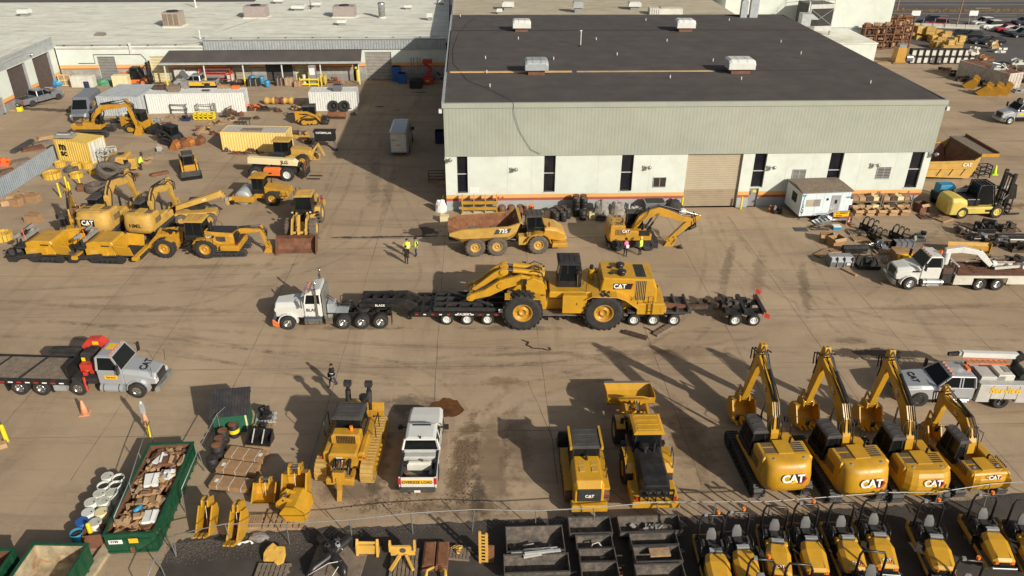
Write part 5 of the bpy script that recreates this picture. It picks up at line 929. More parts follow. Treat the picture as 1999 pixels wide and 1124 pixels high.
# light duty bodies
def body(t,st,m,name='body',bev=.04):return mk(name,t,lambda b:b.loft([[(x,-w,zb),(x,-w,zs),(x,-wt,zt),(x,wt,zt),(x,w,zs),(x,w,zb)]for x,w,zb,zs,wt,zt in st],m),bev)
def wells(t,xs,w,r):mk('wheel_arch',t,lambda b:[b.cyl((x,s*(w-.3),r),(x,s*(w+.012),r),r*1.17,BLKM,n=18)for x in xs for s in(-1,1)])
def pickup(label,m,group=None,wm=ALU,crew=.5,bed=True,k=1.0,L=5.9):
 """front axle at x=1.9"""
 t=thing('pickup_truck',label,'pickup',group);w=.98
 body(t,[(2.85,.82,.5,.85,.7,1.0),(2.7,.94,.42,.95,.78,1.12),(1.9,w,.42,1.0,.84,1.20),(.95,w,.42,1.05,.86,1.24)],m,'hood')
 mk('grille',t,lambda b:(b.box(2.86,2.9,-.5,.5,.62,.95,CHR),b.box(2.9,2.91,-.44,.44,.66,.9,BLKM)))
 bumper(t,3.05,.95,.38,CHR,.22)
 for s in(-1,1):mk('headlight',t,lambda b:b.box(2.74,2.85,s*.7-.14,s*.7+.14,.72,.96,HLENS))
 cab_shell(t,-1.15,.95,w,.42,1.2,1.9,m,.62,.16,split=(.48,))
 if bed:
  mk('bed',t,lambda b:(b.box(-3.25,-1.2,-w,-w+.1,.45,1.2,m),b.box(-3.25,-1.2,w-.1,w,.45,1.2,m),b.box(-1.3,-1.2,-w+.1,w-.1,.45,1.2,m),b.box(-3.2,-1.3,-w+.1,w-.1,.6,.66,BLKM),b.box(-3.2,-1.3,-w+.1,-w+.13,.66,1.15,BLKM),b.box(-3.2,-1.3,w-.13,w-.1,.66,1.15,BLKM),b.box(-3.25,-1.2,-w-.005,-w+.12,1.2,1.23,BLK),b.box(-3.25,-1.2,w-.12,w+.005,1.2,1.23,BLK)),.02)
  mk('tailgate',t,lambda b:b.box(-3.32,-3.25,-w+.12,w-.12,.55,1.2,m),.02);mk('rear_bumper',t,lambda b:b.box(-3.55,-3.3,-.92,.92,.4,.58,DGR),.03)
  for s in(-1,1):mk('tail_light',t,lambda b:b.box(-3.33,-3.2,s*.92-.075,s*.92+.075,.75,1.12,TLENS))
  mk('number_plate',t,lambda b:b.box(-3.57,-3.55,-.16,.16,.42,.56,PAPER))
 wells(t,(1.9,-2.0),w,.4)
 for x in(1.9,-2.0):
  for s in(-1,1):wheel(t,x,s*.87,.40,.27,wm,s,RUB,.58)
 for s in(-1,1):mk('mirror',t,lambda b:(b.beam((.65,s*w,1.3),(.62,s*(w+.22),1.36),.06,.06,BLK),b.box(.55,.68,s*(w+.3)-.13,s*(w+.3)+.13,1.22,1.5,BLK)))
 for s in(-1,1):mk('door_handle',t,lambda b:[b.box(x,x+.16,s*w-.015,s*w+.015,1.08,1.12,BLK)for x in(-.05,-.9)])
 mk('side_trim',t,lambda b:[b.box(x,x+.015,s*w-.012,s*w+.012,.5,1.2,DGR)for x in(-.1,.9,-1.17)for s in(-1,1)]);return t
o=pickup('white pickup with oversize load banner on its tailgate, parked tail towards the fence',WHT);put(o,at(827,884),head((810,965),(832,800)));ov=o
o.scale=(1.04,)*3
mk('banner',o,lambda b:b.box(-3.35,-3.325,-.78,.78,.80,1.06,LOGOY));text('OVERSIZE LOAD',BLET,o,'lettering',.25,(-3.355,0,.92),(-1,0,0),(0,0,1),.02,.008,.86)
mk('bed_tank',o,lambda b:(b.box(-1.75,-1.35,-.85,.85,.66,1.22,LGR,.05),b.box(-2.15,-1.8,-.65,.65,.66,1.12,WHTD,.1),b.cyl((-1.95,.66,.95),(-1.95,.85,.95),.14,BLK,n=8),b.box(-2.0,-1.9,-.2,-.1,1.1,1.22,RUST)))
mk('bed_board',o,lambda b:(b.obox((-2.75,.1,.72),1.2,.3,.06,WOODD,rz=58),b.obox((-2.7,.5,.72),.9,.25,.05,RUSTB,rz=30),b.sph((-2.4,-.7,.72),.25,.2,.14,TARP,8,4)));mk('roof_light_bar',o,lambda b:(b.box(.02,.1,-.5,.5,1.93,1.97,BLK),b.cyl((-1.0,0,1.9),(-1.0,0,2.02),.05,BLK,n=6)));mk('tow_hitch',o,lambda b:b.box(-3.75,-3.5,-.05,.05,.35,.43,RUST))
o=pickup('dark grey pickup parked by the roller doors of the left wing',SILV);put(o,at(83,199),head((48,208),(115,190)))
o=pickup('silver and yellow service pickup with raised hood by the canopy',SIL);put(o,at(383,170),180+1);mk('body_wrap',o,lambda b:[b.box(-3.2,.6,s*.985-.004,s*.985+.004,.5,.98,LOGOY)for s in(-1,1)]);text('Service',BLET,o,'lettering',.42,(-1.9,1.0,.8),(0,1,0));mk('raised_hood',o,lambda b:b.obox((1.4,0,1.85),1.3,1.6,.06,SILV,ry=-52))
# service truck with utility body
def service_truck():
 t=thing('service_truck','silver service truck with utility body, white crane and red ladder','truck');m=SIL;w=1.02
 body(t,[(3.35,.85,.55,1.0,.7,1.15),(3.2,1.0,.5,1.15,.8,1.32),(2.2,w,.5,1.22,.86,1.42),(1.3,w,.5,1.28,.9,1.46)],m,'hood');mk('grille',t,lambda b:(b.box(3.36,3.4,-.6,.6,.7,1.12,CHR),b.box(3.4,3.41,-.54,.54,.74,1.08,BLKM)));bumper(t,3.55,1.05,.42,CHR,.28)
 for s in(-1,1):mk('headlight',t,lambda b:b.box(3.22,3.33,s*.78-.14,s*.78+.14,.85,1.12,HLENS))
 cab_shell(t,-.95,1.35,w,.55,1.4,2.12,m,.75,.16,split=(.42,.35));roof_lamps(t,.45,.6,2.13);big_mirrors(t,.95,w,1.65);steps(t,-.6,1.2,1.1);mk('fuel_tank',t,lambda b:[b.cyl((-.7,s*.95,.5),(.9,s*.95,.5),.22,CHR,n=12)for s in(-1,1)])
 text('CAT',BLET,t,'lettering',.5,(2.35,0,1.425),(.06,0,1),(-1,0,0),.03,.012,1.1);chassis(t,-4.2,3.0,.7)
 def ub(b):
  for s in(-1,1):b.box(-4.3,-1.1,min(s*.62,s*1.16),max(s*.62,s*1.16),.75,1.75,LGR,.03);b.box(-4.3,-3.4,min(s*.65,s*1.15),max(s*.65,s*1.15),.5,.75,LGR);b.box(-1.9,-1.1,min(s*.65,s*1.15),max(s*.65,s*1.15),.5,.75,LGR)
  b.box(-4.3,-1.1,-.62,.62,.8,.9,BLKM)
 u=mk('utility_body',t,ub);mk('locker_seam',u,lambda b:[b.box(x,x+.02,s*1.165-.005,s*1.165+.005,.55,1.7,DGR)for x in(-1.9,-2.7,-3.45)for s in(-1,1)])
 text('Service',LOGOY,u,'lettering',.62,(-2.65,1.17,1.36),(0,1,0),(0,0,1),.03,.008)
 for x in(2.2,-2.65):
  for s in(-1,1):wheel(t,x,s*(.95 if x>0 else .9),.48,.3 if x>0 else .5,BLK,s,RUB,.56)
 wells(t,(2.2,),w,.48);mk('welder_cabinet',t,lambda b:(b.box(-2.3,-1.35,-.55,.62,.9,1.95,LGR,.04),b.box(-3.3,-2.35,-.5,.62,.9,2.1,WHTD,.05),b.box(-2.75,-2.4,.625,.635,1.6,2.0,GRY),b.box(-3.2,-2.85,-.3,.3,2.1,2.13,GRY)))
 mk('hose_reel',t,lambda b:(b.cyl((-4.0,-.5,1.9),(-4.0,.5,1.9),.3,BLKM,n=12),b.box(-4.3,-3.6,-.6,.6,1.5,1.75,BLKM)))
 mk('crane',t,lambda b:(b.cyl((-4.05,-.8,1.7),(-4.05,-.8,2.5),.2,BLK,n=10),b.beam((-4.1,-.8,2.6),(-.6,-.75,2.7),.3,.34,WHT),b.beam((-2.2,-.8,2.62),(-.4,-.78,2.72),.22,.24,LGR),b.cyl((-4.15,-1.0,2.55),(-4.15,-.6,2.55),.28,BLK,n=10),b.obox((-.1,-.75,2.68),.7,.2,.22,BLK,rz=8)))
 mk('ladder',t,lambda b:([b.beam((-3.2,y,2.46 if y<0 else 2.42),(-.6,y,2.46),.06,.08,ORG)for y in(-.5,-.05)],[b.cyl((-3.1+i*.33,-.5,2.46),(-3.1+i*.33,-.05,2.46),.025,ORG,n=5)for i in range(8)]))
 mk('beacon',t,lambda b:b.box(-.8,-.6,-.25,.25,2.13,2.25,ORG));mk('bumper_vise',t,lambda b:(b.box(-4.9,-4.3,-.9,.9,.5,.62,GRY),b.obox((-4.7,.6,.8),.3,.3,.3,DGR),b.beam((-4.6,-.2,.6),(-4.6,-.5,1.6),.06,.06,DGR)));mk('cab_guard',t,lambda b:b.box(-1.1,-1.0,-.9,.9,.9,2.05,BLKM));return t
o=service_truck();o.scale=(1.05,)*3;p=at(1795,792).lerp(at(1928,795),.5);o.rotation_euler=(0,0,R(179));o.location=(p.x+.0,p.y+1.05,0)
# grey truck cut by the right edge
def grey_truck():
 t=thing('crane_truck','silver service truck with black boom at the far right edge','truck');m=SIL
 for s in(-1,1):wheel(t,0,s*1.0,.5,.3,GALV,s,RUB,.6)
 for s in(-1,1):wheel(t,-5,s*.95,.5,.55,GALV,s,RUB,.6)
 chassis(t,-6.5,.9);cab_shell(t,-2.4,-.7,1.02,.9,1.85,2.65,m,.6,.12);truck_nose(t,-.7,1.05,.98,.75,1.8,1.5,m,.85);arch(t,0,.98,.5,m);bumper(t,1.25,1.1,.42,GALV);big_mirrors(t,-.9,1.02,2.1)
 mk('door_sign',t,lambda b:b.box(-1.9,-1.1,1.02,1.03,1.2,1.45,LOGOY));mk('utility_body',t,lambda b:b.box(-6.5,-2.6,-1.15,1.15,.7,1.9,LGR,.05));mk('crane_boom',t,lambda b:(b.beam((-6,.6,2.9),(-.9,.6,3.0),.3,.35,WHT),b.cyl((-.9,.4,3.0),(-.9,.8,3.0),.35,BLKM,n=10),b.box(-2.6,-1.9,-.4,.4,2.66,2.85,RED)));return t
o=grey_truck();p=at(1968,243);o.rotation_euler=(0,0,R(186));o.location=(p.x,p.y+1.1,0)
# vans
def van(label,m,k=1.):
 t=thing('cargo_van',label,'van');w=1.0
 body(t,[(2.95,.8,.45,.85,.7,.95),(2.75,.95,.38,1.0,.8,1.2),(1.95,w,.38,1.1,.88,1.42)],m,'hood')
 c=mk('cargo_body',t,lambda b:b.loft([[(x,-w,.38),(x,-w,1.6),(x,-w*.9,zt-.15),(x,-w*.75,zt),(x,w*.75,zt),(x,w*.9,zt-.15),(x,w,1.6),(x,w,.38)]for x,zt in((-3.3,2.68),(1.05,2.7))],m),.03)
 mk('cab',t,lambda b:b.loft([[(1.95,-w,.38),(1.95,-w,1.3),(1.95,-w*.86,1.42),(1.95,w*.86,1.42),(1.95,w,1.3),(1.95,w,.38)],[(1.05,-w,.38),(1.05,-w,1.9),(1.05,-w*.75,2.68),(1.05,w*.75,2.68),(1.05,w,1.9),(1.05,w,.38)]],m))
 mk('windscreen',t,lambda b:b.add([(1.93,-w*.86,1.47),(1.93,w*.86,1.47),(1.25,w*.74,2.42),(1.25,-w*.74,2.42)],[(0,1,2,3)],GLS));mk('side_window',t,lambda b:[b.add([(1.6,s*1.012,1.3),(.6,s*1.012,1.3),(.6,s*.985,1.9),(1.2,s*.985,1.9)],[(0,1,2,3)],GLS)for s in(-1,1)])
 for x in(1.9,-2.0):
  for s in(-1,1):wheel(t,x,s*.9,.36,.25,GRY,s,RUB,.58)
 wells(t,(1.9,-2.0),w,.36);mk('grille',t,lambda b:b.box(2.9,2.97,-.6,.6,.5,.9,BLKM));bumper(t,3.05,.95,.32,DGR,.2)
 for s in(-1,1):mk('headlight',t,lambda b:b.box(2.78,2.9,s*.74-.14,s*.74+.14,.8,1.05,HLENS))
 mk('mirror',t,lambda b:[b.box(1.35,1.5,s*1.15-.12,s*1.15+.12,1.35,1.75,BLK)for s in(-1,1)]);mk('roof_rib',t,lambda b:[b.box(-3.1+i*.5,-3.0+i*.5,-.7,.7,2.69,2.72,m)for i in range(8)]);return t
o=van('grey high roofed cargo van with yellow lettering, facing the yard',SILV);put(o,at(172,228),head((200,205),(155,245)));text('Service',LOGOY,o,'lettering',.8,(-1.2,1.01,1.6),(0,1,0));o.scale=(1.08,)*3
o=van('silver box van with white rear door standing in the workshop shadow',SIL);put(o,at(785,285),head((780,305),(790,268)));
mk('rear_door',o,lambda b:(b.box(-3.34,-3.3,-.78,.78,.55,2.3,WHTD),b.box(-3.36,-3.34,-.2,.25,1.2,1.3,ORG),b.box(-3.36,-3.34,.3,.72,1.75,1.8,DGR)));mk('corner_post',o,lambda b:[b.box(-3.36,-3.25,s*.92-.1,s*.92+.1,.4,2.5,SILV)for s in(-1,1)]);mk('tail_lamp',o,lambda b:[b.box(-3.38,-3.34,s*.85-.08,s*.85+.08,2.42,2.52,TLENS)for s in(-1,1)])
o.scale=(1.1,)*3
# ------------------------------------------------------------------ articulated dump truck by the workshop wall
def dump_truck():
 t=thing('dump_truck','dusty articulated dump truck with empty rusty body by the workshop wall','dump truck');y=YELD
 for x in(0,-3.6,-5.5):
  for s in(-1,1):wheel(t,x,s*1.28,.86,.66,y,s,RUBD,.5,18)
 mk('rear_chassis',t,lambda b:(b.box(-6.4,-1.5,-.5,.5,.8,1.4,DGR),b.beam((-4.55,.9,.95),(-4.55,-.9,.95),.4,.4,DGR),[b.beam((-5.4,s*.75,1.0),(-3.7,s*.75,1.0),.2,.35,YELD)for s in(-1,1)]))
 B0=[(-7.9,2.35),(-6.6,1.35),(-2.6,1.35),(-1.75,2.75)];top=2.95
 def bodyf(b):
  for s in(-1,1):
   b.loft([[(x,s*yy,z)for x,z,yy in((-7.75,1.95,1.3),(-6.7,1.25,1.05),(-2.7,1.25,1.05),(-1.95,1.7,1.15))],[(x,s*yy,z)for x,z,yy in((-7.7,2.1,1.62),(-6.7,1.75,1.60),(-2.7,1.8,1.60),(-1.9,2.3,1.6))],[(x,s*yy,z)for x,z,yy in((-7.7,2.35,1.66),(-6.7,2.62,1.66),(-2.7,2.75,1.66),(-1.6,3.05,1.6))]],y,cap=False,close=False)
   b.loft([[(x,s*1.66,z)for x,z in((-7.7,2.35),(-6.7,2.62),(-2.7,2.75),(-1.6,3.05))],[(x,s*1.48,z)for x,z in((-7.7,2.35),(-6.7,2.62),(-2.7,2.75),(-1.7,3.05))]],y,cap=False,close=False)
   b.loft([[(x,s*1.48,z)for x,z in((-7.7,2.35),(-6.7,2.62),(-2.7,2.75),(-1.7,3.05))],[(x,s*.95,z)for x,z in((-7.75,2.0),(-6.6,1.4),(-2.7,1.4),(-2.1,2.0))]],RUST,cap=False,close=False)
  b.add([(-7.75,-.95,2.0),(-7.75,.95,2.0),(-6.6,.95,1.4),(-6.6,-.95,1.4),(-2.7,.95,1.4),(-2.7,-.95,1.4),(-2.1,.95,2.0),(-2.1,-.95,2.0),(-1.65,1.5,3.05),(-1.65,-1.5,3.05)],[(0,1,2,3),(3,2,4,5),(5,4,6,7),(7,6,8,9)],RUST)
  b.add([(-1.9,-1.6,1.6),(-1.9,1.6,1.6),(-1.55,1.6,3.1),(-1.55,-1.6,3.1)],[(0,1,2,3)],y);b.box(-1.7,-1.45,-1.6,1.6,3.0,3.14,y);b.box(-7.75,-2.7,-1.05,1.05,1.2,1.26,DGR)
 d=mk('dump_body',t,bodyf);mk('number_panel',d,lambda b:[b.prism([(-3.9,2.1),(-2.6,2.2),(-2.4,2.62),(-3.7,2.55)],s*1.65-.01,s*1.65+.01,DGR)for s in(-1,1)]);text('735',WLET,d,'lettering',.5,(-3.1,-1.665,2.38),(0,-1,0),(0,0,1),.03)
 for s in(-1,1):ram(t,(-1.9,s*.8,1.1),(-3.6,s*.9,1.5),.11)
 mk('front_chassis',t,lambda b:(b.box(-1.6,1.6,-.6,.6,.7,1.3,DGR),b.cyl((0,-1.1,.86),(0,1.1,.86),.3,DGR,n=10),b.box(-1.7,-.9,-1.2,-.5,.8,1.6,YELD),b.box(-1.7,-.9,.5,1.2,.8,1.6,DGR)))
 mk('hood',t,lambda b:b.loft([[(x,-w,zb),(x,-w,zs),(x,-w*.8,zt),(x,w*.8,zt),(x,w,zs),(x,w,zb)]for x,w,zb,zs,zt in((.55,1.15,1.3,2.15,2.4),(1.6,1.08,1.05,1.95,2.2),(2.35,.98,.85,1.55,1.75),(2.5,.9,.8,1.3,1.4))],YEL),.06)
 mk('fender',t,lambda b:[b.loft([[(1.15*cos(a),s*1.0,.86+1.15*sin(a)),(1.15*cos(a),s*1.6,.86+1.15*sin(a)),(1.05*cos(a),s*1.6,.86+1.05*sin(a)),(1.05*cos(a),s*1.0,.86+1.05*sin(a))]for a in[.15+2.7*i/8 for i in range(9)]],YEL)for s in(-1,1)]);mk('bumper',t,lambda b:b.box(1.2,2.55,-1.5,1.5,.55,.95,YEL,.1),.04)
 glassbox(t,-.95,.6,-.8,.8,1.6,3.15,.1,DGR,BLK,lean=.25,roof_over=.08);mk('side_deck',t,lambda b:[b.box(-1.0,.6,min(s*.8,s*1.5),max(s*.8,s*1.5),1.72,1.8,YELD)for s in(-1,1)]);handrail(t,[(-.9,-1.45,1.8),(-.9,-1.45,2.5),(.4,-1.45,2.5),(.4,-1.45,1.8)])
 logo(t,(.2,-.82,1.75),(0,-1,0),(0,0,1),.2,'plain');mk('exhaust_stack',t,lambda b:b.cyl((-1.3,.9,1.5),(-1.3,.9,2.9),.12,RUSTB,n=8));mk('headlight',t,lambda b:[b.box(2.46,2.56,s*.6-.18,s*.6+.18,1.0,1.2,HLENS)for s in(-1,1)]);mirror(t,(.9,-1.15,2.8),-1);mirror(t,(.9,1.15,2.8),1);return t
o=dump_truck();a,c=at(913,500),at(1035,495);o.rotation_euler=(0,0,atan2(c.y-a.y,c.x-a.x));p=c;o.location=(p.x+.55,p.y+1.45,0)
# wheeled excavator
def wheeled_excavator():
 t=excavator('yellow wheeled excavator with boom arched down to the right','machines by the workshop wall',.95,tracks=False,style=None,el=(5.5,2.7),bk=(3.5,.65),tail=2.5,W=1.3,ym=YEL,bent=.7,hood=2.6,flip=True,bw=.35)
 for x in(-1.35,1.35):
  for s in(-1,1):wheel(t,x,s*1.0,.56,.5,BLKM,s,RUB,.55,14)
 mk('undercarriage',t,lambda b:(b.box(-1.9,1.9,-.55,.55,.5,.9,BLKM),b.cyl((0,0,.85),(0,0,1.1),.6,BLKM,n=14),b.box(1.9,2.2,-1.2,1.2,.25,.8,BLKM),b.box(-2.2,-1.9,-1.1,1.1,.3,.6,BLKM),b.box(-.7,.7,-1.25,-.6,.45,.95,BLKM),b.box(-.7,.7,.6,1.25,.45,.95,BLKM)))
 mk('side_window',t,lambda b:b.box(.4,1.35,-1.26,-1.24,1.5,2.0,BLK));logo(t,(-.75,-1.25,1.95),(0,-1,0),(0,0,1),.3,'hex');return t
o=wheeled_excavator();p=at(1232,490);o.rotation_euler=(0,0,R(2));o.location=(p.x+.1,p.y+1.2,0)
# ------------------------------------------------------------------ wheel loaders
def loader(label,group,wb=3.35,r=.82,tw=.62,y=YEL,hoodm=None,roofm=None,rimm=None,bw=2.9,bm_=None,arm=((.9,1.9),(1.9,2.0),(2.9,1.2),(3.6,.6)),bry=0,bucket_on=True,tm=RUB,cabw=.8,logo_st='bar',hl=2.3,guard=False,cage=False):
 """rear axle at x=0, front axle at x=wb"""
 t=thing('wheel_loader',label,'wheel loader',group);hoodm=hoodm or y;roofm=roofm or DGR;rimm=rimm or y
 for x in(0,wb):
  for s in(-1,1):wheel(t,x,s*1.05,r,tw,rimm,s,tm,.54,16)
 mk('rear_frame',t,lambda b:(b.prism([(-hl-.1,.55),(-hl-.25,.8),(-hl-.15,1.15),(-1.4,1.25),(-.9,1.5),(1.1,1.5),(1.3,.6)],-.85,.85,y,'y',.05),b.box(-hl-.3,-1.3,-1.25,1.25,.75,1.2,y,.08)),.03)
 mk('hood',t,lambda b:b.loft([[(x,-w,1.2),(x,-w,z-.25),(x,-w*.8,z),(x,w*.8,z),(x,w,z-.25),(x,w,1.2)]for x,w,z in((-hl,.72,2.0),(-hl+.5,.78,2.12),(.1,.75,2.3))],hoodm),.05)
 mk('rear_grille',t,lambda b:(b.box(-hl-.04,-hl+.02,-.6,.6,1.3,1.85,BLKM),[b.box(-hl-.06,-hl-.04,-.6,.6,1.38+i*.12,1.42+i*.12,DGR)for i in range(4)]))
 mk('side_grille',t,lambda b:[b.box(-1.7,-.9,s*.78-.012,s*.78+.012,1.4,1.85,DGR)for s in(-1,1)])
 for s in(-1,1):
  mk('rear_fender',t,lambda b:b.loft([[(x,s*.72,z),(x,s*1.3,z),(x,s*1.3,z-.06),(x,s*.72,z-.06)]for x,z in((-.95,1.35),(-.6,1.7),(0,1.82),(.7,1.75),(1.0,1.4))],y));mk('front_fender',t,lambda b:b.loft([[(x,s*.78,z),(x,s*1.3,z),(x,s*1.3,z-.06),(x,s*.78,z-.06)]for x,z in((wb-.8,1.55),(wb-.3,1.78),(wb+.3,1.7))],y))
  mk('ladder',t,lambda b:[b.box(1.15,1.5,s*1.1-.15,s*1.1+.15,z,z+.05,BLK)for z in(.5,.85,1.2,1.5)]);mk('tail_light',t,lambda b:b.box(-hl-.2,-hl-.1,s*.95-.12,s*.95+.12,1.2,1.36,TLENS))
  handrail(t,[(-.2,s*1.25,1.8),(-.2,s*1.25,2.5),(-.8,s*1.25,2.3),(-.8,s*1.25,1.5)]);mirror(t,(1.9,s*.85,2.75),s)
 mk('air_intake',t,lambda b:(b.cyl((-.35,.25,2.2),(-.35,.25,2.75),.1,BLK,n=8),b.cyl((-.35,.25,2.6),(-.35,.25,2.8),.2,BLK,n=10),b.cyl((-.3,-.25,2.2),(-.3,-.25,2.85),.07,BLK,n=8)))
 glassbox(t,.15,1.75,-cabw,cabw,1.5,3.15,.1,roofm,BLK,lean=.15,roof_over=.14)
 mk('front_frame',t,lambda b:(b.box(1.2,2.1,-.35,.35,.55,1.3,BLKM),[pol(b,[(wb-.9,.6),(wb-1.15,1.9),(wb-.75,2.15),(wb-.3,1.9),(wb+.55,.9),(wb+.5,.5)],.14,y,s*.48)for s in(-1,1)],b.box(wb-.8,wb+.4,-.45,.45,.5,1.2,y),b.cyl((wb,-.9,r),(wb,.9,r),.26,y,n=10),b.cyl((0,-.9,r),(0,.9,r),.26,y,n=10)),.02)
 P=[(wb-1.3+x,z)for x,z in arm]
 for s in(-1,1):mk('lift_arm',t,lambda b:spine(b,P,[.35,.5,.45,.32],.14,y,s*.62),.02);ram(t,(wb-.6,s*.52,.9),((P[1][0]+P[2][0])/2,s*.55,(P[1][1]+P[2][1])/2-.1),.09)
 mk('tilt_lever',t,lambda b:(spine(b,[(P[1][0]-.1,P[1][1]+.5),(P[2][0]-.1,P[2][1]+.15),(P[3][0]-.1,P[3][1]+.1)],[.2,.34,.2],.2,y),b.cyl((P[2][0]-.3,-.7,P[2][1]),(P[2][0]-.3,.7,P[2][1]),.14,y,n=8)));ram(t,(wb-.9,0,1.95),(P[1][0]-.05,0,P[1][1]+.5),.1)
 mk('work_lamp',t,lambda b:[(b.box(wb-.75,wb-.6,s*.8-.1,s*.8+.1,2.1,2.28,BLK),b.box(wb-.6,wb-.59,s*.8-.08,s*.8+.08,2.12,2.26,HLENS))for s in(-1,1)])
 if bucket_on:
  m=bm_ or y;ex,ez=P[3]
  def bk(b):
   pr_=[(.0,1.0),(-.2,.55),(-.15,.1),(.25,-.3),(.9,-.38),(1.35,-.36)];q=[(x,z)for x,z in pr_];a,c=-bw/2,bw/2
   b.loft([[(x,a,z)for x,z in q],[(x,c,z)for x,z in q]],m,False,False,False);q2=[(x+.05*(1 if i<4 else 0),z+.05*(i>1))for i,(x,z)in enumerate(q)];b.loft([[(x,c,z)for x,z in q2],[(x,a,z)for x,z in q2]],m,False,False,False)
   for yy in(a,c):pol(b,[(.05,1.0)]+q[1:]+[(1.1,.05),(.45,.75)],.05,m,yy)
   b.box(1.25,1.5,a,c,-.40,-.34,DGR)
   if guard:b.prism([(-bw*.42,1.0),(bw*.42,1.0),(bw*.2,1.5),(-bw*.2,1.5)],-.06,0,m,'x')
   for yy in(-.6,.6):pol(b,[(-.15,.75),(-.5,.35),(-.45,0),(-.1,-.05)],.12,m,yy)
   pol(b,[(-.12,.95),(-.45,.65),(-.15,.45)],.12,m,0)
  o=mk('bucket',t,bk,.01);o.location=(ex+.45,0,ez+.1);o.rotation_euler=(0,R(bry),0)
 if logo_st:logo(t,(-.35,-.78,1.85),(0,-1,0),(0,0,1),.2,logo_st);logo(t,(-.35,.78,1.85),(0,1,0),(0,0,1),.2,logo_st)
 if cage:mk('engine_guard',t,lambda b:[b.tube([(x,-1.2,1.9),(x,-1.2,2.9),(x,-.8,2.9),(x,-.8,1.9)],.03,BLK,5)for x in(-.4,-1.4)])
 return t
o=loader('yellow wheel loader with black hood and black radiator, bucket raised, by the fence','wheel loaders',hoodm=BLK,roofm=YELN,y=YELN,bry=-38,arm=((.9,1.9),(1.9,2.0),(2.8,1.2),(3.4,.75)),hl=2.7,logo_st=None,guard=True);put(o,at(1258,935),head((1262,985),(1222,820)));mk('rear_guard',o,lambda b:([b.box(-2.95,-2.85,y,y+.05,1.0,1.9,BLK)for y in(-.9,-.45,0,.42,.85)],[b.box(-2.96,-2.84,-.9,.9,z,z+.06,BLK)for z in(1.1,1.5,1.85)]))
o=loader('yellow wheel loader without bucket, black hood and cream roof, end of the left row','wheel loaders',wb=3.5,r=.88,hoodm=YEL,roofm=YELD,bucket_on=False,hl=2.6,arm=((.9,1.9),(1.9,1.7),(2.6,1.0),(3.1,.4)));mk('hood_cover',o,lambda b:b.box(-2.4,-.1,-.6,.6,2.2,2.3,BLK,.05));mk('rear_panel',o,lambda b:b.box(-2.72,-2.5,-.8,.8,1.2,2.15,BLK,.05));put(o,at(404,505)+Vector((0,1.3,0)),180-1)
o=loader('worn wheel loader with wide rusty bucket facing the camera','wheel loaders',wb=3.5,r=.9,tw=.68,y=YELD,roofm=YELD,bw=3.4,bm_=RUSTB,tm=RUBD,arm=((.9,1.9),(1.9,1.9),(2.8,1.0),(3.3,.35)),bry=8,logo_st=None,cage=True);put(o,at(604,432),head((604,425),(578,490)))
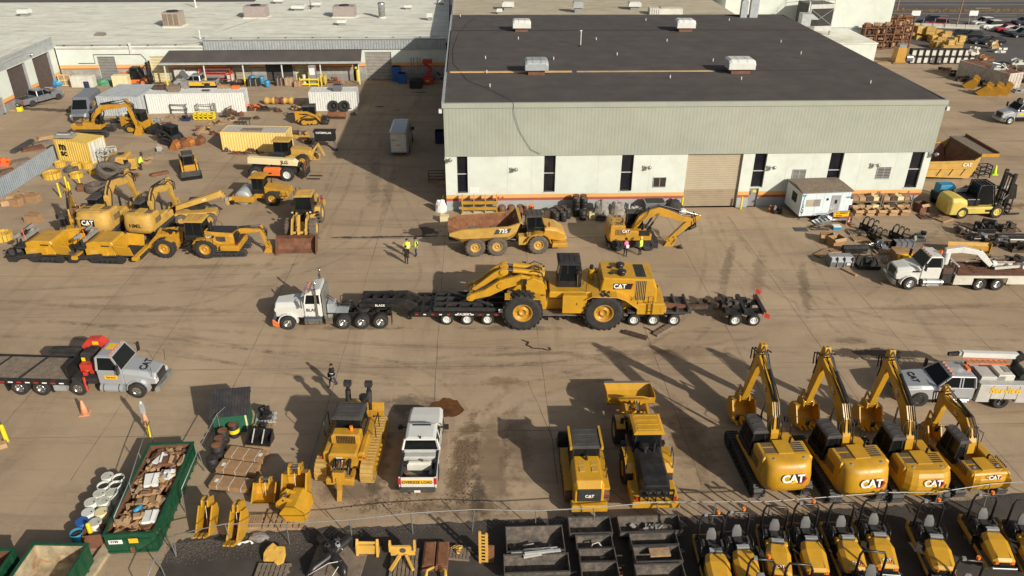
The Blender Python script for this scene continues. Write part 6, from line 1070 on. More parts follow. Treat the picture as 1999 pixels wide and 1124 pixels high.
# ------------------------------------------------------------------ crawlers: dozer, track loader, compact track loaders
def dozer():
 t=thing('bulldozer','large yellow bulldozer seen from behind with single shank ripper','bulldozer');y=YEL;dy=mat('dusty_track',(.42,.27,.07),.7,0,.25,3,.5,(.2,.14,.09),3)
 for s in(-1,1):track(t,4.9,1.25,.7,s*1.26,dy,YEL,grm=dy,pitch=.24)
 mk('main_frame',t,lambda b:(b.box(-1.7,2.3,-.75,.75,.6,1.5,y),b.box(-2.2,-.3,-.78,.78,1.2,2.0,y,.1),b.box(-1.9,-.2,-1.15,-.78,1.35,1.9,y,.08),b.box(-1.9,-.2,.78,1.15,1.35,1.9,y,.08)),.03)
 mk('hood',t,lambda b:b.prism([(.9,1.4),(.9,2.3),(2.5,2.2),(2.7,1.1),(2.5,.7)],-.55,.55,y,'y',.06));mk('fender',t,lambda b:[b.box(-.4,1.6,min(s*.8,s*1.2),max(s*.8,s*1.2),1.5,1.62,y)for s in(-1,1)],.02)
 glassbox(t,-.45,1.0,-.85,.85,1.7,3.1,.14,DGR,BLK,roof_over=.15,lean=.3);mk('fuel_tank',t,lambda b:(b.box(-1.25,-.5,-.8,.8,1.95,2.55,y,.1),[b.box(-1.3+.0,-1.2,-.55+i*.09,-.5+i*.09,2.0,2.5,BLK)for i in range(12)]),.03);mk('beacon',t,lambda b:b.cyl((-.75,-.25,2.55),(-.75,-.25,2.8),.1,BEAC,n=8))
 mk('exhaust_stack',t,lambda b:(b.cyl((1.5,-.5,2.2),(1.5,-.5,3.2),.16,BLK,n=10),b.cyl((1.5,-.5,3.0),(1.5,-.5,3.25),.24,BLK,n=10)))
 for s in(-1,1):mk('blade_lift_cylinder',t,lambda b:(b.cyl((2.35,s*.62,1.6),(2.5,s*.62,3.3),.12,BLK,n=8),b.obox((2.5,s*.62,3.35),.3,.42,.3,BLKM),b.cyl((2.3,s*.62,2.2),(2.45,s*.62,2.9),.17,BLKM,n=8)));mk('push_arm',t,lambda b:b.beam((0,s*.8,.6),(3.0,s*.8,.55),.2,.3,y));mk('handrail',t,lambda b:b.tube([(-.2,s*1.45,1.6),(-.2,s*1.45,2.6),(.8,s*1.45,2.6),(.8,s*1.45,1.6)],.03,BLK,5))
 def bl(b):
  pr_=[(3.1,.1),(2.95,.6),(3.0,1.1),(3.2,1.55)];b.loft([[(x,-1.3,z)for x,z in pr_]+[(x-.12,-1.3,z)for x,z in pr_[::-1]],[(x,1.3,z)for x,z in pr_]+[(x-.12,1.3,z)for x,z in pr_[::-1]]],y)
 mk('blade',t,bl,.02)
 def rip(b):
  b.box(-3.2,-2.9,-.75,.75,.75,1.15,y,.05);b.prism([(-3.45,1.4),(-3.05,1.45),(-3.15,.5),(-3.6,.0),(-3.75,.06),(-3.45,.6)],-.12,.12,y);b.prism([(-3.4,1.0),(-2.95,1.2),(-2.95,1.6),(-3.35,1.75)],-.3,.3,y)
 mk('ripper',t,rip,.02);
 for s in(-1,1):mk('ripper_arm',t,lambda b:b.beam((-2.1,s*.55,.8),(-3.0,s*.55,.85),.18,.3,y));ram(t,(-2.1,s*.4,1.7),(-3.1,s*.4,1.25),.11)
 mk('ripper_hose',t,lambda b:[b.tube([(-2.0,q,1.5),(-2.5,q*1.2,1.9),(-3.0,q,1.4)],.05,BLKM,5)for q in(-.15,0,.12)]);mk('rating_plate',t,lambda b:b.box(-2.23,-2.2,.0,.35,1.55,1.8,PAPER))
 for s in(-1,1):mk('tail_lamp',t,lambda b:b.box(-2.24,-2.18,s*1.2-.08,s*1.2+.08,1.75,1.85,RED))
 return t
o=dozer();put(o,at(691,890),88)
def track_loader():
 t=thing('track_loader','yellow crawler loader with black roof and black rear grille facing the fence','track loader');y=YELN
 for s in(-1,1):track(t,3.6,1.0,.5,s*.95,RUSTB,YELN,pitch=.2)
 mk('rear_body',t,lambda b:b.loft([[(x,-w,.7),(x,-w,z-.3),(x,-w*.82,z),(x,w*.82,z),(x,w,z-.3),(x,w,.7)]for x,w,z in((-2.5,.75,1.75),(-2.2,.82,2.05),(-.4,.8,2.15))],y),.04);mk('rear_bumper',t,lambda b:b.box(-2.85,-2.3,-.95,.95,.45,.85,y,.05),.03);mk('rear_grille',t,lambda b:b.box(-2.56,-2.48,-.62,.62,.9,1.72,BLKM),.03);logo(t,(-2.56,0,1.3),(-1,0,0),(0,0,1),.22,'plain')
 mk('hood_panel',t,lambda b:[b.box(x,x+.35,q,q+.3,2.1,2.13,YELD)for x in(-1.1,-1.6)for q in(-.5,.15)]);glassbox(t,-.45,1.1,-.8,.8,.9,2.75,.08,DGR,BLK,roof_over=.1,lean=.1);mk('roof_edge',t,lambda b:[b.box(-.6,1.15,s*.84-.06,s*.84+.06,2.72,2.95,y)for s in(-1,1)]);mk('front_frame',t,lambda b:(b.box(.9,1.9,-.6,.6,.6,1.6,y),[b.box(-1.8,1.5,min(s*.62,s*1.2),max(s*.62,s*1.2),1.0,1.12,y)for s in(-1,1)]))
 for s in(-1,1):mk('lift_arm',t,lambda b:spine(b,[(1.1,1.7),(2.0,1.5),(2.7,.7)],[.3,.35,.25],.14,BLK,s*.6))
 def bk(b):
  q=[(2.6,1.3),(2.45,.8),(2.6,.2),(3.4,.1)];b.loft([[(x,-1.2,z)for x,z in q]+[(x+.06,-1.2,z+.06)for x,z in q[::-1]],[(x,1.2,z)for x,z in q]+[(x+.06,1.2,z+.06)for x,z in q[::-1]]],BLK);[pol(b,[(2.6,1.3)]+q[1:]+[(3.0,.8)],.05,BLK,yy)for yy in(-1.2,1.2)];[b.box(3.35,3.65,-1.15+i*.32,-1.05+i*.32,.06,.12,DGR)for i in range(8)]
 mk('bucket',t,bk);mk('exhaust_stack',t,lambda b:b.cyl((-.7,0,2.1),(-.7,0,2.5),.08,BLK,n=8));handrail(t,[(-1,-1.1,1.1),(-1,-1.1,1.7),(-.5,-1.1,1.9),(-.5,-1.1,1.1)]);return t
o=track_loader();put(o,at(1138,938),92)
def compact_loader(label,fork=False,wheels=False,cabm=DGR,y=YEL,arms_up=False):
 t=thing('compact_loader',label,'compact loader','compact loaders')
 if wheels:
  for x in(-.55,.65):
   for s in(-1,1):wheel(t,x,s*.72,.38,.3,y,s,RUB,.5,12)
 else:
  for s in(-1,1):track(t,1.9,.68,.32,s*.72,BLKM,y,pitch=.15)
 mk('chassis',t,lambda b:(b.box(-1.3,.9,-.52,.52,.3,1.1,y,.05),b.box(-1.55,-1.2,-.6,.6,.5,1.35,BLK,.06)));glassbox(t,-.7,.75,-.5,.5,.85,1.95,.04,cabm,BLK,roof_over=.04);mk('cab_front',t,lambda b:b.box(.72,.82,-.45,.45,.6,1.0,BLK))
 for s in(-1,1):mk('lift_arm',t,lambda b:spine(b,[(-1.25,1.45),(-.2,1.4),(.8,.95),(1.35,.3)],[.25,.26,.24,.2],.14,y,s*.68));ram(t,(-.9,s*.68,.8),(.2,s*.68,1.2),.06);mk('rear_post',t,lambda b:pol(b,[(-1.5,.5),(-1.5,1.55),(-1.1,1.6),(-.9,.9)],.16,y,s*.66))
 mk('bucket',t,lambda b:(b.prism([(1.35,.1),(1.3,.65),(1.4,.7),(1.5,.2),(2.05,.12),(2.05,.06)],-.92,.92,BLK),[pol(b,[(1.35,.08),(1.35,.68),(2.05,.08)],.04,BLK,yy)for yy in(-.92,.92)]));logo(t,(-1.56,0,1.0),(-1,0,0),(0,0,1),.14,'plain');return t
o=compact_loader('yellow compact track loader beside the white container with leaning tyres');put(o,at(606,240),8);o.scale=(1.15,)*3
o=compact_loader('small skid steer loader parked alone facing the camera, black cab',wheels=True);put(o,at(372,338),head((370,320),(377,345)));o.scale=(1.12,)*3
o=compact_loader('black cabbed compact loader among rusty buckets near the pale yellow container',y=BLKM,cabm=BLK);put(o,at(338,280),-30);o.scale=(1.1,)*3
o=compact_loader('tracked loader behind the grey van next to the small excavator',cabm=BLKM);put(o,at(275,255),-12);o.scale=(1.25,)*3
# the left row of excavators
grpL='excavators of the left row'
o=excavator('large worn excavator with black logo box and raised arched boom in the left row',grpL,1.0,ym=YELD,style='box',el=(4.1,3.5),bk=(4.9,.9),bent=.75,logo_s=.5,W=1.55,tail=3.2);put(o,at(220,446),86);text('LEONARDELD CORP',LOGOY,o,'lettering',.26,(-2.98,0,2.3),(-1,0,.35),(0,0,1),.01,.02)
o=excavator('excavator with dark lettering on a plain counterweight in the left row',grpL,.92,ym=YELD,style=None,lab2=('HMIL',BLET,.5),el=(3.9,3.4),bk=(4.5,.9),bent=.65,W=1.45,tail=2.9);put(o,at(302,450),84)
o=excavator('small excavator with black cab, leftmost of the left row',grpL,.72,ym=YEL,style=None,el=(2.4,5.1),bk=(3.8,3.0),W=1.2,tail=2.3,rounded=False,bent=.1,hood=2.2);put(o,at(148,466),112);logo(o,(-1.67,.25,1.25),(-1,0,.1),(0,0,1),.2,'bar')
o=excavator('mini excavator with small arm stretched to the right beside the worn loader','small excavators',.62,ym=YEL,style=None,el=(4.6,3.4),bk=(5.1,.9),W=1.2,tail=1.9,bent=.2,hood=2.0,bw=.6);put(o,at(452,492),4)
o=excavator('small yellow excavator in front of the grey van, boom arched to the right','small excavators',.85,ym=YEL,style=None,el=(5.6,4.4),bk=(6.3,1.1),W=1.25,tail=2.2,rounded=False,bent=.4,hood=2.0,bw=.8);put(o,at(186,262),2);logo(o,(-1.2,-1.0,1.3),(0,-1,0),(0,0,1),.2,'plain')
t=thing('excavator_house','yellow excavator upper body without arm or tracks standing on the yard','machine body');mk('house',t,lambda b:(b.box(-1.8,1.2,-1.1,1.1,.35,.6,YELD),b.box(-1.8,.3,-1.1,1.1,.6,1.75,YELD,.15),b.box(.3,1.2,-1.1,-.3,.6,1.5,YELD,.1)),.05);mk('side_window',t,lambda b:b.box(.0,.5,-1.13,-1.09,.7,1.45,BLK));mk('hood_vent',t,lambda b:b.box(-.9,-.2,-.2,.5,1.75,1.78,BLK));mk('badge',t,lambda b:b.cyl((-1.2,-1.1,1.2),(-1.2,-1.13,1.2),.35,PAPER,n=14));put(t,at(252,330),8)
# asphalt pavers
def paver():
 t=thing('asphalt_paver','yellow asphalt paver, outer one at the left end of the front row','paver','asphalt pavers');y=YELN
 for s in(-1,1):track(t,2.9,.72,.42,s*.95,BLKM,BLKM,pitch=.16)
 mk('tractor_body',t,lambda b:(b.prism([(-1.5,.6),(-1.5,1.75),(-.9,1.95),(.7,1.95),(.9,1.6),(.9,.6)],-1.1,1.1,y,'y',.08),b.box(-1.55,.3,-1.2,1.2,.75,1.35,y,.05)),.04);mk('side_door',t,lambda b:[(b.box(-1.2,-.55,s*1.205-.01,s*1.205+.01,.9,1.25,YELD),b.box(-.2,.5,s*1.11-.012,s*1.11+.012,1.55,1.65,BLK))for s in(-1,1)])
 mk('hopper',t,lambda b:[b.loft([[(x,s*1.25,1.75-.12*(x>2)),(x,s*.95,.75),(x,s*1.0,.72),(x,s*1.32,1.72-.12*(x>2))]for x in(.9,2.3)],y)for s in(-1,1)]+[b.add([(.95,-1.25,1.8),(.95,1.25,1.8),(.95,.95,.7),(.95,-.95,.7)],[(0,1,2,3)],y),b.box(.95,2.3,-.95,.95,.62,.7,BLKM)],.02)
 mk('push_roller',t,lambda b:(b.box(2.3,2.75,-1.35,1.35,.45,.75,y,.05),b.cyl((2.8,-.9,.5),(2.8,.9,.5),.14,BLKM,n=10)));mk('operator_deck',t,lambda b:(b.box(-2.2,-1.5,-1.2,1.2,1.3,1.45,BLKM),[b.box(-1.9,-1.5,q-.25,q+.25,1.45,2.0,BLKM)for q in(-.7,.7)],b.box(-1.6,-1.45,-1.1,1.1,1.9,2.2,GRY)))
 mk('screed',t,lambda b:(b.box(-3.1,-2.4,-1.4,1.4,.12,.6,BLKM),b.box(-3.3,-2.5,-1.45,1.45,.6,.68,BLK),[b.obox((-2.75+.2*sin(i*4),-1.2+i*.3,.9),.35,.22,.5,BLK if i%2 else DGR,rz=i*25)for i in range(9)],b.beam((-2.5,-1.25,.5),(-.2,-1.25,.8),.12,.3,BLKM),b.beam((-2.5,1.25,.5),(-.2,1.25,.8),.12,.3,BLKM)))
 mk('control_console',t,lambda b:[(b.cyl((-2.3,q,1.45),(-2.1,q,2.2),.04,BLK,n=6),b.obox((-2.1,q,2.3),.4,.5,.25,GRY,ry=-20))for q in(-.9,.9)]);mk('mast_pole',t,lambda b:(b.cyl((-1.4,-.9,1.9),(-1.5,-.9,2.9),.035,ORG,n=6),b.beam((-2.2,.2,1.5),(-1.5,.5,2.4),.3,.2,GRY)));mk('tunnel_canopy_frame',t,lambda b:b.tube([(-2.0,1.15,1.4),(-2.0,1.15,2.5),(-2.0,-.2,2.5)],.03,BLK,5));return t
o=paver();put(o,at(95,512)+Vector((0,1.1,0)),-3);o.scale=(1.02,)*3
o2=dup(o,'yellow asphalt paver beside the bucketless wheel loader, inner one of the pair');put(o2,at(212,514)+Vector((0,1.1,0)),-3)
# single drum compactor, telehandler
def compactor():
 t=thing('drum_roller','single drum soil compactor with yellow roof and smooth steel drum','roller');y=YEL
 mk('drum',t,lambda b:(b.lathe([(.05,-1.05),(.72,-1.05),(.76,-1.0),(.76,1.0),(.72,1.05),(.05,1.05)],(1.6,0,.76),(0,1,0),ALU if False else GALV,28)));mk('drum_yoke',t,lambda b:([b.box(.5,2.6,s*1.18-.08,s*1.18+.08,.4,1.0,y,.03)for s in(-1,1)],b.box(2.45,2.65,-1.2,1.2,.45,.95,y),b.box(.4,.6,-1.2,1.2,.45,1.0,y),b.cyl((1.6,-1.28,.72),(1.6,-1.25,.72),.12,BLK,n=8)),.02)
 for s in(-1,1):wheel(t,-1.35,s*.85,.75,.55,y,s,RUB,.5,14)
 mk('frame',t,lambda b:(b.box(-2.7,.5,-.55,.55,.6,1.2,y),b.prism([(-3.0,1.0),(-2.9,1.5),(-.6,1.9),(-.6,1.0)],-.85,.85,y,'y',.06)),.03);mk('engine_vent',t,lambda b:[b.box(-2.2+i*.14,-2.1+i*.14,s*.86-.012,s*.86+.012,1.15,1.5,BLK)for i in range(8)for s in(-1,1)]);glassbox(t,-.55,.6,-.7,.7,1.15,2.75,.05,YEL,BLK,roof_over=.2);mk('exhaust_stack',t,lambda b:b.cyl((-1.0,-.5,1.8),(-1.0,-.5,2.3),.05,BLK,n=6));return t
o=compactor();put(o,at(510,398)+Vector((0,.6,0)),178)
def telehandler():
 t=thing('telehandler','cream and orange telehandler with lowered forks','telehandler')
 for x in(-1.6,1.6):
  for s in(-1,1):wheel(t,x,s*.95,.68,.45,WHT,s,RUB,.55,14)
 mk('chassis',t,lambda b:(b.box(-2.2,2.2,-.55,.55,.5,1.1,BLKM),b.box(-2.4,-2.1,-.9,.9,.6,1.1,BLKM)));mk('engine_cover',t,lambda b:b.box(-.75,.95,-1.15,-.55,.55,1.35,ORG,.12),.06);mk('cab',t,lambda b:b.box(-.6,.9,.3,1.1,.6,2.3,BLK,.1));mk('engine_vent',t,lambda b:b.box(-.3,.1,-1.165,-1.15,.75,.9,BLK))
 m=mk('boom',t,lambda b:(b.prism([(-2.6,1.5),(-2.5,2.15),(2.2,2.0),(2.6,1.7),(2.5,1.35)],-.35,.3,CREAM,'y',.04),b.box(2.4,2.9,-.2,.15,1.2,1.7,BLKM)),.03);text('JLG',BLET,m,'lettering',.5,(1.25,-.38,1.72),(0,-1,0),(0,0,1),.03);ram(t,(-1.5,-.4,.9),(.0,-.4,1.5),.09);mk('fork_carriage',t,lambda b:(b.beam((2.8,0,1.5),(3.3,0,.6),.4,.3,BLKM),b.box(3.3,3.42,-.9,.9,.35,1.0,BLKM),[b.box(3.38,3.46,q-.04,q+.04,1.0,1.9,RUSTB)for q in(-.8,-.3,.3,.8)],b.box(3.36,3.44,-.85,.85,1.82,1.9,RUSTB)))
 for s in(-.45,.45):mk('fork',t,lambda b:b.box(3.42,4.75,s-.07,s+.07,.08,.14,BLKM))
 return t
o=telehandler();put(o,at(533,352)+Vector((0,1.0,0)),-3);o.scale=(1.05,)*3
t=thing('wheel_tractor','yellow tan roofed tractor behind the telehandler, mostly hidden','tractor')
for x in(0,2.6):
 for s in(-1,1):wheel(t,x,s*.95,.7,.5,YEL,s,RUB,.5,12)
mk('body',t,lambda b:(b.box(-.8,3.4,-.5,.5,.6,1.2,YELD),b.prism([(1.2,1.2),(1.2,1.9),(3.3,1.7),(3.5,1.1)],-.6,.6,YELD,'y',.05)));glassbox(t,-.6,1.1,-.8,.8,1.2,2.7,.08,YELD,BLK,roof_over=.15);mk('backhoe_arm',t,lambda b:spine(b,[(3.3,1.2),(4.2,2.3),(4.8,1.0)],[.3,.3,.2],.2,YELD));put(t,at(553,318),-2)
# forklifts
def forklift(label,y,k=1.,dual=True):
 t=thing('forklift',label,'forklift')
 for x,r in((-1.5,.5),(1.4,.55)):
  for s in(-1,1):wheel(t,x,s*.85,r,.42,y,s,RUB,.55)
 mk('counterweight',t,lambda b:b.loft([[(x,-w,.35),(x,-w,z-.3),(x,-w*.8,z),(x,w*.8,z),(x,w,z-.3),(x,w,.35)]for x,w,z in((-2.75,.75,1.45),(-2.5,1.02,1.7),(-1.9,1.05,1.75),(-1.2,.95,1.5))],y),.06);mk('chassis',t,lambda b:(b.box(-1.4,1.9,-.95,.95,.4,.95,y,.06),b.box(-1.2,-.1,-.7,.7,.95,1.6,BLK,.08)),.03);mk('cab_frame',t,lambda b:[b.tube([(-.45,s*.7,1.0),(-.35,s*.65,2.7),(.75,s*.65,2.7),(1.2,s*.75,1.0)],.06,BLK,6)for s in(-1,1)]+[b.box(-.4+i*.28,-.3+i*.28,-.65,.65,2.68,2.76,BLK)for i in range(5)]);mk('cab_glass',t,lambda b:b.loft([[(-.4,-.66,1.1),(1.1,-.7,1.1),(1.1,.7,1.1),(-.4,.66,1.1)],[(-.3,-.62,2.6),(.7,-.62,2.6),(.7,.62,2.6),(-.3,.62,2.6)]],GLS));mk('seat',t,lambda b:b.box(-.3,.2,-.25,.25,1.0,1.5,BLKM))
 mk('mast',t,lambda b:([b.beam((2.15,s*.55,.15),(2.3,s*.55,3.6),.18,.24,BLK)for s in(-1,1)],[b.box(2.08,2.3,-.55,.55,z,z+.14,BLK)for z in(.6,1.9,3.3)],[b.cyl((2.2,q,.3),(2.3,q,3.2),.05,BLKM,n=6)for q in(-.3,0,.3)]));mk('fork_carriage',t,lambda b:([b.box(2.35,2.5,-1.0,1.0,z,z+.14,BLK)for z in(.3,1.0)],[b.box(2.4,2.5,q,q+.05,.3,1.7,BLK)for q in(-.95,-.5,0,.45,.9)]))
 for s in(-.5,.5):mk('fork',t,lambda b:b.box(2.45,3.7,s-.08,s+.08,.1,.18,BLK))
 for s in(-1,1):ram(t,(1.3,s*.75,.9),(2.2,s*.6,1.9),.07)
 mk('logo_panel',t,lambda b:[b.box(.4,.95,s*.96-.005,s*.96+.005,.55,.75,BLK)for s in(-1,1)]);return t
o=forklift('big pale yellow forklift with tall black mast right of the workshop',mat('forklift_yellow',(.58,.45,.10),.5,0,.1,1,.4,(.4,.33,.12)),1);put(o,at(1905,424)+Vector((0,.9,0)),4);o.scale=(1.2,)*3
o=forklift('orange forklift by the pale pallets in front of the warehouse wall',ORG);put(o,at(268,165),0);o.scale=(.95,)*3
# ------------------------------------------------------------------ small tandem rollers on the asphalt
def small_roller(beacon):
 t=thing('tandem_roller','','roller','small tandem rollers on the asphalt');y=YELN
 for x in(-.95,.95):mk('drum',t,lambda b:b.lathe([(.05,-.6),(.35,-.6),(.38,-.57),(.38,.57),(.35,.6),(.05,.6)],(x,0,.38),(0,1,0),DGR,20))
 mk('front_frame',t,lambda b:(b.box(.15,1.5,-.63,-.59,.3,.5,YELD),b.box(.15,1.5,.59,.63,.3,.5,YELD)),.02);mk('rear_frame',t,lambda b:(b.box(-1.5,-.1,-.63,-.59,.3,.6,YELD),b.box(-1.5,-.1,.59,.63,.3,.6,YELD),b.box(-1.55,-1.35,-.63,.63,.4,.7,YELD),b.box(-1.3,-.1,-.6,.6,.78,.92,BLKM)),.02)  # dustier yellow than the hood, also standing in for shade on the frames
 mk('hood',t,lambda b:b.loft([[(x,-w,.72),(x,-w,z-.15),(x,-w*.62,z),(x,w*.62,z),(x,w,z-.15),(x,w,.72)]for x,w,z in((.12,.44,1.30),(.6,.56,1.26),(1.5,.52,1.02),(1.62,.46,.9))],y),.04)
 mk('hood_crease',t,lambda b:[b.beam((.15,s*.22,1.315),(1.5,s*.30,1.035),.03,.02,YELD)for s in(-1,1)]);mk('side_vent',t,lambda b:[b.box(.3,.55,s*.55-.012,s*.55+.012,.85,1.08,BLK)for s in(-1,1)]);mk('front_bumper',t,lambda b:(b.box(1.55,1.75,-.5,.5,.52,.66,BLK),b.box(1.62,1.66,-.22,.22,.72,.86,BLK),b.cyl((1.72,-.55,.6),(1.72,.55,.6),.06,GALV,n=8)))
 for s in(-1,1):mk('headlight',t,lambda b:b.box(1.6,1.645,s*.36-.07,s*.36+.07,.76,.88,ORG))
 mk('operator_platform',t,lambda b:b.box(-.75,.1,-.6,.6,.92,1.0,BLKM));mk('seat',t,lambda b:(b.box(-.75,-.3,-.22,.22,1.05,1.2,BLKM,.03),b.loft([[(-.82,-.24,1.15),(-.72,-.24,1.15),(-.72,.24,1.15),(-.82,.24,1.15)],[(-.92,-.22,1.5),(-.84,-.22,1.5),(-.84,.22,1.5),(-.92,.22,1.5)],[(-.98,-.12,1.72),(-.92,-.12,1.72),(-.92,.12,1.72),(-.98,.12,1.72)]],SEATM,True)),.03)
 mk('steering_wheel',t,lambda b:(b.cyl((.15,0,1.1),(-.05,0,1.5),.03,BLK,n=6),b.lathe([(.17,0),(.2,.02),(.17,.04)],(-.05,0,1.5),(-.5,0,.9),BLK,14)));mk('console',t,lambda b:(b.box(-.1,.2,-.3,.3,1.0,1.42,BLK,.05),b.box(.0,.18,-.28,.28,1.42,1.46,GALV),[b.obox((-.45,s*.42,1.2),.35,.1,.28,DGR)for s in(-1,1)]))
 mk('roll_bar',t,lambda b:b.tube([(-1.0,-.55,.9),(-1.05,-.55,2.1),(-1.1,-.45,2.35),(-1.1,.45,2.35),(-1.05,.55,2.1),(-1.0,.55,.9)],.055,BLK,8));mk('platform_rail',t,lambda b:[b.tube([(-.7,s*.58,1.0),(-.7,s*.58,1.4),(-.2,s*.58,1.4),(0,s*.58,1.0)],.025,BLK,5)for s in(-1,1)])
 if beacon:mk('beacon',t,lambda b:(b.cyl((-1.1,.25,2.4),(-1.1,.25,2.48),.05,BLK,n=8),b.cyl((-1.1,.25,2.48),(-1.1,.25,2.62),.085,BEAC,n=10)));mk('work_lamp',t,lambda b:b.box(-1.14,-1.0,-.4,-.25,2.38,2.52,GRY))
 else:logo(t,(1.35,0,1.075),(.22,0,1),(-1,0,.2),.17,'hex');mk('water_tank',t,lambda b:(b.box(-.1,.15,-.5,.5,.95,1.25,y,.05),b.cyl((.02,-.3,1.25),(.02,-.3,1.4),.08,YELD,n=8)),.03)
 return t
SEATM=mat('grey_seat',(.12,.12,.12),.7,0,.15,4)
rb1,rb0=small_roller(True),small_roller(False);first={True:rb1,False:rb0};used_=set()
RL=[((1406,1048),(1425,1112),1,'tandem roller with orange beacon, leftmost of the roller row'),((1455,1040),(1482,1108),1,'beacon topped tandem roller beside the leftmost one, hood cut by picture edge'),((1527,1030),(1540,1092),0,'tandem roller without beacon, first with a logo on its hood from the left'),((1587,1024),(1612,1088),1,'tandem roller with beacon standing between two logo hooded rollers'),((1657,1026),(1682,1078),0,'logo hooded tandem roller, left one of the close pair in the middle'),((1719,1021),(1742,1073),0,'logo hooded tandem roller, right one of the close pair in the middle'),((1824,1020),(1856,1086),1,'tandem roller with beacon standing alone with a wide gap on both sides'),((1928,1006),(1970,1070),1,'tandem roller with beacon near the right edge, silver front bumper'),((2005,1018),(2040,1080),0,'tandem roller mostly cut off by the right edge'),((1500,1138),(1520,1210),1,'tandem roller of the nearest row, only roll bar and beacon showing left'),((1572,1150),(1590,1215),0,'tandem roller of the nearest row, only its seat top showing'),((1712,1122),(1735,1190),0,'tandem roller of the nearest row with seat and roll bar showing'),((1897,1140),(1930,1210),1,'tandem roller of the nearest row, beacon near the bottom right')]
for a,c,bc,lab in RL:
 bc=bool(bc)
 if bc in used_:o=dup(first[bc],lab)
 else:o=first[bc];used_.add(bc);o['label']=lab
 p,q=at(*a),at(*c);p=at(a[0]-24,a[1]+42);q=at(c[0]-24,c[1]+46);o.location=p.lerp(q,.35);o.rotation_euler=(0,0,atan2(q.y-p.y,q.x-p.x));o.scale=(1.06,)*3
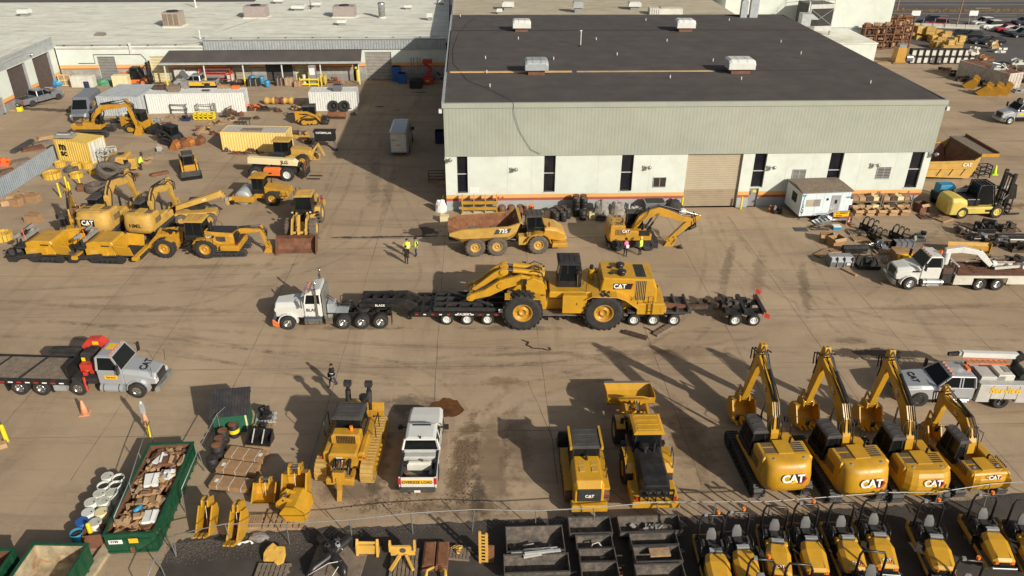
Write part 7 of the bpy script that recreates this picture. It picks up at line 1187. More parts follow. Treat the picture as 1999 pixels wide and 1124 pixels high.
 # ------------------------------------------------------------------ people
def person(label,pose='stand',top=BCLO,vest=None,legs=NAVY,hat=None,h=1.78,deg=0,px=(0,0),hold=None,bend=0.):
 """one continuous skinned body; +x is the way the person faces"""
 t=thing('person',label,'person','workers in the yard');st=.26 if pose=='walk' else .05
 J={'pelvis':(0,0,.95,.145),'waist':(.0,0,1.12,.135),'chest':(.0+bend*.2,0,1.34,.155),'neck':(bend*.3,0,1.52,.06),'chin':(.02+bend*.35,0,1.60,.085),'head':(.0+bend*.4,0,1.70,.098)}
 E=[('pelvis','waist'),('waist','chest'),('chest','neck'),('neck','chin'),('chin','head')]
 for s,n in((1,'l'),(-1,'r')):
  f=st*s;J['hip'+n]=(0,s*.1,.88,.105);J['knee'+n]=(.05+f*.6,s*.1,.48,.068);J['ankle'+n]=(-.03+f,s*.1,.09,.045);J['toe'+n]=(.14+f,s*.11,.04,.04)
  J['sho'+n]=(bend*.2,s*.2,1.44,.075);J['elb'+n]=(-.06-f*.5+bend*.3,s*.27,1.17,.05);a=.3 if pose=='hold' else .05
  J['wri'+n]=(a-f*.6+bend*.5,s*(.24 if pose!='hold' else .14),.98+(.1 if pose=='hold' else 0),.034);J['hand'+n]=(a+.07-f*.6+bend*.5,s*(.23 if pose!='hold' else .1),.91+(.14 if pose=='hold' else 0),.03)
  E+=[('pelvis','hip'+n),('hip'+n,'knee'+n),('knee'+n,'ankle'+n),('ankle'+n,'toe'+n),('chest','sho'+n),('sho'+n,'elb'+n),('elb'+n,'wri'+n),('wri'+n,'hand'+n)]
 k=list(J);me=bpy.data.meshes.new('body');me.from_pydata([J[q][:3]for q in k],[(k.index(a),k.index(c))for a,c in E],[])
 bm=bmesh.new();bm.from_mesh(me);L=bm.verts.layers.skin.verify();bm.verts.ensure_lookup_table()
 for i,q in enumerate(k):bm.verts[i][L].radius=(J[q][3],)*2;bm.verts[i][L].use_root=q=='pelvis'
 bm.to_mesh(me);bm.free();o=bpy.data.objects.new('body',me);COL.objects.link(o);o.modifiers.new('skin','SKIN');m2=o.modifiers.new('sub','SUBSURF');m2.levels=m2.render_levels=1
 m3=bpy.data.meshes.new_from_object(o.evaluated_get(bpy.context.evaluated_depsgraph_get()));bpy.data.objects.remove(o)
 m3.materials.clear();[m3.materials.append(m)for m in(SKIN,top,legs,BLKM)]
 for p in m3.polygons:
  z,y=p.center.z,abs(p.center.y);p.use_smooth=True;p.material_index=3 if z<.13 else(0 if(z>1.54 or(y>.17 and z<1.0 and z>.8 and pose!='hold')or(pose=='hold' and p.center.x>.3))else(1 if z>.98 else 2))
 o=bpy.data.objects.new('body',m3);COL.objects.link(o);o.parent=t
 hx=bend*.4
 mk('face',o,lambda b:(b.sph((hx+.1,0,1.66),.025,.018,.03,SKIN,6,4),[b.sph((hx+.085,s*.035,1.69),.014,.014,.012,BLET,5,3)for s in(-1,1)],b.box(hx+.08,hx+.10,-.025,.025,1.605,1.615,TLENS),[b.sph((hx,s*.1,1.67),.02,.012,.03,SKIN,5,3)for s in(-1,1)]))
 for s in(-1,1):
  hp=Vector(J['hand'+('l' if s>0 else 'r')][:3]);mk('fingers',o,lambda b:([b.tube([hp+Vector((.0+i*.014-.02,s*.0,-.02)),hp+Vector((.012+i*.014-.02,s*.004,-.07+.006*abs(i-1))),hp+Vector((.02+i*.012-.02,-s*.02,-.095+.008*abs(i-1)))],.009,SKIN,5)for i in range(4)],b.tube([hp+Vector((.025,0,0)),hp+Vector((.045,-s*.01,-.04))],.01,SKIN,5)))
 if hat:mk('hard_hat',t,lambda b:(b.lathe([(.15,0),(.135,.02),(.125,.07),(.08,.125),(.01,.14)],(hx,0,1.73),(0,0,1),hat,12),b.box(hx+.08,hx+.19,-.09,.09,1.725,1.745,hat)))
 else:mk('hair',t,lambda b:b.sph((hx-.02,0,1.74),.118,.112,.09,HAIR,10,6))
 if vest:
  def ring(z,rx,ry,dx):return[(dx+rx*cos(a),ry*sin(a),z)for a in[2*pi*i/14 for i in range(14)]]
  v=mk('safety_vest',t,lambda b:b.loft([ring(.95,.18,.22,0),ring(1.12,.172,.21,bend*.08),ring(1.34,.185,.235,bend*.2),ring(1.46,.13,.2,bend*.24),ring(1.53,.08,.1,bend*.28)],vest,True,False));mk('reflective_strip',v,lambda b:b.loft([ring(z,.187,.236,bend*.12)for z in(1.14,1.19)],WLET,True,False))
 if hold:mk(hold,t,lambda b:b.box(.32,.36,-.14,.14,.98,1.3,PAPER)if hold=='clipboard' else b.box(.0,.3,-.38,-.3,.55,.85,BLKM))
 t.scale=(h/1.8,)*3;return put(t,px,deg)
person('person in yellow shirt and dark trousers, back to the camera, standing with two others','stand',YVEST,YVEST,BCLO,None,1.82,75,(796,503))
person('person in lime vest over black jacket facing the group of three','stand',BCLO,LIME,NAVY,BCLO,1.76,200,(813,500))
person('dark clothed person nearest the camera in the group of three','stand',BCLO,None,BCLO,None,1.72,95,(794,515))
person('person in black jacket with striped vest walking alone across the yard','walk',BCLO,BCLO,NAVY,None,1.78,195,(651,754),'bag')
person('person in pink vest standing by the wheeled excavator','hold',BCLO,PINK,BCLO,HAIR,1.72,-70,(1220,500),'clipboard')
person('person in lime vest by the front wheel of the wheeled excavator','stand',LIME,LIME,BCLO,YELS,1.75,150,(1249,498))
person('stooping person in lime jacket beside the excavator body in the scrap area','stand',LIME,LIME,BCLO,None,1.75,20,(276,332),None,.7)
# ------------------------------------------------------------------ containers
def container(a,c,depth,h,m,label,cat='container',roofm=None,doorm=None,name='shipping_container',dep_dir=None,roof_dirt=True):
 """long side from pixel a to pixel c on the ground, extending depth away to the left of a->c"""
 p,q=at(*a),at(*c);L=(q-p).length;t=thing(name,label,cat,'containers of the storage yard');t.location=p;t.rotation_euler=(0,0,atan2(q.y-p.y,q.x-p.x));roofm=roofm or m;doorm=doorm or m
 def walls(b):
  b.corr((0,0),(L,0),.15,h-.1,m,.3,.07);b.corr((L,0),(L,depth),.15,h-.1,doorm,.3,.03);b.corr((L,depth),(0,depth),.15,h-.1,m,.28,.045);b.corr((0,depth),(0,0),.15,h-.1,m,.3,.045)
 mk('wall',t,walls);mk('roof',t,lambda b:b.corr((0,0),(.1,0),0,.01,roofm)if False else(b.box(.05,L-.05,.05,depth-.05,h-.06,h-.02,roofm),[b.box(.1+i*.5,.35+i*.5,.1,depth-.1,h-.02,h,roofm)for i in range(int((L-.3)/.5))]))
 mk('frame',t,lambda b:([b.box(x-.06,x+.06,y-.06,y+.06,0,h,m)for x in(.0,L)for y in(0,depth)],[b.box(.06,L-.06,y-.055,y+.055,z,z+.13,m)for y in(0,depth)for z in(.02,h-.12)],[b.box(x-.055,x+.055,.06,depth-.06,z,z+.13,m)for x in(0,L)for z in(.02,h-.12)]))
 mk('door_bar',t,lambda b:[b.cyl((L+.06,depth*f,.2),(L+.06,depth*f,h-.15),.025,GALV,n=5)for f in(.15,.4,.6,.85)]);return t
CONW=mat('container_white',(.64,.65,.62),.5,0,.05,1,.3,(.45,.36,.27),1.2);CONG=mat('container_grey',(.42,.45,.46),.55,0,.1,1,.35);CONY=mat('container_yellow',(.66,.46,.10),.5,0,.08,1,.3,(.36,.24,.1));CONP=mat('container_pale_yellow',(.80,.58,.20),.5,0,.05,1,.2,(.5,.36,.15));CONR=mat('container_rusty',(.56,.50,.44),.7,0,.1,1,.75,(.24,.10,.05),2)
GREYW=mat('container_roof_grey',(.42,.41,.36),.8,0,.15,1,.5,(.25,.15,.09),1)
container((292,222),(416,219.5),2.44,2.62,CONW,'long white corrugated container with scrap on its roof, left of the row end',roofm=CONW)
container((417,219.4),(480,218),2.44,2.6,CONW,'short white container at the right end of the long white one')
container((197,226),(236,227),6.1,2.6,CONG,'grey container with its end to the camera beside the grey van');container((237,227),(276,227.5),6.1,2.62,CONG,'pale container between the grey one and the long white container')
container((607,217),(698,215.5),2.44,2.57,CONW,'white container with two big tyres leaning on it and a bin on top')
container((437,295),(561,297),2.5,2.3,CONP,'pale yellow container with grey roof behind the telehandler',roofm=GREYW,doorm=CONY);
o=container((117,313),(181,321),2.44,2.55,CONY,'yellow container with dark lettering beside the grey ribbed fence',doorm=WHTD);text('m',BLET,o,'lettering',1.2,(.95,-.09,1.75),(0,-1,0),(0,0,1),.04);text('sc',BLET,o,'lettering',1.0,(.95,-.09,1.0),(0,-1,0),(0,0,1),.04)
container((1866,150),(1962,178),2.6,2.6,CONR,'rust streaked white container with piled parts on top, far right',roofm=RUSTB,doorm=CONR)
# office trailer
p,q=at(1557,432),at(1651,428);t=thing('office_trailer','white site office trailer with brown roof and steps at its door','site office');t.location=p;t.rotation_euler=(0,0,atan2(q.y-p.y,q.x-p.x));L=(q-p).length;TRW=mat('trailer_white',(.60,.68,.72),.45,0,.05,1,.15)
mk('wall',t,lambda b:(b.box(0,L,0,3.3,.55,2.9,TRW),[b.box(x,x+.02,-.008,0,.6,2.85,LGR)for x in(1.4,2.2,3.9,4.6)]));mk('roof',t,lambda b:(b.loft([[(-.12,-.15,2.9),(L+.12,-.15,2.9),(L+.12,3.45,2.9),(-.12,3.45,2.9)],[(-.12,-.15,3.0),(L+.12,-.15,3.0),(L+.12,3.45,3.0),(-.12,3.45,3.0)],[(0,1.65,3.14),(L,1.65,3.14),(L,1.66,3.14),(0,1.66,3.14)]],WOODD)))
mk('door',t,lambda b:(b.box(2.95,3.85,-.03,-.004,.6,2.55,SIL),b.box(3.3,3.55,-.04,-.03,1.7,2.1,BLK)));mk('window',t,lambda b:(b.box(.5,1.9,-.03,-.004,1.5,2.2,BEI),b.box(1.2,1.9,-.035,-.03,1.5,2.2,TARP)));mk('side_window',t,lambda b:b.box(-.03,-.004,1.0,2.0,1.5,2.4,BLK));mk('wheel_axle',t,lambda b:(b.box(.2,L-.2,.2,3.0,.35,.55,BLKM),[b.cyl((L*.5+d,-.02,.3),(L*.5+d,.25,.3),.3,RUB,n=12)for d in(-.4,.4)]))
for i,ch in enumerate('WILLSCOT'):text(ch,BLUL if i<4 else BLET,t,'lettering',.36,(.22,-.02,2.6-i*.26),(0,-1,0))
text('AIRSIDE',BLUL,t,'lettering',.2,(4.7,-.02,2.3),(0,-1,0));mk('wall_notice',t,lambda b:b.box(4.3,5.1,-.012,-.004,1.5,2.1,PAPER));mk('wall_lamp',t,lambda b:b.box(2.5,2.62,-.12,-.004,2.1,2.3,BLK))
t2=thing('site_steps','metal steps and landing with railing and yellow notice at the trailer door','steps');t2.location=t.location;t2.rotation_euler=t.rotation_euler
mk('landing',t2,lambda b:(b.box(2.6,4.3,-1.3,-.1,.52,.58,ALU),[b.box(x,x+.07,y,y+.07,0,.52,ALU)for x in(2.65,4.2)for y in(-1.25,-.2)]));mk('stair_flight',t2,lambda b:[b.box(1.3+i*.32,1.62+i*.32,-1.3,-.3,.1+i*.11,.13+i*.11,GALV)for i in range(4)]+[b.beam((1.2,y,.1),(2.6,y,.55),.05,.16,ALU)for y in(-1.3,-.3)]);mk('railing',t2,lambda b:(b.tube([(1.3,-1.3,.2),(1.3,-1.3,1.0),(2.7,-1.3,1.5),(4.25,-1.3,1.5),(4.25,-1.3,.5)],.03,GALV,5),b.tube([(2.7,-1.3,.55),(2.7,-1.3,1.5)],.03,GALV,5),b.tube([(2.7,-1.3,1.0),(4.25,-1.3,1.0)],.025,GALV,5)));sg=mk('notice_board',t2,lambda b:b.box(2.75,4.2,-1.36,-1.33,.95,1.42,LOGOY));text('To AIRSIDE',BLET,sg,'lettering',.24,(3.47,-1.365,1.29),(0,-1,0));text('Service',BLET,sg,'lettering',.22,(3.25,-1.365,1.07),(0,-1,0))
# ------------------------------------------------------------------ small goods
def drum(label,px,m,lid=None,group=None,r=.3,h=.88,band=None,z=0,open_=False):
 t=thing('drum',label,'drum',group);mk('shell',t,lambda b:b.lathe([(r*.97,0),(r,.02),(r,h*.32),(r*1.03,h*.34),(r,h*.36),(r,h*.64),(r*1.03,h*.66),(r,h*.68),(r,h-.02),(r*.96,h),(r*.93,h-.02 if not open_ else h*.84),(.01,h-.02 if not open_ else h*.84)],(0,0,0),(0,0,1),m,18))
 mk('lid',t,lambda b:(b.cyl((0,0,h-.02 if not open_ else h*.84),(0,0,h-.01 if not open_ else h*.85),r*.9,lid or m,n=18),b.cyl((r*.6,0,h-.02),(r*.6,0,h+.02),.04,DGR,n=6)))  # open drums: a black disc set inside paints the dark of the hollow
 if band:mk('colour_band',t,lambda b:b.lathe([(r*1.035,h*.35),(r*1.036,h*.65)],(0,0,0),(0,0,1),band,18,True,False))
 o=put(t,px,0,z)if len(px)==2 else put(t,px,0);return o
def pallet(label,px,deg,w=1.2,d=1.0,group='wooden pallets',m=WOOD,z=0):
 t=thing('pallet',label,'pallet',group);mk('deck_board',t,lambda b:[b.box(-w/2+i*w/7,-w/2+i*w/7+w/9,-d/2,d/2,.12,.14,m)for i in range(7)]);mk('bearer',t,lambda b:[b.box(-w/2,w/2,y-.05,y+.05,.0,.12,m)for y in(-d/2+.05,0,d/2-.05)]);return put(t,px,deg,z)
def carton(label,px,deg,w,d,h,group=None,m=CARD,open_=False,z=0,name='carton',cat='box'):
 t=thing(name,label,cat,group)
 if open_:mk('side',t,lambda b:([b.box(-w/2,w/2,y-.015,y+.015,0,h,m)for y in(-d/2,d/2)],[b.box(x-.015,x+.015,-d/2+.016,d/2-.016,0,h,m)for x in(-w/2,w/2)],b.box(-w/2,w/2,-d/2,d/2,.0,.02,m),b.obox((0,-d/2-.12,h-.08),w,.02,.3,CARDL,rx=-50),b.obox((w/2+.12,0,h-.05),.3,d,.02,CARDL,ry=25)))
 else:mk('side',t,lambda b:b.box(-w/2,w/2,-d/2,d/2,0,h,m));mk('flap',t,lambda b:(b.box(-w/2,w/2,-.03,.03,h,h+.004,CARDL),b.obox((-w/4,d/2,h+.06),w/2,.02,.2,m,rx=35)))
 return put(t,px,deg,z)
def tyre(label,px,r,w,flat=True,deg=0,group='loose tyres',lean=12,m=RUBD,z=0):
 t=thing('tyre',label,'tyre',group)
 def fn(b):
  T=Matrix.Identity(4)if flat else Matrix.Translation((0,0,r))@Matrix.Rotation(R(90-lean),4,'X');b.X=T
  b.lathe([(r*.55,-w*.4),(r*.8,-w/2),(r*.95,-w*.46),(r,-w*.34),(r,w*.34),(r*.95,w*.46),(r*.8,w/2),(r*.55,w*.4),(r*.5,0),(r*.55,-w*.4)],(0,0,w/2 if flat else 0),(0,0,1),m,26,True,False)
  for i in range(22):a=2*pi*i/22;b.obox(((r+.01)*cos(a),(r+.01)*sin(a),w/2 if flat else 0),.06*r,.12*r,w*.7,m,rz=math.degrees(a))
 mk('tread',t,fn);mk('inner_lining',t,lambda b:(setattr(b,'X',Matrix.Identity(4)if flat else Matrix.Translation((0,0,r))@Matrix.Rotation(R(90-lean),4,'X')),b.lathe([(r*.5,.02),(r*.5,.06)],(0,0,0 if flat else-w*.1),(0,0,1),BLKM,20)));return put(t,px,deg,z)  # a black disc closes the tyre's hole
def machine_part(label,px,w,d,h,mats,seed,group,name='machine_part',cat='machine part',deg=0,z=0,n=7):
 rg=rng(seed);t=thing(name,label,cat,group)
 def fn(b):
  b.box(-w*.4,w*.4,-d*.35,d*.35,0,h*.35,mats[0],.04)
  for i in range(n):
   x,y,zz=rg.uniform(-w/2,w/2)*.8,rg.uniform(-d/2,d/2)*.8,rg.uniform(h*.2,h*.75);m=mats[i%len(mats)];k=rg.random()
   if k<.4:b.obox((x,y,zz),w*rg.uniform(.2,.5),d*rg.uniform(.15,.4),h*rg.uniform(.2,.5),m,rg.uniform(0,180),rg.uniform(-20,20))
   elif k<.7:a=rg.uniform(0,6.3);l=w*rg.uniform(.2,.45);r=h*rg.uniform(.1,.22);b.cyl((x-l*cos(a),y-l*sin(a)*.5,max(zz,r)),(x+l*cos(a),y+l*sin(a)*.5,max(zz+rg.uniform(-.2,.2)*h,r)),r,m,n=9)
   else:b.tube([(x,y,.05),(x+rg.uniform(-.2,.2)*w,y+.1*d,h*rg.uniform(.6,1)),(x+rg.uniform(-.4,.4)*w,y-rg.uniform(0,.3)*d,h*rg.uniform(.5,1)),(x+rg.uniform(-.5,.5)*w,y,.05)],h*.05+.02,m,6)
 mk('casting',t,fn);return put(t,px,deg,z)
def steel_frame(label,px,w,d,h,m,group=None,deg=0,z=0,bars=3,name='metal_rack',cat='rack'):
 t=thing(name,label,cat,group);mk('post',t,lambda b:[b.box(x-.05,x+.05,y-.05,y+.05,0,h,m)for x in(-w/2,w/2)for y in(-d/2,d/2)]);mk('rail',t,lambda b:([b.box(-w/2,w/2,y-.04,y+.04,zz,zz+.08,m)for y in(-d/2,d/2)for zz in[h*(i+1)/bars-.08 for i in range(bars)]],[b.box(x-.04,x+.04,-d/2,d/2,zz,zz+.08,m)for x in(-w/2,w/2)for zz in[h*(i+1)/bars-.08 for i in range(bars)]],[b.beam((x,-d/2,.1),(x,d/2,h-.1),.05,.05,m)for x in(-w/2,w/2)]));return put(t,px,deg,z)
def grapple(label,px,deg,k=1.,group='black attachments',m=BLK):
 t=thing('grapple_attachment',label,'attachment',group)
 mk('frame',t,lambda b:(b.box(-.8*k,.8*k,-.06,.06,.0,.7*k,m),b.box(-.85*k,.85*k,-.3*k,.3*k,0,.12,m),[b.cyl((x,-.3*k,.35*k),(x,.3*k,.5*k),.08*k,DGR,n=7)for x in(-.5*k,.5*k)]))
 for x in(-.55,.0,.55):mk('tine',t,lambda b:b.tube([(x*k,.05,.6*k),(x*k,-.15*k,1.1*k),(x*k,-.5*k,1.3*k),(x*k,-.85*k,1.15*k),(x*k,-.95*k,.85*k)],[.09*k,.1*k,.09*k,.07*k,.03*k],m,6))
 return put(t,px,deg)
def bollard(label,px,h=1.1,r=.1,tilt=0,m=YELS,group='yellow bollards'):
 t=thing('bollard',label,'bollard',group);mk('post',t,lambda b:(b.cyl((0,0,0),(0,0,h),r,m,n=12),b.sph((0,0,h),r,r,r*.5,m,12,4)));mk('base_ring',t,lambda b:b.cyl((0,0,0),(0,0,.06),r*1.25,GREYB,n=12));return put(t,px)
def cone(label,px,k=1.,deg=0,lying=False,m=None):
 t=thing('traffic_cone',label,'traffic cone');m=m or ORG;T=Matrix.Translation((0,0,.16*k))@Matrix.Rotation(R(82),4,'Y')if lying else Matrix.Identity(4)
 def f1(b):b.X=T;b.lathe([(.2*k,.03),(.05*k,.8*k),(.01,.81*k)],(0,0,0),(0,0,1),m,12);b.box(-.24*k,.24*k,-.24*k,.24*k,0,.04*k,m)
 def f2(b):b.X=T;b.lathe([(.15*k,.30*k),(.118*k,.47*k)],(0,0,0),(0,0,1),WLET,12,True,False)
 mk('cone_body',t,f1);
 if m is ORG:mk('white_band',t,f2)
 return put(t,px,deg)
 # ------------------------------------------------------------------ bottom left: dumpsters, drums, shed, crates, buckets
def dumpster(label,a,c,L,h,innerm,deg=None,taper=.0):
 """front edge from pixel a to c, running L away"""
 p,q=at(*a),at(*c);w=(q-p).length;t=thing('dumpster',label,'dumpster','green dumpsters');t.location=p;t.rotation_euler=(0,0,atan2(q.y-p.y,q.x-p.x));k=.07
 mk('shell',t,lambda b:(b.box(0,w,0,k,.12,h,GRN),b.box(0,w,L-k,L,.12,h,GRN),b.box(0,k,k,L-k,.12,h,GRN),b.box(w-k,w,k,L-k,.12,h,GRN),b.box(k,w-k,k,L-k,.12,.2,innerm)))
 mk('inner_lining',t,lambda b:(b.box(k,k+.01,k,L-k,.2,h-.02,innerm),b.box(w-k-.01,w-k,k,L-k,.2,h-.02,innerm),b.box(k,w-k,L-k-.012,L-k,.2,h-.02,innerm),b.box(k,w-k,k,k+.012,.2,h-.02,innerm)))
 mk('top_rim',t,lambda b:(b.box(-.05,w+.05,-.05,.09,h-.06,h+.04,GRN),b.box(-.05,w+.05,L-.09,L+.05,h-.06,h+.04,GRN),b.box(-.05,.09,.09,L-.09,h-.06,h+.04,GRN),b.box(w-.09,w+.05,.09,L-.09,h-.06,h+.04,GRN)),.015)
 [mk('side_rib',t,lambda b:[b.box(x0,x0+.07,y,y+.1,.12,h-.06,GRN)for y in[.3+i*.6 for i in range(int(L/.6))]])for x0 in(-.07,w)];mk('front_panel',t,lambda b:(b.box(.25,w*.42,-.06,0,.35,h-.3,GRN),b.box(w*.58,w-.25,-.06,0,.35,h-.3,GRN),b.box(-.02,w+.02,-.05,0,.12,.24,GRN),b.box(w*.46,w*.54,-.09,0,.2,.5,RUST)),.01);mk('skid_rail',t,lambda b:[b.box(x,x+.15,.1,L-.1,0,.12,BLKM)for x in(.3,w-.45)])
 return t,w
LINR=mat('rusty_lining',(.40,.33,.21),.8,0,.4,1.6,1,(.22,.07,.026),.9)
d1,dw=dumpster('long green dumpster heaped with broken cardboard',(214,1083),(309,1084),6.8,1.35,RUSTB);d1.rotation_euler.z=R(4.1)
st=mk('white_sticker',d1,lambda b:b.box(.18,.85,-.066,-.061,.78,1.05,PAPER));text('WM',BLET,st,'lettering',.22,(.45,-.067,.93),(0,-1,0));mk('orange_sticker',d1,lambda b:b.box(1.15,1.6,-.066,-.061,.8,1.1,LOGOY))
rg=rng(11);t0=d1
def in_d(u,v,z):a=d1.rotation_euler.z;return Vector((d1.location.x+u*cos(a)-v*sin(a),d1.location.y+u*sin(a)+v*cos(a),z))
mk_c=B()
# a bed of crushed card too mixed up to count, and the single pieces that show on top of it
for i in range(420):
 c=in_d(rg.uniform(.25,dw-.25),rg.uniform(.25,6.6),rg.uniform(.75,1.18));mk_c.obox(c,rg.uniform(.15,.5),rg.uniform(.1,.4),rg.uniform(.02,.2),rg.choice([CARD,CARD,CARDL,RUSTB,WOODD,CARD]),rg.uniform(0,180),rg.uniform(-40,40),rg.uniform(-40,40))
struct(mk_c,'crushed_cardboard','stuff')
for i,(u,v,w,d,m,lab)in enumerate([(.55,.9,.75,.3,CARDL,'long flat card strip at the near end of the cardboard heap'),(1.85,1.2,.65,.85,PAPER,'white lidded box near the front right corner of the dumpster'),(1.05,3.9,.7,.9,PAPER,'white sheet with yellow bits in the middle of the dumpster heap'),(1.75,4.1,.6,.35,PAPER,'white box beside the white sheet in the heap'),(1.8,4.5,.55,.2,PAPER,'second white strip box behind the white box in the heap'),(1.4,5.4,.9,.7,RUSTB,'big brown carton at the far end of the heap'),(.95,5.6,.35,.9,PAPER,'white printed sleeve at the far end of the heap'),(2.2,5.4,.25,.8,CARDL,'tan card standing at the far right side of the heap'),(1.3,2.9,1.0,.3,CARD,'wide brown flap across the middle of the heap'),(1.1,2.3,.6,.45,CARDL,'open tan carton left of the middle of the heap'),(.9,1.6,.22,.5,BLUL,'blue plastic bottle lying in the cardboard heap'),(1.3,1.3,.6,.35,CARDL,'crumpled tan carton right of the blue bottle'),(1.7,2.4,.7,.5,CARD,'brown dented carton near the right wall of the dumpster'),(.65,1.1,.5,.3,CARD,'small brown carton at the left wall of the dumpster')]):
 p=in_d(u,v,1.22)
 if m is BLUL:b=B();b.lathe([(.12,0),(.12,.38),(.05,.46),(.05,.54)],(0,0,.02),(.5,.9,.1),BLUL,10);tag(build(b,'bottle'),lab,'bottle').location=p
 else:
  b=B();b.obox((0,0,.05),w,d,.16 if i%3 else .1,m,rg.uniform(-25,25),rg.uniform(-10,10),rg.uniform(-10,10));b.obox((w*.3,0,.16),w*.3,d*.9,.015,CARDL if m is not PAPER else PAPER,10,0,24);tag(build(b,'carton'),lab,'carton').location=p
dumpster('empty green dumpster with rust stained lining at the bottom edge',(3,1216),(116,1218),3.4,1.4,LINR);dumpster('green dumpster cut off at the bottom left corner',(-148,1222),(-28,1222),3.2,1.4,RUSTB)
# concrete kerb between the dumpsters
b=B();p,q=at(172,1130),at(218,1062);b.beam((p.x,p.y,.11),(q.x,q.y,.11),.55,.22,mat('worn_kerb',(.42,.34,.22),.9,0,.25,2,.5,(.2,.15,.1)));tag(build(b,'kerb_block'),'worn pale concrete kerb block between the dumpsters','kerb')
DW=mat('drum_white',(.62,.64,.58),.5,0,.08,2,.3);DWL=mat('drum_lid_dirty',(.50,.50,.42),.7,0,.15,3,.5,(.25,.22,.16),4)
gd='drums beside the dumpster'
for(x,y,m,lid,lab,op)in[(219,929,DW,DWL,'white drum at the far end of the outer row',0),(240,932,DW,BLKM,'white rimmed drum with dark open top at the far end of the inner row',1),(211,947,DW,BLKM,'white rimmed drum with dark round opening, second in the outer row',1),(234,946,DW,BLKM,'open dark topped drum, second in the inner row',1),(204,963,DW,DWL,'dirty white lidded drum, third in the outer row',0),(228,961,DW,DWL,'dirty white lidded drum, third in the inner row',0),(187,980,DW,DWL,'dirty white lidded drum, fourth in the outer row',0),(211,978,DW,DWL,'dirty white lidded drum, fourth in the inner row',0),(182,1000,DW,WHT,'clean white lidded drum beside the blue drum',0),(208,999,CREAM,CREAM,'cream drum fifth in the inner row',0),(170,1018,BLU,BLU,'dark blue drum behind the light blue bin',0),(196,1020,DW,DWL,'translucent white drum at the near end of the inner row',0),(160,1040,BLUL,BLKM,'open light blue drum nearest the camera',1)]:
 drum(lab,(x-2,y+24),m,lid,gd,.32,.92,open_=bool(op))
t=thing('mesh_basket','brown wire basket behind the yellow bollard','basket');mk('side',t,lambda b:([b.box(-.45,.45,y,y+.02,0,.9,RUSTB)for y in(-.35,.35)],[b.box(x,x+.02,-.35,.35,0,.9,RUSTB)for x in(-.45,.43)]));put(t,(190,1060),10)
bollard('leaning thick yellow bollard at the dumpster corner',(183,1058),1.25,.11);bollard('yellow bollard at the left picture edge',(14,862),1.2,.13);bollard('yellow bollard under the cone topped sign',(293,853),1.0,.1)
t=thing('sign_post','bollard top with pale orange cone and small grey sign','sign');mk('cone',t,lambda b:b.lathe([(.2,1.02),(.07,1.75)],(0,0,0),(0,0,1),CARDL if False else mat('faded_orange',(.62,.30,.16),.6,0,.1,2),12));mk('panel',t,lambda b:(b.box(-.14,.14,-.02,.02,1.75,2.45,GALV),b.box(-.05,.05,-.03,.03,2.45,2.6,WLET)));put(t,(293,852),10)
cone('faded orange traffic cone standing on the yard below the silver truck',(166,807),1.25,15,m=MATS['faded_orange']);cone('orange cone with white band by the office steps',(1655,438));cone('red cone at the corner of the office trailer',(1502,413),.9)
carton('pale scrap carton at the left edge below the yellow bollard',(6,872),30,.5,.4,.3,None,CARDL)
# shed
t=thing('garden_shed','small green shed with black ribbed lean-to roof','shed');RBLK=mat('black_roof_sheet',(.03,.03,.033),.6,0,.2,1,.3)
GRNS=mat('shed_green',(.012,.10,.055),.6,0,.15,1,.2)
mk('wall',t,lambda b:b.prism([(-.75,0),(-.75,1.35),(.75,2.0),(.75,0)],-1.0,1.0,GRNS,'x'));mk('roof',t,lambda b:([b.loft([[(x,-.85,1.33),(x+.11,-.85,1.33),(x+.11,.9,2.1),(x,.9,2.1)],[(x,-.85,1.37),(x+.11,-.85,1.37),(x+.11,.9,2.14),(x,.9,2.14)]],RBLK)for x in[-1.15+i*.18 for i in range(13)]],b.loft([[(-1.15,-.85,1.31),(1.15,-.85,1.31),(1.15,.9,2.08),(-1.15,.9,2.08)],[(-1.15,-.85,1.34),(1.15,-.85,1.34),(1.15,.9,2.11),(-1.15,.9,2.11)]],RBLK)))
mk('trim',t,lambda b:(b.box(.85,.95,-.78,-.755,0,1.35,CREAM),b.box(-1.12,1.12,.86,.92,1.75,2.12,BLK)));put(t,(458,830),10)
bollard('short yellow bollard at the shed corner',(430,843),.9,.1)
DBK=mat('drum_black',(.02,.02,.02),.5,0,.2,2,.3);gd='drums by the shed'
drum('black drum with wide yellow band',(459,850),DBK,RUST,gd,.31,.9,YELS);drum('black drum with rusty top, left of the yellow banded drum',(439,862),DBK,RUST,gd);drum('black drum with brown top in the middle of the shed drums',(432,877),DBK,RUSTB,gd);drum('tall black drum with bright rusty top in front of the others',(428,893),DBK,RUST,gd,.33,.95);drum('plain all black drum at the near end by the crates',(418,916),DBK,DBK,gd)
def flat_crate(label,px,deg,L=2.3,w=.85,h=.42):
 t=thing('flat_crate',label,'crate','flat packs stacked on pallets');mk('load',t,lambda b:b.box(-L/2,L/2,-w/2,w/2,.14,h,CARD));mk('base_runner',t,lambda b:[b.box(x-.06,x+.06,-w/2,w/2,0,.14,WOODD)for x in(-L*.42,0,L*.42)]);mk('strap',t,lambda b:[b.box(x-.012,x+.012,-w/2-.004,w/2+.004,.14,h+.004,PAPER)for x in(-L*.3,.0,L*.3)]);mk('label_sheet',t,lambda b:b.obox((L*.38 if 'far' in label else-L*.38,0,h+.004),.2,.26,.003,PAPER));return put(t,px,deg)
flat_crate('far flat crate on pallet with a white label at its right end',(483,895),-10);flat_crate('middle flat crate of the three on pallets',(467,921),-10);flat_crate('near flat crate with a white label at its left end',(455,952),-8)
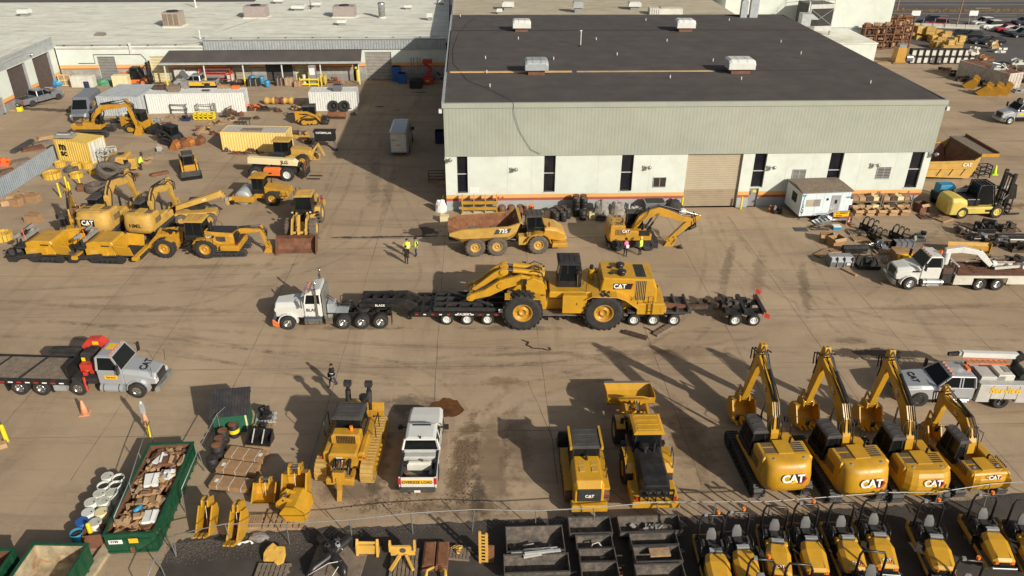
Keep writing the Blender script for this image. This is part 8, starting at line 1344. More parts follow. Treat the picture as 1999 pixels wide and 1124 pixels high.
machine_part('black hydraulic attachment on a far pallet beside the shed',(520,818),.9,.8,.7,(BLK,DGR,BLKM),5,'attachments on pallets by the shed',deg=10,z=.15);pallet('grey pallet under the black hydraulic attachment',(520,818),10,m=LGR);pallet('wooden pallet with a black hammer tool',(513,843),5,1.3,1.3);machine_part('black hammer tool lying on the slatted pallet',(513,843),.4,1.2,.4,(BLKM,BLK),6,'attachments on pallets by the shed',z=.15)
t=thing('bucket_attachment','black frame bucket with grey bars on near pallet','attachment','attachments on pallets by the shed');mk('shell',t,lambda b:(b.box(-.75,.75,.3,.36,0,.75,BLK),b.box(-.75,.75,-.4,.3,0,.06,BLK),[b.prism([(-.4,0),(.36,0),(.36,.75)],x-.025,x+.025,BLK,'x')for x in(-.75,.75)]));mk('bar',t,lambda b:[b.beam((x,-.3,.1),(x,.34,.7),.06,.05,LGR)for x in(-.35,.25)]);put(t,(508,865),-6,.14);pallet('wooden pallet under the black frame bucket',(508,866),-6,1.5,.9)
# excavator buckets on the ground
def ground_bucket(label,px,deg,w,s,m,ry,teeth,z,group='yellow buckets near the fence',strap=True,name='excavator_bucket'):
 t=thing(name,label,'bucket',group);bucket(t,w,s,m,(0,0,z),ry,teeth,'shell',inm=RUSTB if w<.8 else None)  # narrow buckets: brown inner face stands in for shade in the hollow
 if strap:mk('strap',t,lambda b:b.tube([(.3*s,0,z*.2),(.1*s,0,z+.05),(-.3*s,.05,z*.8)],.015,PAPER,4))
 return put(t,px,deg)
ground_bucket('narrow toothed bucket standing upright, leftmost by the corner of the fence',(412,1022),-88,.75,1.35,YELN,-20,3,1.35);ground_bucket('narrow white strapped bucket, second from the fence corner',(472,1035),-92,.6,1.45,YELN,-20,3,1.45);pallet('pallet half hidden behind the narrow white strapped bucket',(497,1020),5,.9,.9)
ground_bucket('shallow wide bucket between the crates and the tall open bucket',(523,968),-88,1.25,1.0,YELN,-25,0,1.0);ground_bucket('tall open bucket with a wide hollow facing the camera',(583,965),-86,1.35,1.6,YELN,-18,0,1.6);ground_bucket('big toothed bucket lying on its back on a wrapped pallet',(560,1000),175,1.5,1.35,YELN,62,5,.75,strap=True);pallet('plastic wrapped pallet under the big toothed bucket',(560,1016),0,2.2,1.3)
# items on the asphalt in front of the fence
YC=mat('coupler_yellow',(.62,.37,.07),.5,0,.1,1.5,.25,(.32,.2,.06));ga='attachments in front of the fence'
def plate(name,label,cat,pts,th,m,px,deg,z,tilt=0,group=ga):
 t=thing(name,label,cat,group);mk('plate',t,lambda b:b.prism(pts,-th/2,th/2,m,'z'),.02);mk('pin_boss',t,lambda b:[b.cyl((p[0]*.7,p[1]*.7,-th*.6),(p[0]*.7,p[1]*.7,th*.7),.09,m,n=10)for p in pts[::2]]);put(t,px,deg,z);t.rotation_euler=(R(tilt),0,R(deg));return t
plate('quick_coupler','flat yellow quick coupler leaning on the weathered boards','coupler',[(-.5,.2),(-.3,.5),(.0,.38),(.35,.45),(.55,.1),(.6,-.3),(.4,-.5),(.1,-.35),(-.4,-.45),(-.55,-.1)],.16,YC,(538,1090),-15,.3,25);pallet('weathered board stack under the yellow coupler',(533,1117),0,1.6,.9,m=WOODD)
b=B();c=at(660,1100);b.obox((c.x,c.y,.04),2.6,2.7,.08,WOODD,rz=-4);tag(build(b,'timber_mat'),'wide grey timber mat under the black grapple arms','mat')
t=thing('grapple_attachment','large black grapple with crossed arms strapped on a timber mat','attachment',ga)
for s in(-1,1):mk('grapple_arm',t,lambda b:b.tube([(s*.95,.75,.3),(s*.75,.85,.75),(s*.2,.3,.55),(-s*.2,-.2,.45),(-s*.75,-.8,.4),(-s*.85,-1.15,.2)],[.14,.22,.26,.24,.2,.08],BLK,8))
mk('rotator',t,lambda b:(b.cyl((0,.2,.5),(0,.2,.95),.3,BLK,n=12),[b.obox((.3*sin(i*2),.3+.2*cos(i*2),.9),.2,.15,.2,(BLK,GALV,DGR)[i%3],rz=i*30)for i in range(6)]));mk('strap',t,lambda b:[b.tube(q,.02,PAPER,4)for q in([(-.9,-1.2,.4),(0,-.7,.65),(.6,-.5,.6)],[(.6,-.5,.6),(.2,-1.3,.3)],[(.1,.6,.9),(.5,.2,.6)])]);put(t,(650,1098),0,.08)
t=thing('quick_coupler','small yellow coupler frame with two horns standing on asphalt','coupler',ga);mk('frame',t,lambda b:(b.box(-.5,.5,-.1,.1,.05,.6,YC),[b.prism([(-.25,0),(-.15,.75),(.05,.95),(.2,.6),(.2,0)],x-.06,x+.06,YC,'x')for x in(-.5,.5)],b.cyl((-.5,0,.75),(.5,0,.75),.07,YC,n=8)),.01);put(t,(719,1080),0);machine_part('dusty wheel hub lying right of the small coupler',(738,1070),.4,.4,.3,(DGR,SALV),3,ga)
t=thing('implement_mount','yellow implement frame on pallet with round hole','attachment',ga);mk('plate',t,lambda b:(b.box(-.6,.6,-.05,.05,.2,.8,YC),b.cyl((0,-.06,.55),(0,-.065,.55),.16,DGR,n=12),[b.prism([(-.2,.6),(-.2,1.1),(.0,1.2),(.1,.6)],x-.05,x+.05,YC,'x')for x in(-.6,.6)],b.box(-.55,.55,.1,.2,.15,.3,YC)));mk('leg',t,lambda b:[b.beam((s*.15,-.1,.25),(s*.55,-.9,.12),.14,.12,YC)for s in(-1,1)]);put(t,(788,1092),2,.14);pallet('dark pallet under the yellow implement frame',(790,1105),2,1.4,2.0,m=WOODD)
for i,x in enumerate((838,864)):b=B();b.box(-.3,.3,-.8,.8,0,.35,RUSTB,.04);b.box(-.2,.2,-.7,.7,.35,.38,RUST);put(tag(build(b,'counterweight_block'),('left' if i==0 else 'right')+' one of two rusty steel blocks lying side by side','weight','rusty steel blocks'),(x,1090),1)
t=thing('implement_mount','yellow forked frame cut by the picture edge below the rusty blocks','attachment',ga);mk('fork_arm',t,lambda b:[b.tube([(s*.15,.3,.3),(s*.45,0,.4),(s*.5,-.6,.2)],.08,YC,6)for s in(-1,1)]);put(t,(852,1125),0);machine_part('yellow bracket on a grey board',(898,1078),.6,.5,.35,(YC,YELD),8,ga);pallet('grey board under the yellow bracket',(895,1082),-5,1.2,.8,m=WOODD)
t=thing('cutting_edge','tall yellow ribbed steel edge standing with rusty backing','attachment',ga);mk('blade',t,lambda b:(b.box(-.12,.0,-.05,.05,0,2.1,YC),b.box(.2,.32,-.05,.05,.1,2.0,YC),[b.box(-.12,.35,-.09,-.05,.15+i*.22,.22+i*.22,YC)for i in range(9)]));mk('backing',t,lambda b:b.box(.32,.62,.05,.15,0,1.1,RUST));put(t,(940,1098),-5)
# steel trench boxes / skips full of scrap
SCON=mat('trough_steel',(.10,.085,.072),.85,.1,.45,3,.7,(.23,.17,.12),3)
def trough(label,a,c,d,h=.75,low=False,fill=None):
 p,q=at(*a),at(*c);w=(q-p).length;t=thing('steel_trough',label,'trough','steel troughs on the asphalt');t.location=p;t.rotation_euler=(0,0,atan2(q.y-p.y,q.x-p.x))
 n=10;prof=[(d*.5-d*.5*cos(pi*i/n),h-h*.9*sin(pi*i/n)**.8)for i in range(n+1)]
 mk('shell',t,lambda b:(b.loft([[(0,y,z)for y,z in prof],[(w,y,z)for y,z in prof]],SCON,cap=False,close=False),b.loft([[(w,y*.96+.02*d,z+.03)for y,z in prof],[(0,y*.96+.02*d,z+.03)for y,z in prof]],SCON,cap=False,close=False)));mk('end_plate',t,lambda b:[b.prism([(y,z)for y,z in prof],x-.02,x+.02,SCON,'x')for x in(0,w)]);mk('lip',t,lambda b:[b.box(-.03,w+.03,y-.03,y+.03,h-.03,h+.03,DGR)for y in(0,d)])
 return t,w
tl,w=trough('long trough holding pale metal posts, back left',(990,1098),(1102,1094),1.6);trough('long empty trough in front of the one with pale posts',(985,1140),(1112,1136),1.1);trough('short trough at the back of the middle stack',(1112,1062),(1194,1060),1.1);trough('second trough of the middle stack with grey hose',(1126,1092),(1196,1090),.85);trough('third trough of the middle stack',(1132,1118),(1202,1116),.85);trough('nearest trough of the middle stack',(1136,1150),(1208,1148),.95)
trough('rear trough of the right stack with a pale heap',(1210,1060),(1330,1056),1.1);trough('second trough of the right stack',(1232,1086),(1322,1083),.8);trough('third trough of the right stack with board',(1240,1118),(1330,1115),.95);trough('nearest trough of the right stack',(1244,1158),(1338,1155),1.05)
for i,(x0,y0,x1,y1)in enumerate([(1022,1076,1088,1072),(998,1082,1062,1077),(1022,1090,1094,1078),(1024,1086,1080,1080)]):b=B();p,q=at(x0,y0,.6),at(x1,y1,.6);b.beam((p.x,p.y,.62+i*.05),(q.x,q.y,.66+i*.04),.14,.12,LGR);tag(build(b,'metal_post'),'pale metal post lying across the long trough','post','pale metal posts on the trough')
b=B();c=at(1160,1070,.4);b.tube([(c.x-.3,c.y-.3,.3),(c.x-.1,c.y,.7),(c.x+.2,c.y+.05,.75),(c.x+.5,c.y-.3,.5)],.04,LGR,6);tag(build(b,'hose'),'grey hose loop in a trough of the middle stack','hose')
b=B();rg=rng(6);c=at(1280,1052);[b.obox((c.x+rg.gauss(0,.45),c.y+rg.uniform(0,.5),.35+rg.uniform(0,.25)),rg.uniform(.1,.4),rg.uniform(.1,.3),.08,rg.choice([WOODD,TARP,GREYB]),rg.uniform(0,90),rg.uniform(-20,20))for _ in range(30)];struct(b,'debris_heap','stuff')
b=B();c=at(1285,1098);b.obox((c.x,c.y,.72),1.0,.5,.1,WOOD,rz=4);tag(build(b,'board'),'brown board lying over the third trough of the right stack','board')
# white plastic and tarp scraps by the fence
b=B();rg=rng(12);c=at(468,1062);P=[(c.x-.7+i*.14+rg.uniform(-.05,.05),c.y+rg.uniform(-.12,.12),.05+rg.uniform(0,.08))for i in range(11)];b.tube(P,[.03+.05*abs(sin(i*2.1))for i in range(11)],PAPER,5);tag(build(b,'plastic_sheet'),'crumpled white plastic strip on the gravel','plastic sheet')
def lump(name,label,cat,px,rx,ry,h,m,seed,z=0):
 rg=rng(seed);b=B();n,k=12,5;rings=[]
 for i in range(k+1):f=cos(pi/2*i/k)**.4;rings.append([(rx*max(f,.05)*cos(2*pi*j/n)*(1+rg.uniform(-.16,.16)),ry*max(f,.05)*sin(2*pi*j/n)*(1+rg.uniform(-.16,.16)),h*sin(pi/2*i/k)*(1+rg.uniform(-.12,.12)))for j in range(n)])
 b.loft(rings,m,False);o=tag(build(b,name),label,cat);put(o,px,0,z);return o
lump('tarpaulin','grey tarpaulin lump at the foot of the fence','tarpaulin',(506,1050),.5,.3,.22,TARP,3)
# ------------------------------------------------------------------ chain link fence
FP=[(344,1086),(452,1066),(565,1062),(687,1054),(806,1042),(922,1037),(1045,1034),(1160,1030),(1280,1022),(1390,1016),(1497,1016),(1617,1008),(1710,1003),(1816,1002),(1920,988),(2030,978)]
FH=1.45
def fence(label,pts,h,seed):
 t=thing('chain_link_fence',label,'fence');P=[at(*p)if not isinstance(p,Vector)else p for p in pts];rg=rng(seed);tops=[Vector((p.x+rg.uniform(-.12,.12),p.y+rg.uniform(-.1,.1),h+rg.uniform(-.08,.06)))for p in P]
 for p,q in zip(P,tops):mk('fence_post',t,lambda b:b.cyl((p.x,p.y,0),q,.03,MESH,n=6))
 mk('top_rail',t,lambda b:b.tube(tops,.026,mat('fence_rail',(.36,.36,.35),.5,.5,.1,3)if 'fence_rail' not in MATS else MATS['fence_rail'],6))
 def ms(b):
  for(p,q),(a,c)in zip(zip(P,P[1:]),zip(tops,tops[1:])):
   L=(q-p).length;n=int(L/.26);nn=(q-p).cross(Vector((0,0,1))).normalized()*.002;up=h
   for i in range(-int(h/.26),n+1):
    for sg in(0,1):
     x0,x1=i*.26,i*.26+up;z0,z1=0,up
     if x0<0:z0=-x0;x0=0
     if x1>L:z1=up-(x1-L);x1=L
     if z1<=z0 or x1<=x0:continue
     if sg:x0,x1=L-x0,L-x1
     A=p.lerp(q,x0/L)+Vector((0,0,z0));C=p.lerp(q,x1/L)+Vector((0,0,z1));w=Vector((0,0,.0022));b.add([A-w,C-w,C+w,A+w],[(0,1,2,3)],MESH)
 mk('wire_mesh',t,ms);return t
fence('chain link fence of thin posts running along the asphalt edge',FP,FH,2);fence('chain link fence side return along the dumpster towards the camera',[(344,1086),(322,1124),(290,1190)],1.5,4);fence('chain link panel between the drums and the dumpster',[(236,1060),(262,990),(288,930),(300,868)],1.7,5);fence('chain link panel behind the toothed buckets by the drums',[(362,1000),(400,920),(432,850),(455,828)],1.6,6)
# ------------------------------------------------------------------ clutter of the left yard
t=thing('sheet_metal_fence','grey ribbed metal fence at the left picture edge','fence');p,q=at(-60,430),at(112,317)
mk('ribbed_sheet',t,lambda b:b.corr((p.x,p.y),(q.x,q.y),.05,1.95,mat('fence_sheet',(.27,.31,.35),.5,.2,.1,1,.25),.32,.06));mk('back_rail',t,lambda b:[b.beam((p.x-.12,p.y,z),(q.x-.12,q.y,z),.08,.1,GRY)for z in(.4,1.7)])
def coil(label,px,r,w,lying=True,deg=0,z=0):
 t=thing('track_coil',label,'track chain','rolled yellow crawler tracks')
 def fn(b):
  n=16;b.X=Matrix.Identity(4)if lying else Matrix.Translation((0,0,r))@Matrix.Rotation(R(90),4,'X')
  for i in range(n):a=2*pi*i/n;b.obox((r*cos(a),r*sin(a),w/2 if lying else 0),r*.34,.1,w,YELS if i%3==5 else TRKY,rz=math.degrees(a)+90);b.obox((r*.82*cos(a),r*.82*sin(a),w/2 if lying else 0),r*.22,.12,w*.4,YELD,rz=math.degrees(a)+90)
 mk('track_link',t,fn);return put(t,px,deg,z)
TRKY=mat('track_yellow',(.60,.38,.05),.6,0,.2,3,.4,(.3,.17,.06),3)
coil('large rolled yellow track lying nearest the grey fence',(103,346),.85,.6);coil('rolled yellow track leaning at the lettered container, left',(118,324),.5,.5,True,10);coil('rolled yellow track standing in front of the lettered container',(150,328),.5,.6,True,-10);coil('rolled yellow track at the right corner of the lettered container',(172,327),.5,.6,True,15);coil('loose yellow track coil behind the bollards',(150,345),.6,.45,True);coil('yellow track laid out to the right of the coils',(185,338),.5,.4,True);coil('yellow track roll at the left picture edge',(6,466),.8,.6)
tyre('dark grey tyre lying among the yellow track coils',(140,334),.7,.45);tyre('huge dusty tyre lying flat beside the brown box',(190,372),1.05,.75);tyre('huge tyre leaning behind the flat one',(215,352),1.1,.9,False,70,lean=62);tyre('huge tyre leaning nearest the excavator body',(238,338),1.1,.9,False,70,lean=62)
for px,lab in[((119,385),'tall yellow bollard standing alone in front of the track coils'),((133,372),'tall yellow bollard, left of a close pair near the small excavator boom'),((137,373),'shorter yellow bollard of the close pair'),((158,366),'yellow bollard beside the brown box and the huge tyres')]:bollard(lab,px,1.5 if 'shorter' not in lab else 1.0,.09)
gc='brown boxes at the foot of the grey fence'
for i,(x,y,w,d,h,dg)in enumerate([(14,400,.9,.6,.5,25),(34,401,.9,.7,.7,-10),(24,390,.8,.7,.5,15),(46,392,.8,.6,.5,0),(38,384,.9,.5,.4,-20),(66,393,1.2,.8,.7,-8),(62,384,.9,.5,.35,10)]):carton('brown box of the pile against the grey fence',(x,y),dg,w,d,h,gc,CARD if i%2 else CARDL)
carton('single brown box behind the left paver row',(67,432),-5,1.3,.9,.7);carton('reddish brown box behind the yellow bollards',(163,372),12,.9,.7,.6,None,RUSTB)
gs='scrap behind the grey fence'
machine_part('orange machine part behind the grey fence',(10,322),1.6,1.2,1.0,(ORG,RED,ORG),21,gs);b=B();p,q=at(26,300),at(64,278);b.beam((p.x,p.y,.25),(q.x,q.y,.25),.5,.4,DGR);tag(build(b,'steel_beam'),'dark steel beam lying behind the grey fence','beam')
for i,(x,y,w,d,m,lab)in enumerate([(40,318,2.2,1.2,WOODD,'grey flat panel stack behind the grey fence'),(65,292,2.4,.9,RUSTB,'rusty panel between beam and fence'),(82,282,2.0,.8,WOODD,'weathered boards at the top end of the grey fence'),(90,270,1.8,.9,CARDL,'pale boards left of the lettered container'),(8,345,1.6,.9,WOODD,'stack of dark boards at left edge behind the fence'),(15,336,1.4,.6,RUSTB,'reddish boards behind the orange machine part')]):
 b=B();[b.obox((0,0,.06+k*.12),w*(1-.06*k),d,.09,m,rz=k*4)for k in range(3)];put(tag(build(b,'panel_stack'),lab,'boards',gs),(x,y),35)
b=B();b.obox((0,0,.25),2.0,1.2,.3,GRY);b.obox((0,0,.43),1.4,.8,.12,LGR);b.cyl((-.7,0,.5),(.7,0,.5),.1,DGR,n=8);o=tag(build(b,'tray'),'grey machine tray on top of the lettered container','tray');o.location=at(128,268,2.6)
gj='scrap of the machine yard'
steel_frame('grey scaffold frame beside the white end of the lettered container',(210,318),1.2,.8,1.6,LGR,gj);steel_frame('second pale scaffold frame right of the first',(222,312),.9,.9,1.5,LGR,gj,20);steel_frame('low metal frame lying near the stooping person',(298,300),2.2,1.2,.35,WOODD,gj,30);carton('small white block near the lying metal frame',(313,298),0,.5,.4,.8,None,LGR)
for i,(x,lab)in enumerate([(345,'left'),(358,'middle'),(372,'right'),(392,'far right')]):ground_bucket('rusty orange bucket in the row beside the black cabbed loader, '+lab+' one',(x,291-i*3),160,1.0,.9,RUST if i%2 else mat('rust_orange',(.42,.16,.04),.7,0,.25,3,.5,(.2,.08,.03))if i==0 else MATS['rust_orange'],-5,0,.9,'rusty buckets by the black cabbed loader',False)
b=B();p,q=at(385,268),at(412,252);b.beam((p.x,p.y,.5),(q.x,q.y,.8),.35,.35,WOOD);tag(build(b,'timber_beam'),'pale timber beam pointing to the upper right in the scrap area','beam')
t=thing('steel_cage','bright yellow low cage in front of the long white container','cage',gj);mk('rail',t,lambda b:([b.box(-1.3,1.3,y,y+.06,z,z+.12,YELS)for y in(-.5,.5)for z in(.1,.5,.8)],[b.box(x,x+.1,-.5,.5,.05,.9,YELS)for x in(-1.3,-.7,-.1,.5,1.2)]));put(t,(400,233),0)
for(x,y,w,d,h,m,s,lab)in[(364,235,1.2,1.0,.8,(NAVY,BLK,DGR),31,'dark purple block left of the yellow cage'),(326,241,1.2,.7,.35,(RUST,RED,RUSTB),32,'reddish scrap on the ground near the tracked loader'),(312,247,1.0,.5,.25,(LGR,GRY,WHTD),33,'white scrap beside the reddish scrap'),(308,234,1.6,.6,.3,(LGR,TARP,WOODD),34,'pale bent sheets in front of the long white container'),(338,229,2.2,.6,.35,(WOOD,WOODD,CARD),35,'broken timber in front of the long white container'),(452,222,1.6,1.0,1.0,(SALV,RUSTB,DGR),36,'heap of brown castings at the short white container'),(470,226,1.0,.8,.8,(RUST,RUSTB,SALV),37,'rusty casting right of the brown castings'),(455,235,.9,.8,.7,(CARDL,WOOD,SALV),38,'tan crate part in front of the brown castings'),(500,213,2.0,1.2,.9,(ORG,SALV,ORG),39,'orange implement in the row between the white containers'),(516,216,2.2,1.0,.7,(SALV,DGR,BLK),40,'dark axle in front of the orange implement'),(490,215,1.2,.8,.8,(SALV,RUSTB,DGR),41,'dark casting left of the orange implement'),(580,215,1.4,.9,.8,(SALV,YELD,GALV),42,'mixed pump parts behind the compact track loader'),(592,205,.8,.6,.6,(YEL,YELD,YELD),43,'small yellow part by the shadow of the white container'),(445,295,1.0,.7,.6,(DGR,SALV,GRY),44,'dark scrap at the left corner of the pale yellow container'),(470,301,2.0,.5,.5,(RUST,SALV,RUSTB),45,'rusty pipe scrap along the pale yellow container'),(495,299,1.6,.5,.6,(SALV,RUSTB,WOODD),46,'brown scrap beside the tan roofed tractor'),(404,258,1.6,1.0,.9,(WOOD,RUSTB,SALV),47,'brown rack parts left of the pale yellow container'),(615,310,1.4,1.0,1.1,(YELD,WOOD,SALV),48,'yellow tan coupling parts right of the telehandler'),(588,268,2.4,.8,1.1,(YELD,SALV,WOODD),49,'yellow boom parts right of the pale yellow container'),(600,279,1.2,.8,.6,(SALV,YELD,DGR),50,'dusty yellow knuckle near the black wide attachment'),(680,215,1.0,.7,.5,(WHTD,DGR,SALV),51,'white topped box beside the leaning tyres'),(245,232,2.2,1.0,.9,(NAVY,RED,WHTD,BLU),52,'blue and red parts behind the small excavator'),(225,240,1.2,.8,.7,(BLK,YELS,DGR),53,'black and yellow part under the small excavator boom')]:
 machine_part(lab,(x,y),w,d,h,m,s,gj)
for i,x in enumerate((528,546,562)):b=B();b.lathe([(.35,0),(.5,.1),(.5,.5),(.38,.6),(.38,1.0),(.5,1.1),(.5,1.5),(.3,1.6)],(-.8,0,.5),(1,0,0),YELD if i!=1 else RUSTB,12);put(tag(build(b,'hydraulic_cylinder'),('yellow','rusty brown','dull yellow')[i]+' cylinder part in the line right of the orange implement','machine part',gj),(x,203),0)
t=thing('work_table','dark trestle with four legs behind the pale yellow container','table',gj);mk('top',t,lambda b:b.box(-.75,.75,-.45,.45,.85,.98,DGR))
for x in(-.65,-.2,.25,.65):mk('leg',t,lambda b:b.beam((x,-.35,0),(x,-.35,.85),.08,.08,DGR))
put(t,(480,245),0)
tyre('left tyre leaning on the white container',(652,217),.72,.5,False,0,lean=15,m=RUB);tyre('right tyre leaning on the white container',(673,217),.72,.5,False,0,lean=15,m=RUB)
b=B();b.box(-1.1,1.1,-.35,.35,0,.15,DGR);b.lathe([(.35,-1.1),(.38,-1.0),(.38,1.0),(.35,1.1)],(0,0,.5),(1,0,0),RUST,14);put(tag(build(b,'sweeper_brush'),'rusty brown brush roller lying in front of the white container','brush'),(658,231),0)
t=thing('bin','dark blue open bin on top of the white container','bin');mk('shell',t,lambda b:b.loft([[(-.5,-.45,0),(.5,-.45,0),(.5,.45,0),(-.5,.45,0)],[(-.6,-.5,.85),(.6,-.5,.85),(.6,.5,.85),(-.6,.5,.85)]],SILV));mk('inner_lining',t,lambda b:b.box(-.5,.5,-.4,.4,.86,.865,BLKM));t.location=at(660,177,2.58)  # bin is solid; the black sheet on top paints its shaded hollow
t=thing('bucket_attachment','black wide bale attachment with white lettering on two legs','attachment');mk('shell',t,lambda b:(b.prism([(-.4,1.0),(.5,.9),(.6,2.0),(-.3,2.3)],-1.1,1.1,BLK,'x'),b.box(-1.2,1.2,-.5,.6,2.0,2.12,BLKM)));text('CATERPILLAR',WLET,t,'lettering',.28,(0,-.54,1.98),(0,-1,.2),(0,0,1),.02)
for s in(-1,1):mk('leg',t,lambda b:(b.beam((s*1.0,0,1.0),(s*1.15,-.5,.1),.22,.3,DGR),b.box(s*1.15-.22,s*1.15+.22,-.75,-.3,0,.25,BLK)))
put(t,(637,290),0);t.scale=(1.05,)*3
# on the container roofs and under the canopy
gk='goods on the container roofs'
for(x,y,w,d,h,m,lab,z)in[(341,178,1.3,1.0,.8,WOODD,'brown crate on the long white container roof',2.62),(362,172,.9,.6,1.0,TARP,'grey board leaning on the container roof',2.62),(312,174,1.4,.9,.5,SALV,'dark scrap tray on the left end of the long white container',2.62),(437,171,1.5,.7,.4,CARD,'orange brown box on the short white container roof',2.62),(461,172,.9,.6,.35,ORG,'small orange frame on the short white container roof',2.62),(402,177,.9,.5,.12,DGR,'dark mat on the long container roof',2.62),(493,254,2.2,.8,.15,WOODD,'slatted wooden pack on the pale yellow container roof',2.3)]:
 b=B();b.box(-w/2,w/2,-d/2,d/2,0,h,m,.03);[b.box(-w/2+k*w/5,-w/2+k*w/5+.05,-d/2-.02,d/2+.02,h,h+.03,m)for k in range(6)];o=tag(build(b,'roof_load'),lab,'crate',gk);o.location=at(x,y,z)
gy='goods under the warehouse canopy'
for(x,y,w,d,h,m,lab)in[(357,146,1.6,1.2,2.1,WHTD,'white tall packed machine under the canopy, left one'),(382,146,2.0,1.2,1.8,PAPER,'white wrapped load beside the tall packed machine'),(452,148,.8,.7,1.4,WHTD,'white upright tank by the beige door under the canopy'),(566,152,1.2,1.0,1.2,WOOD,'wooden crate stack left of the yellow cage'),(583,154,1.1,1.0,.9,CARD,'brown cartons beside the yellow cage'),(497,153,1.6,1.1,1.1,BLKM,'black wrapped pile among the blue drums'),(548,152,1.0,1.0,1.2,SALV,'dark brown parts rack right of the blue drums'),(425,152,1.2,1.0,.9,SALV,'dark machine under the red frame'),(166,155,3.2,1.2,1.7,WHTD,'long white tank rack by the left wall'),(240,155,2.2,1.2,1.8,CREAM,'cream equipment stack left of the orange forklift'),(470,163,1.8,.9,.6,RUSTB,'reddish parts on the ground before the canopy')]:
 t=thing('packed_goods',lab,'goods',gy);mk('body',t,lambda b:b.box(-w/2,w/2,-d/2,d/2,.12,h,m,.06));mk('base',t,lambda b:b.box(-w/2-.05,w/2+.05,-d/2-.05,d/2+.05,0,.12,WOODD));mk('strap',t,lambda b:[b.box(x_-.03,x_+.03,-d/2-.01,d/2+.01,.12,h+.01,LGR)for x_ in(-w/4,w/4)]);put(t,(x,y+15 if y<160 else y),3)
for(x,y,m,lab)in[(489,155,BLUL,'light blue drum at the left of the canopy drums'),(501,157,BLU,'dark blue drum in front of the canopy drums'),(494,150,BLUL,'light blue drum at the back of the canopy drums'),(523,160,BLUL,'pale blue drum standing right of the others'),(171,162,NAVY,'navy drum by the left wall in front of the white tank'),(512,152,BLUL,'light blue drum tipped behind the black pile')]:drum(lab,(x,y+10),m,None,'blue drums by the warehouse',.36,1.0)
t=thing('steel_cage','yellow steel cage around a grey machine under the canopy','cage',gy);mk('rail',t,lambda b:([b.box(-1.8,1.0,-1.0,-.92,z,z+.22,YELS)for z in(.2,.9)],[b.box(x,x+.12,-1.02,-.9,0,1.3,YELS)for x in(-1.8,-.45,.9)],b.box(1.3,1.42,-1,.4,0,1.6,YELS),b.box(1.9,2.0,-1,.3,.3,1.5,YELS)));mk('machine',t,lambda b:(b.box(-.4,.6,-.6,.3,0,3.0,GRY,.1),b.box(-.3,.5,-.62,-.6,1.6,2.6,PAPER),b.cyl((-1.2,-.4,.3),(-1.2,-.4,1.6),.25,WHTD,n=10)));put(t,(612,165),3)
steel_frame('red steel rack under the canopy behind the service pickup',(425,163),4.5,1.0,2.3,RED,gy,3);machine_part('orange brown chain loop on the ground at the canopy right end',(668,162),1.4,.7,.35,(WOOD,RUST,CARD),61,gy);machine_part('dark red machine right of the yellow cage',(652,161),1.2,.9,1.0,(RUSTB,RED,SALV),62,gy);machine_part('black flat trailer bed behind the service pickup',(455,166),3.6,1.0,.6,(BLK,BLKM,BLK),63,gy);machine_part('black low frame right in front of the service pickup',(400,178),3.6,.9,.5,(BLK,BLKM,SALV),64,gy)
t=thing('crate_cage','yellow wooden lattice crate by the left warehouse corner','crate');mk('slat',t,lambda b:([b.box(-.9,.9,-.5,-.45,z,z+.1,CREAM)for z in(.05,.8,1.55)],[b.box(x,x+.1,-.51,-.44,0,1.65,CREAM)for x in(-.9,-.05,.8)],b.box(-.85,.85,-.4,.4,.05,1.5,WOOD)));put(t,(132,166),2)
lump('scrap_tub','green tub with scrap beside the grey roller door','tub',(203,166),1.1,.7,.9,mat('tub_green',(.07,.22,.12),.6,0,.2,2),5);lump('blue_tarpaulin','blue tarpaulin heap at the corner of the left wing','tarpaulin',(108,166),1.6,1.0,.9,BLUL,7)
machine_part('brown pallet load behind the grey pickup',(100,178),1.6,1.0,.8,(CARD,WOOD,BLU),65,gy);pallet('pale boards at the foot of the left wing',(22,214),10,1.8,1.2);b=B();b.box(-.3,.3,-.3,.3,0,.5,YELS,.05);b.cyl((0,0,.5),(0,0,.7),.1,BLK,n=8);put(tag(build(b,'yellow_case'),'yellow case by the door of the left wing','case'),(40,216),10)
for(x,lab)in((708,'yellow guard post at the right end of the canopy'),):bollard(lab,(700,158),1.6,.3)
# in the workshop's shadow
def tote_stack(label,px,n,m,deg=0,w=1.2):
 t=thing('plastic_tote',label,'tote','blue totes in the shadow')
 mk('shell',t,lambda b:(b.box(-w/2,w/2,-.5,.5,0,.75*n,m,.05),[b.box(-w/2-.03,w/2+.03,-.53,.53,.75*k-.06,.75*k,m)for k in range(1,n+1)]));return put(t,px,deg)
tote_stack('tall stack of blue plastic totes against the shaded wall',(775,158),3,BLU);tote_stack('lower stack of blue totes beside the tall one',(786,162),2,BLU,5);tote_stack('dark blue bin standing at the workshop side wall',(861,278),2,NAVY,0,1.3)
t=thing('scissor_lift','black order picker lift with tall bare mast in the shadow','lift');mk('base',t,lambda b:b.box(-.9,.9,-1.0,1.0,.1,1.2,BLKM,.08));mk('mast',t,lambda b:[b.box(x,x+.12,.4,.6,1.2,4.2,SILV)for x in(-.7,-.3,.2,.6)]);put(t,(813,170),0)
t=thing('boom_lift','dark red compact lift in the shadow by the blue totes','lift');mk('base',t,lambda b:b.box(-.8,.8,-.9,.9,.1,.9,RED,.08));mk('boom',t,lambda b:(b.beam((-.5,0,.9),(.6,0,2.0),.5,.4,RED),b.beam((.6,.1,2.0),(-.5,.1,3.0),.4,.35,RED),b.box(-.7,.7,-.4,.5,3.0,3.5,RED)));mk('label_plate',t,lambda b:b.box(-.3,.3,-.93,-.9,.4,.7,LOGOY));put(t,(836,162),0)
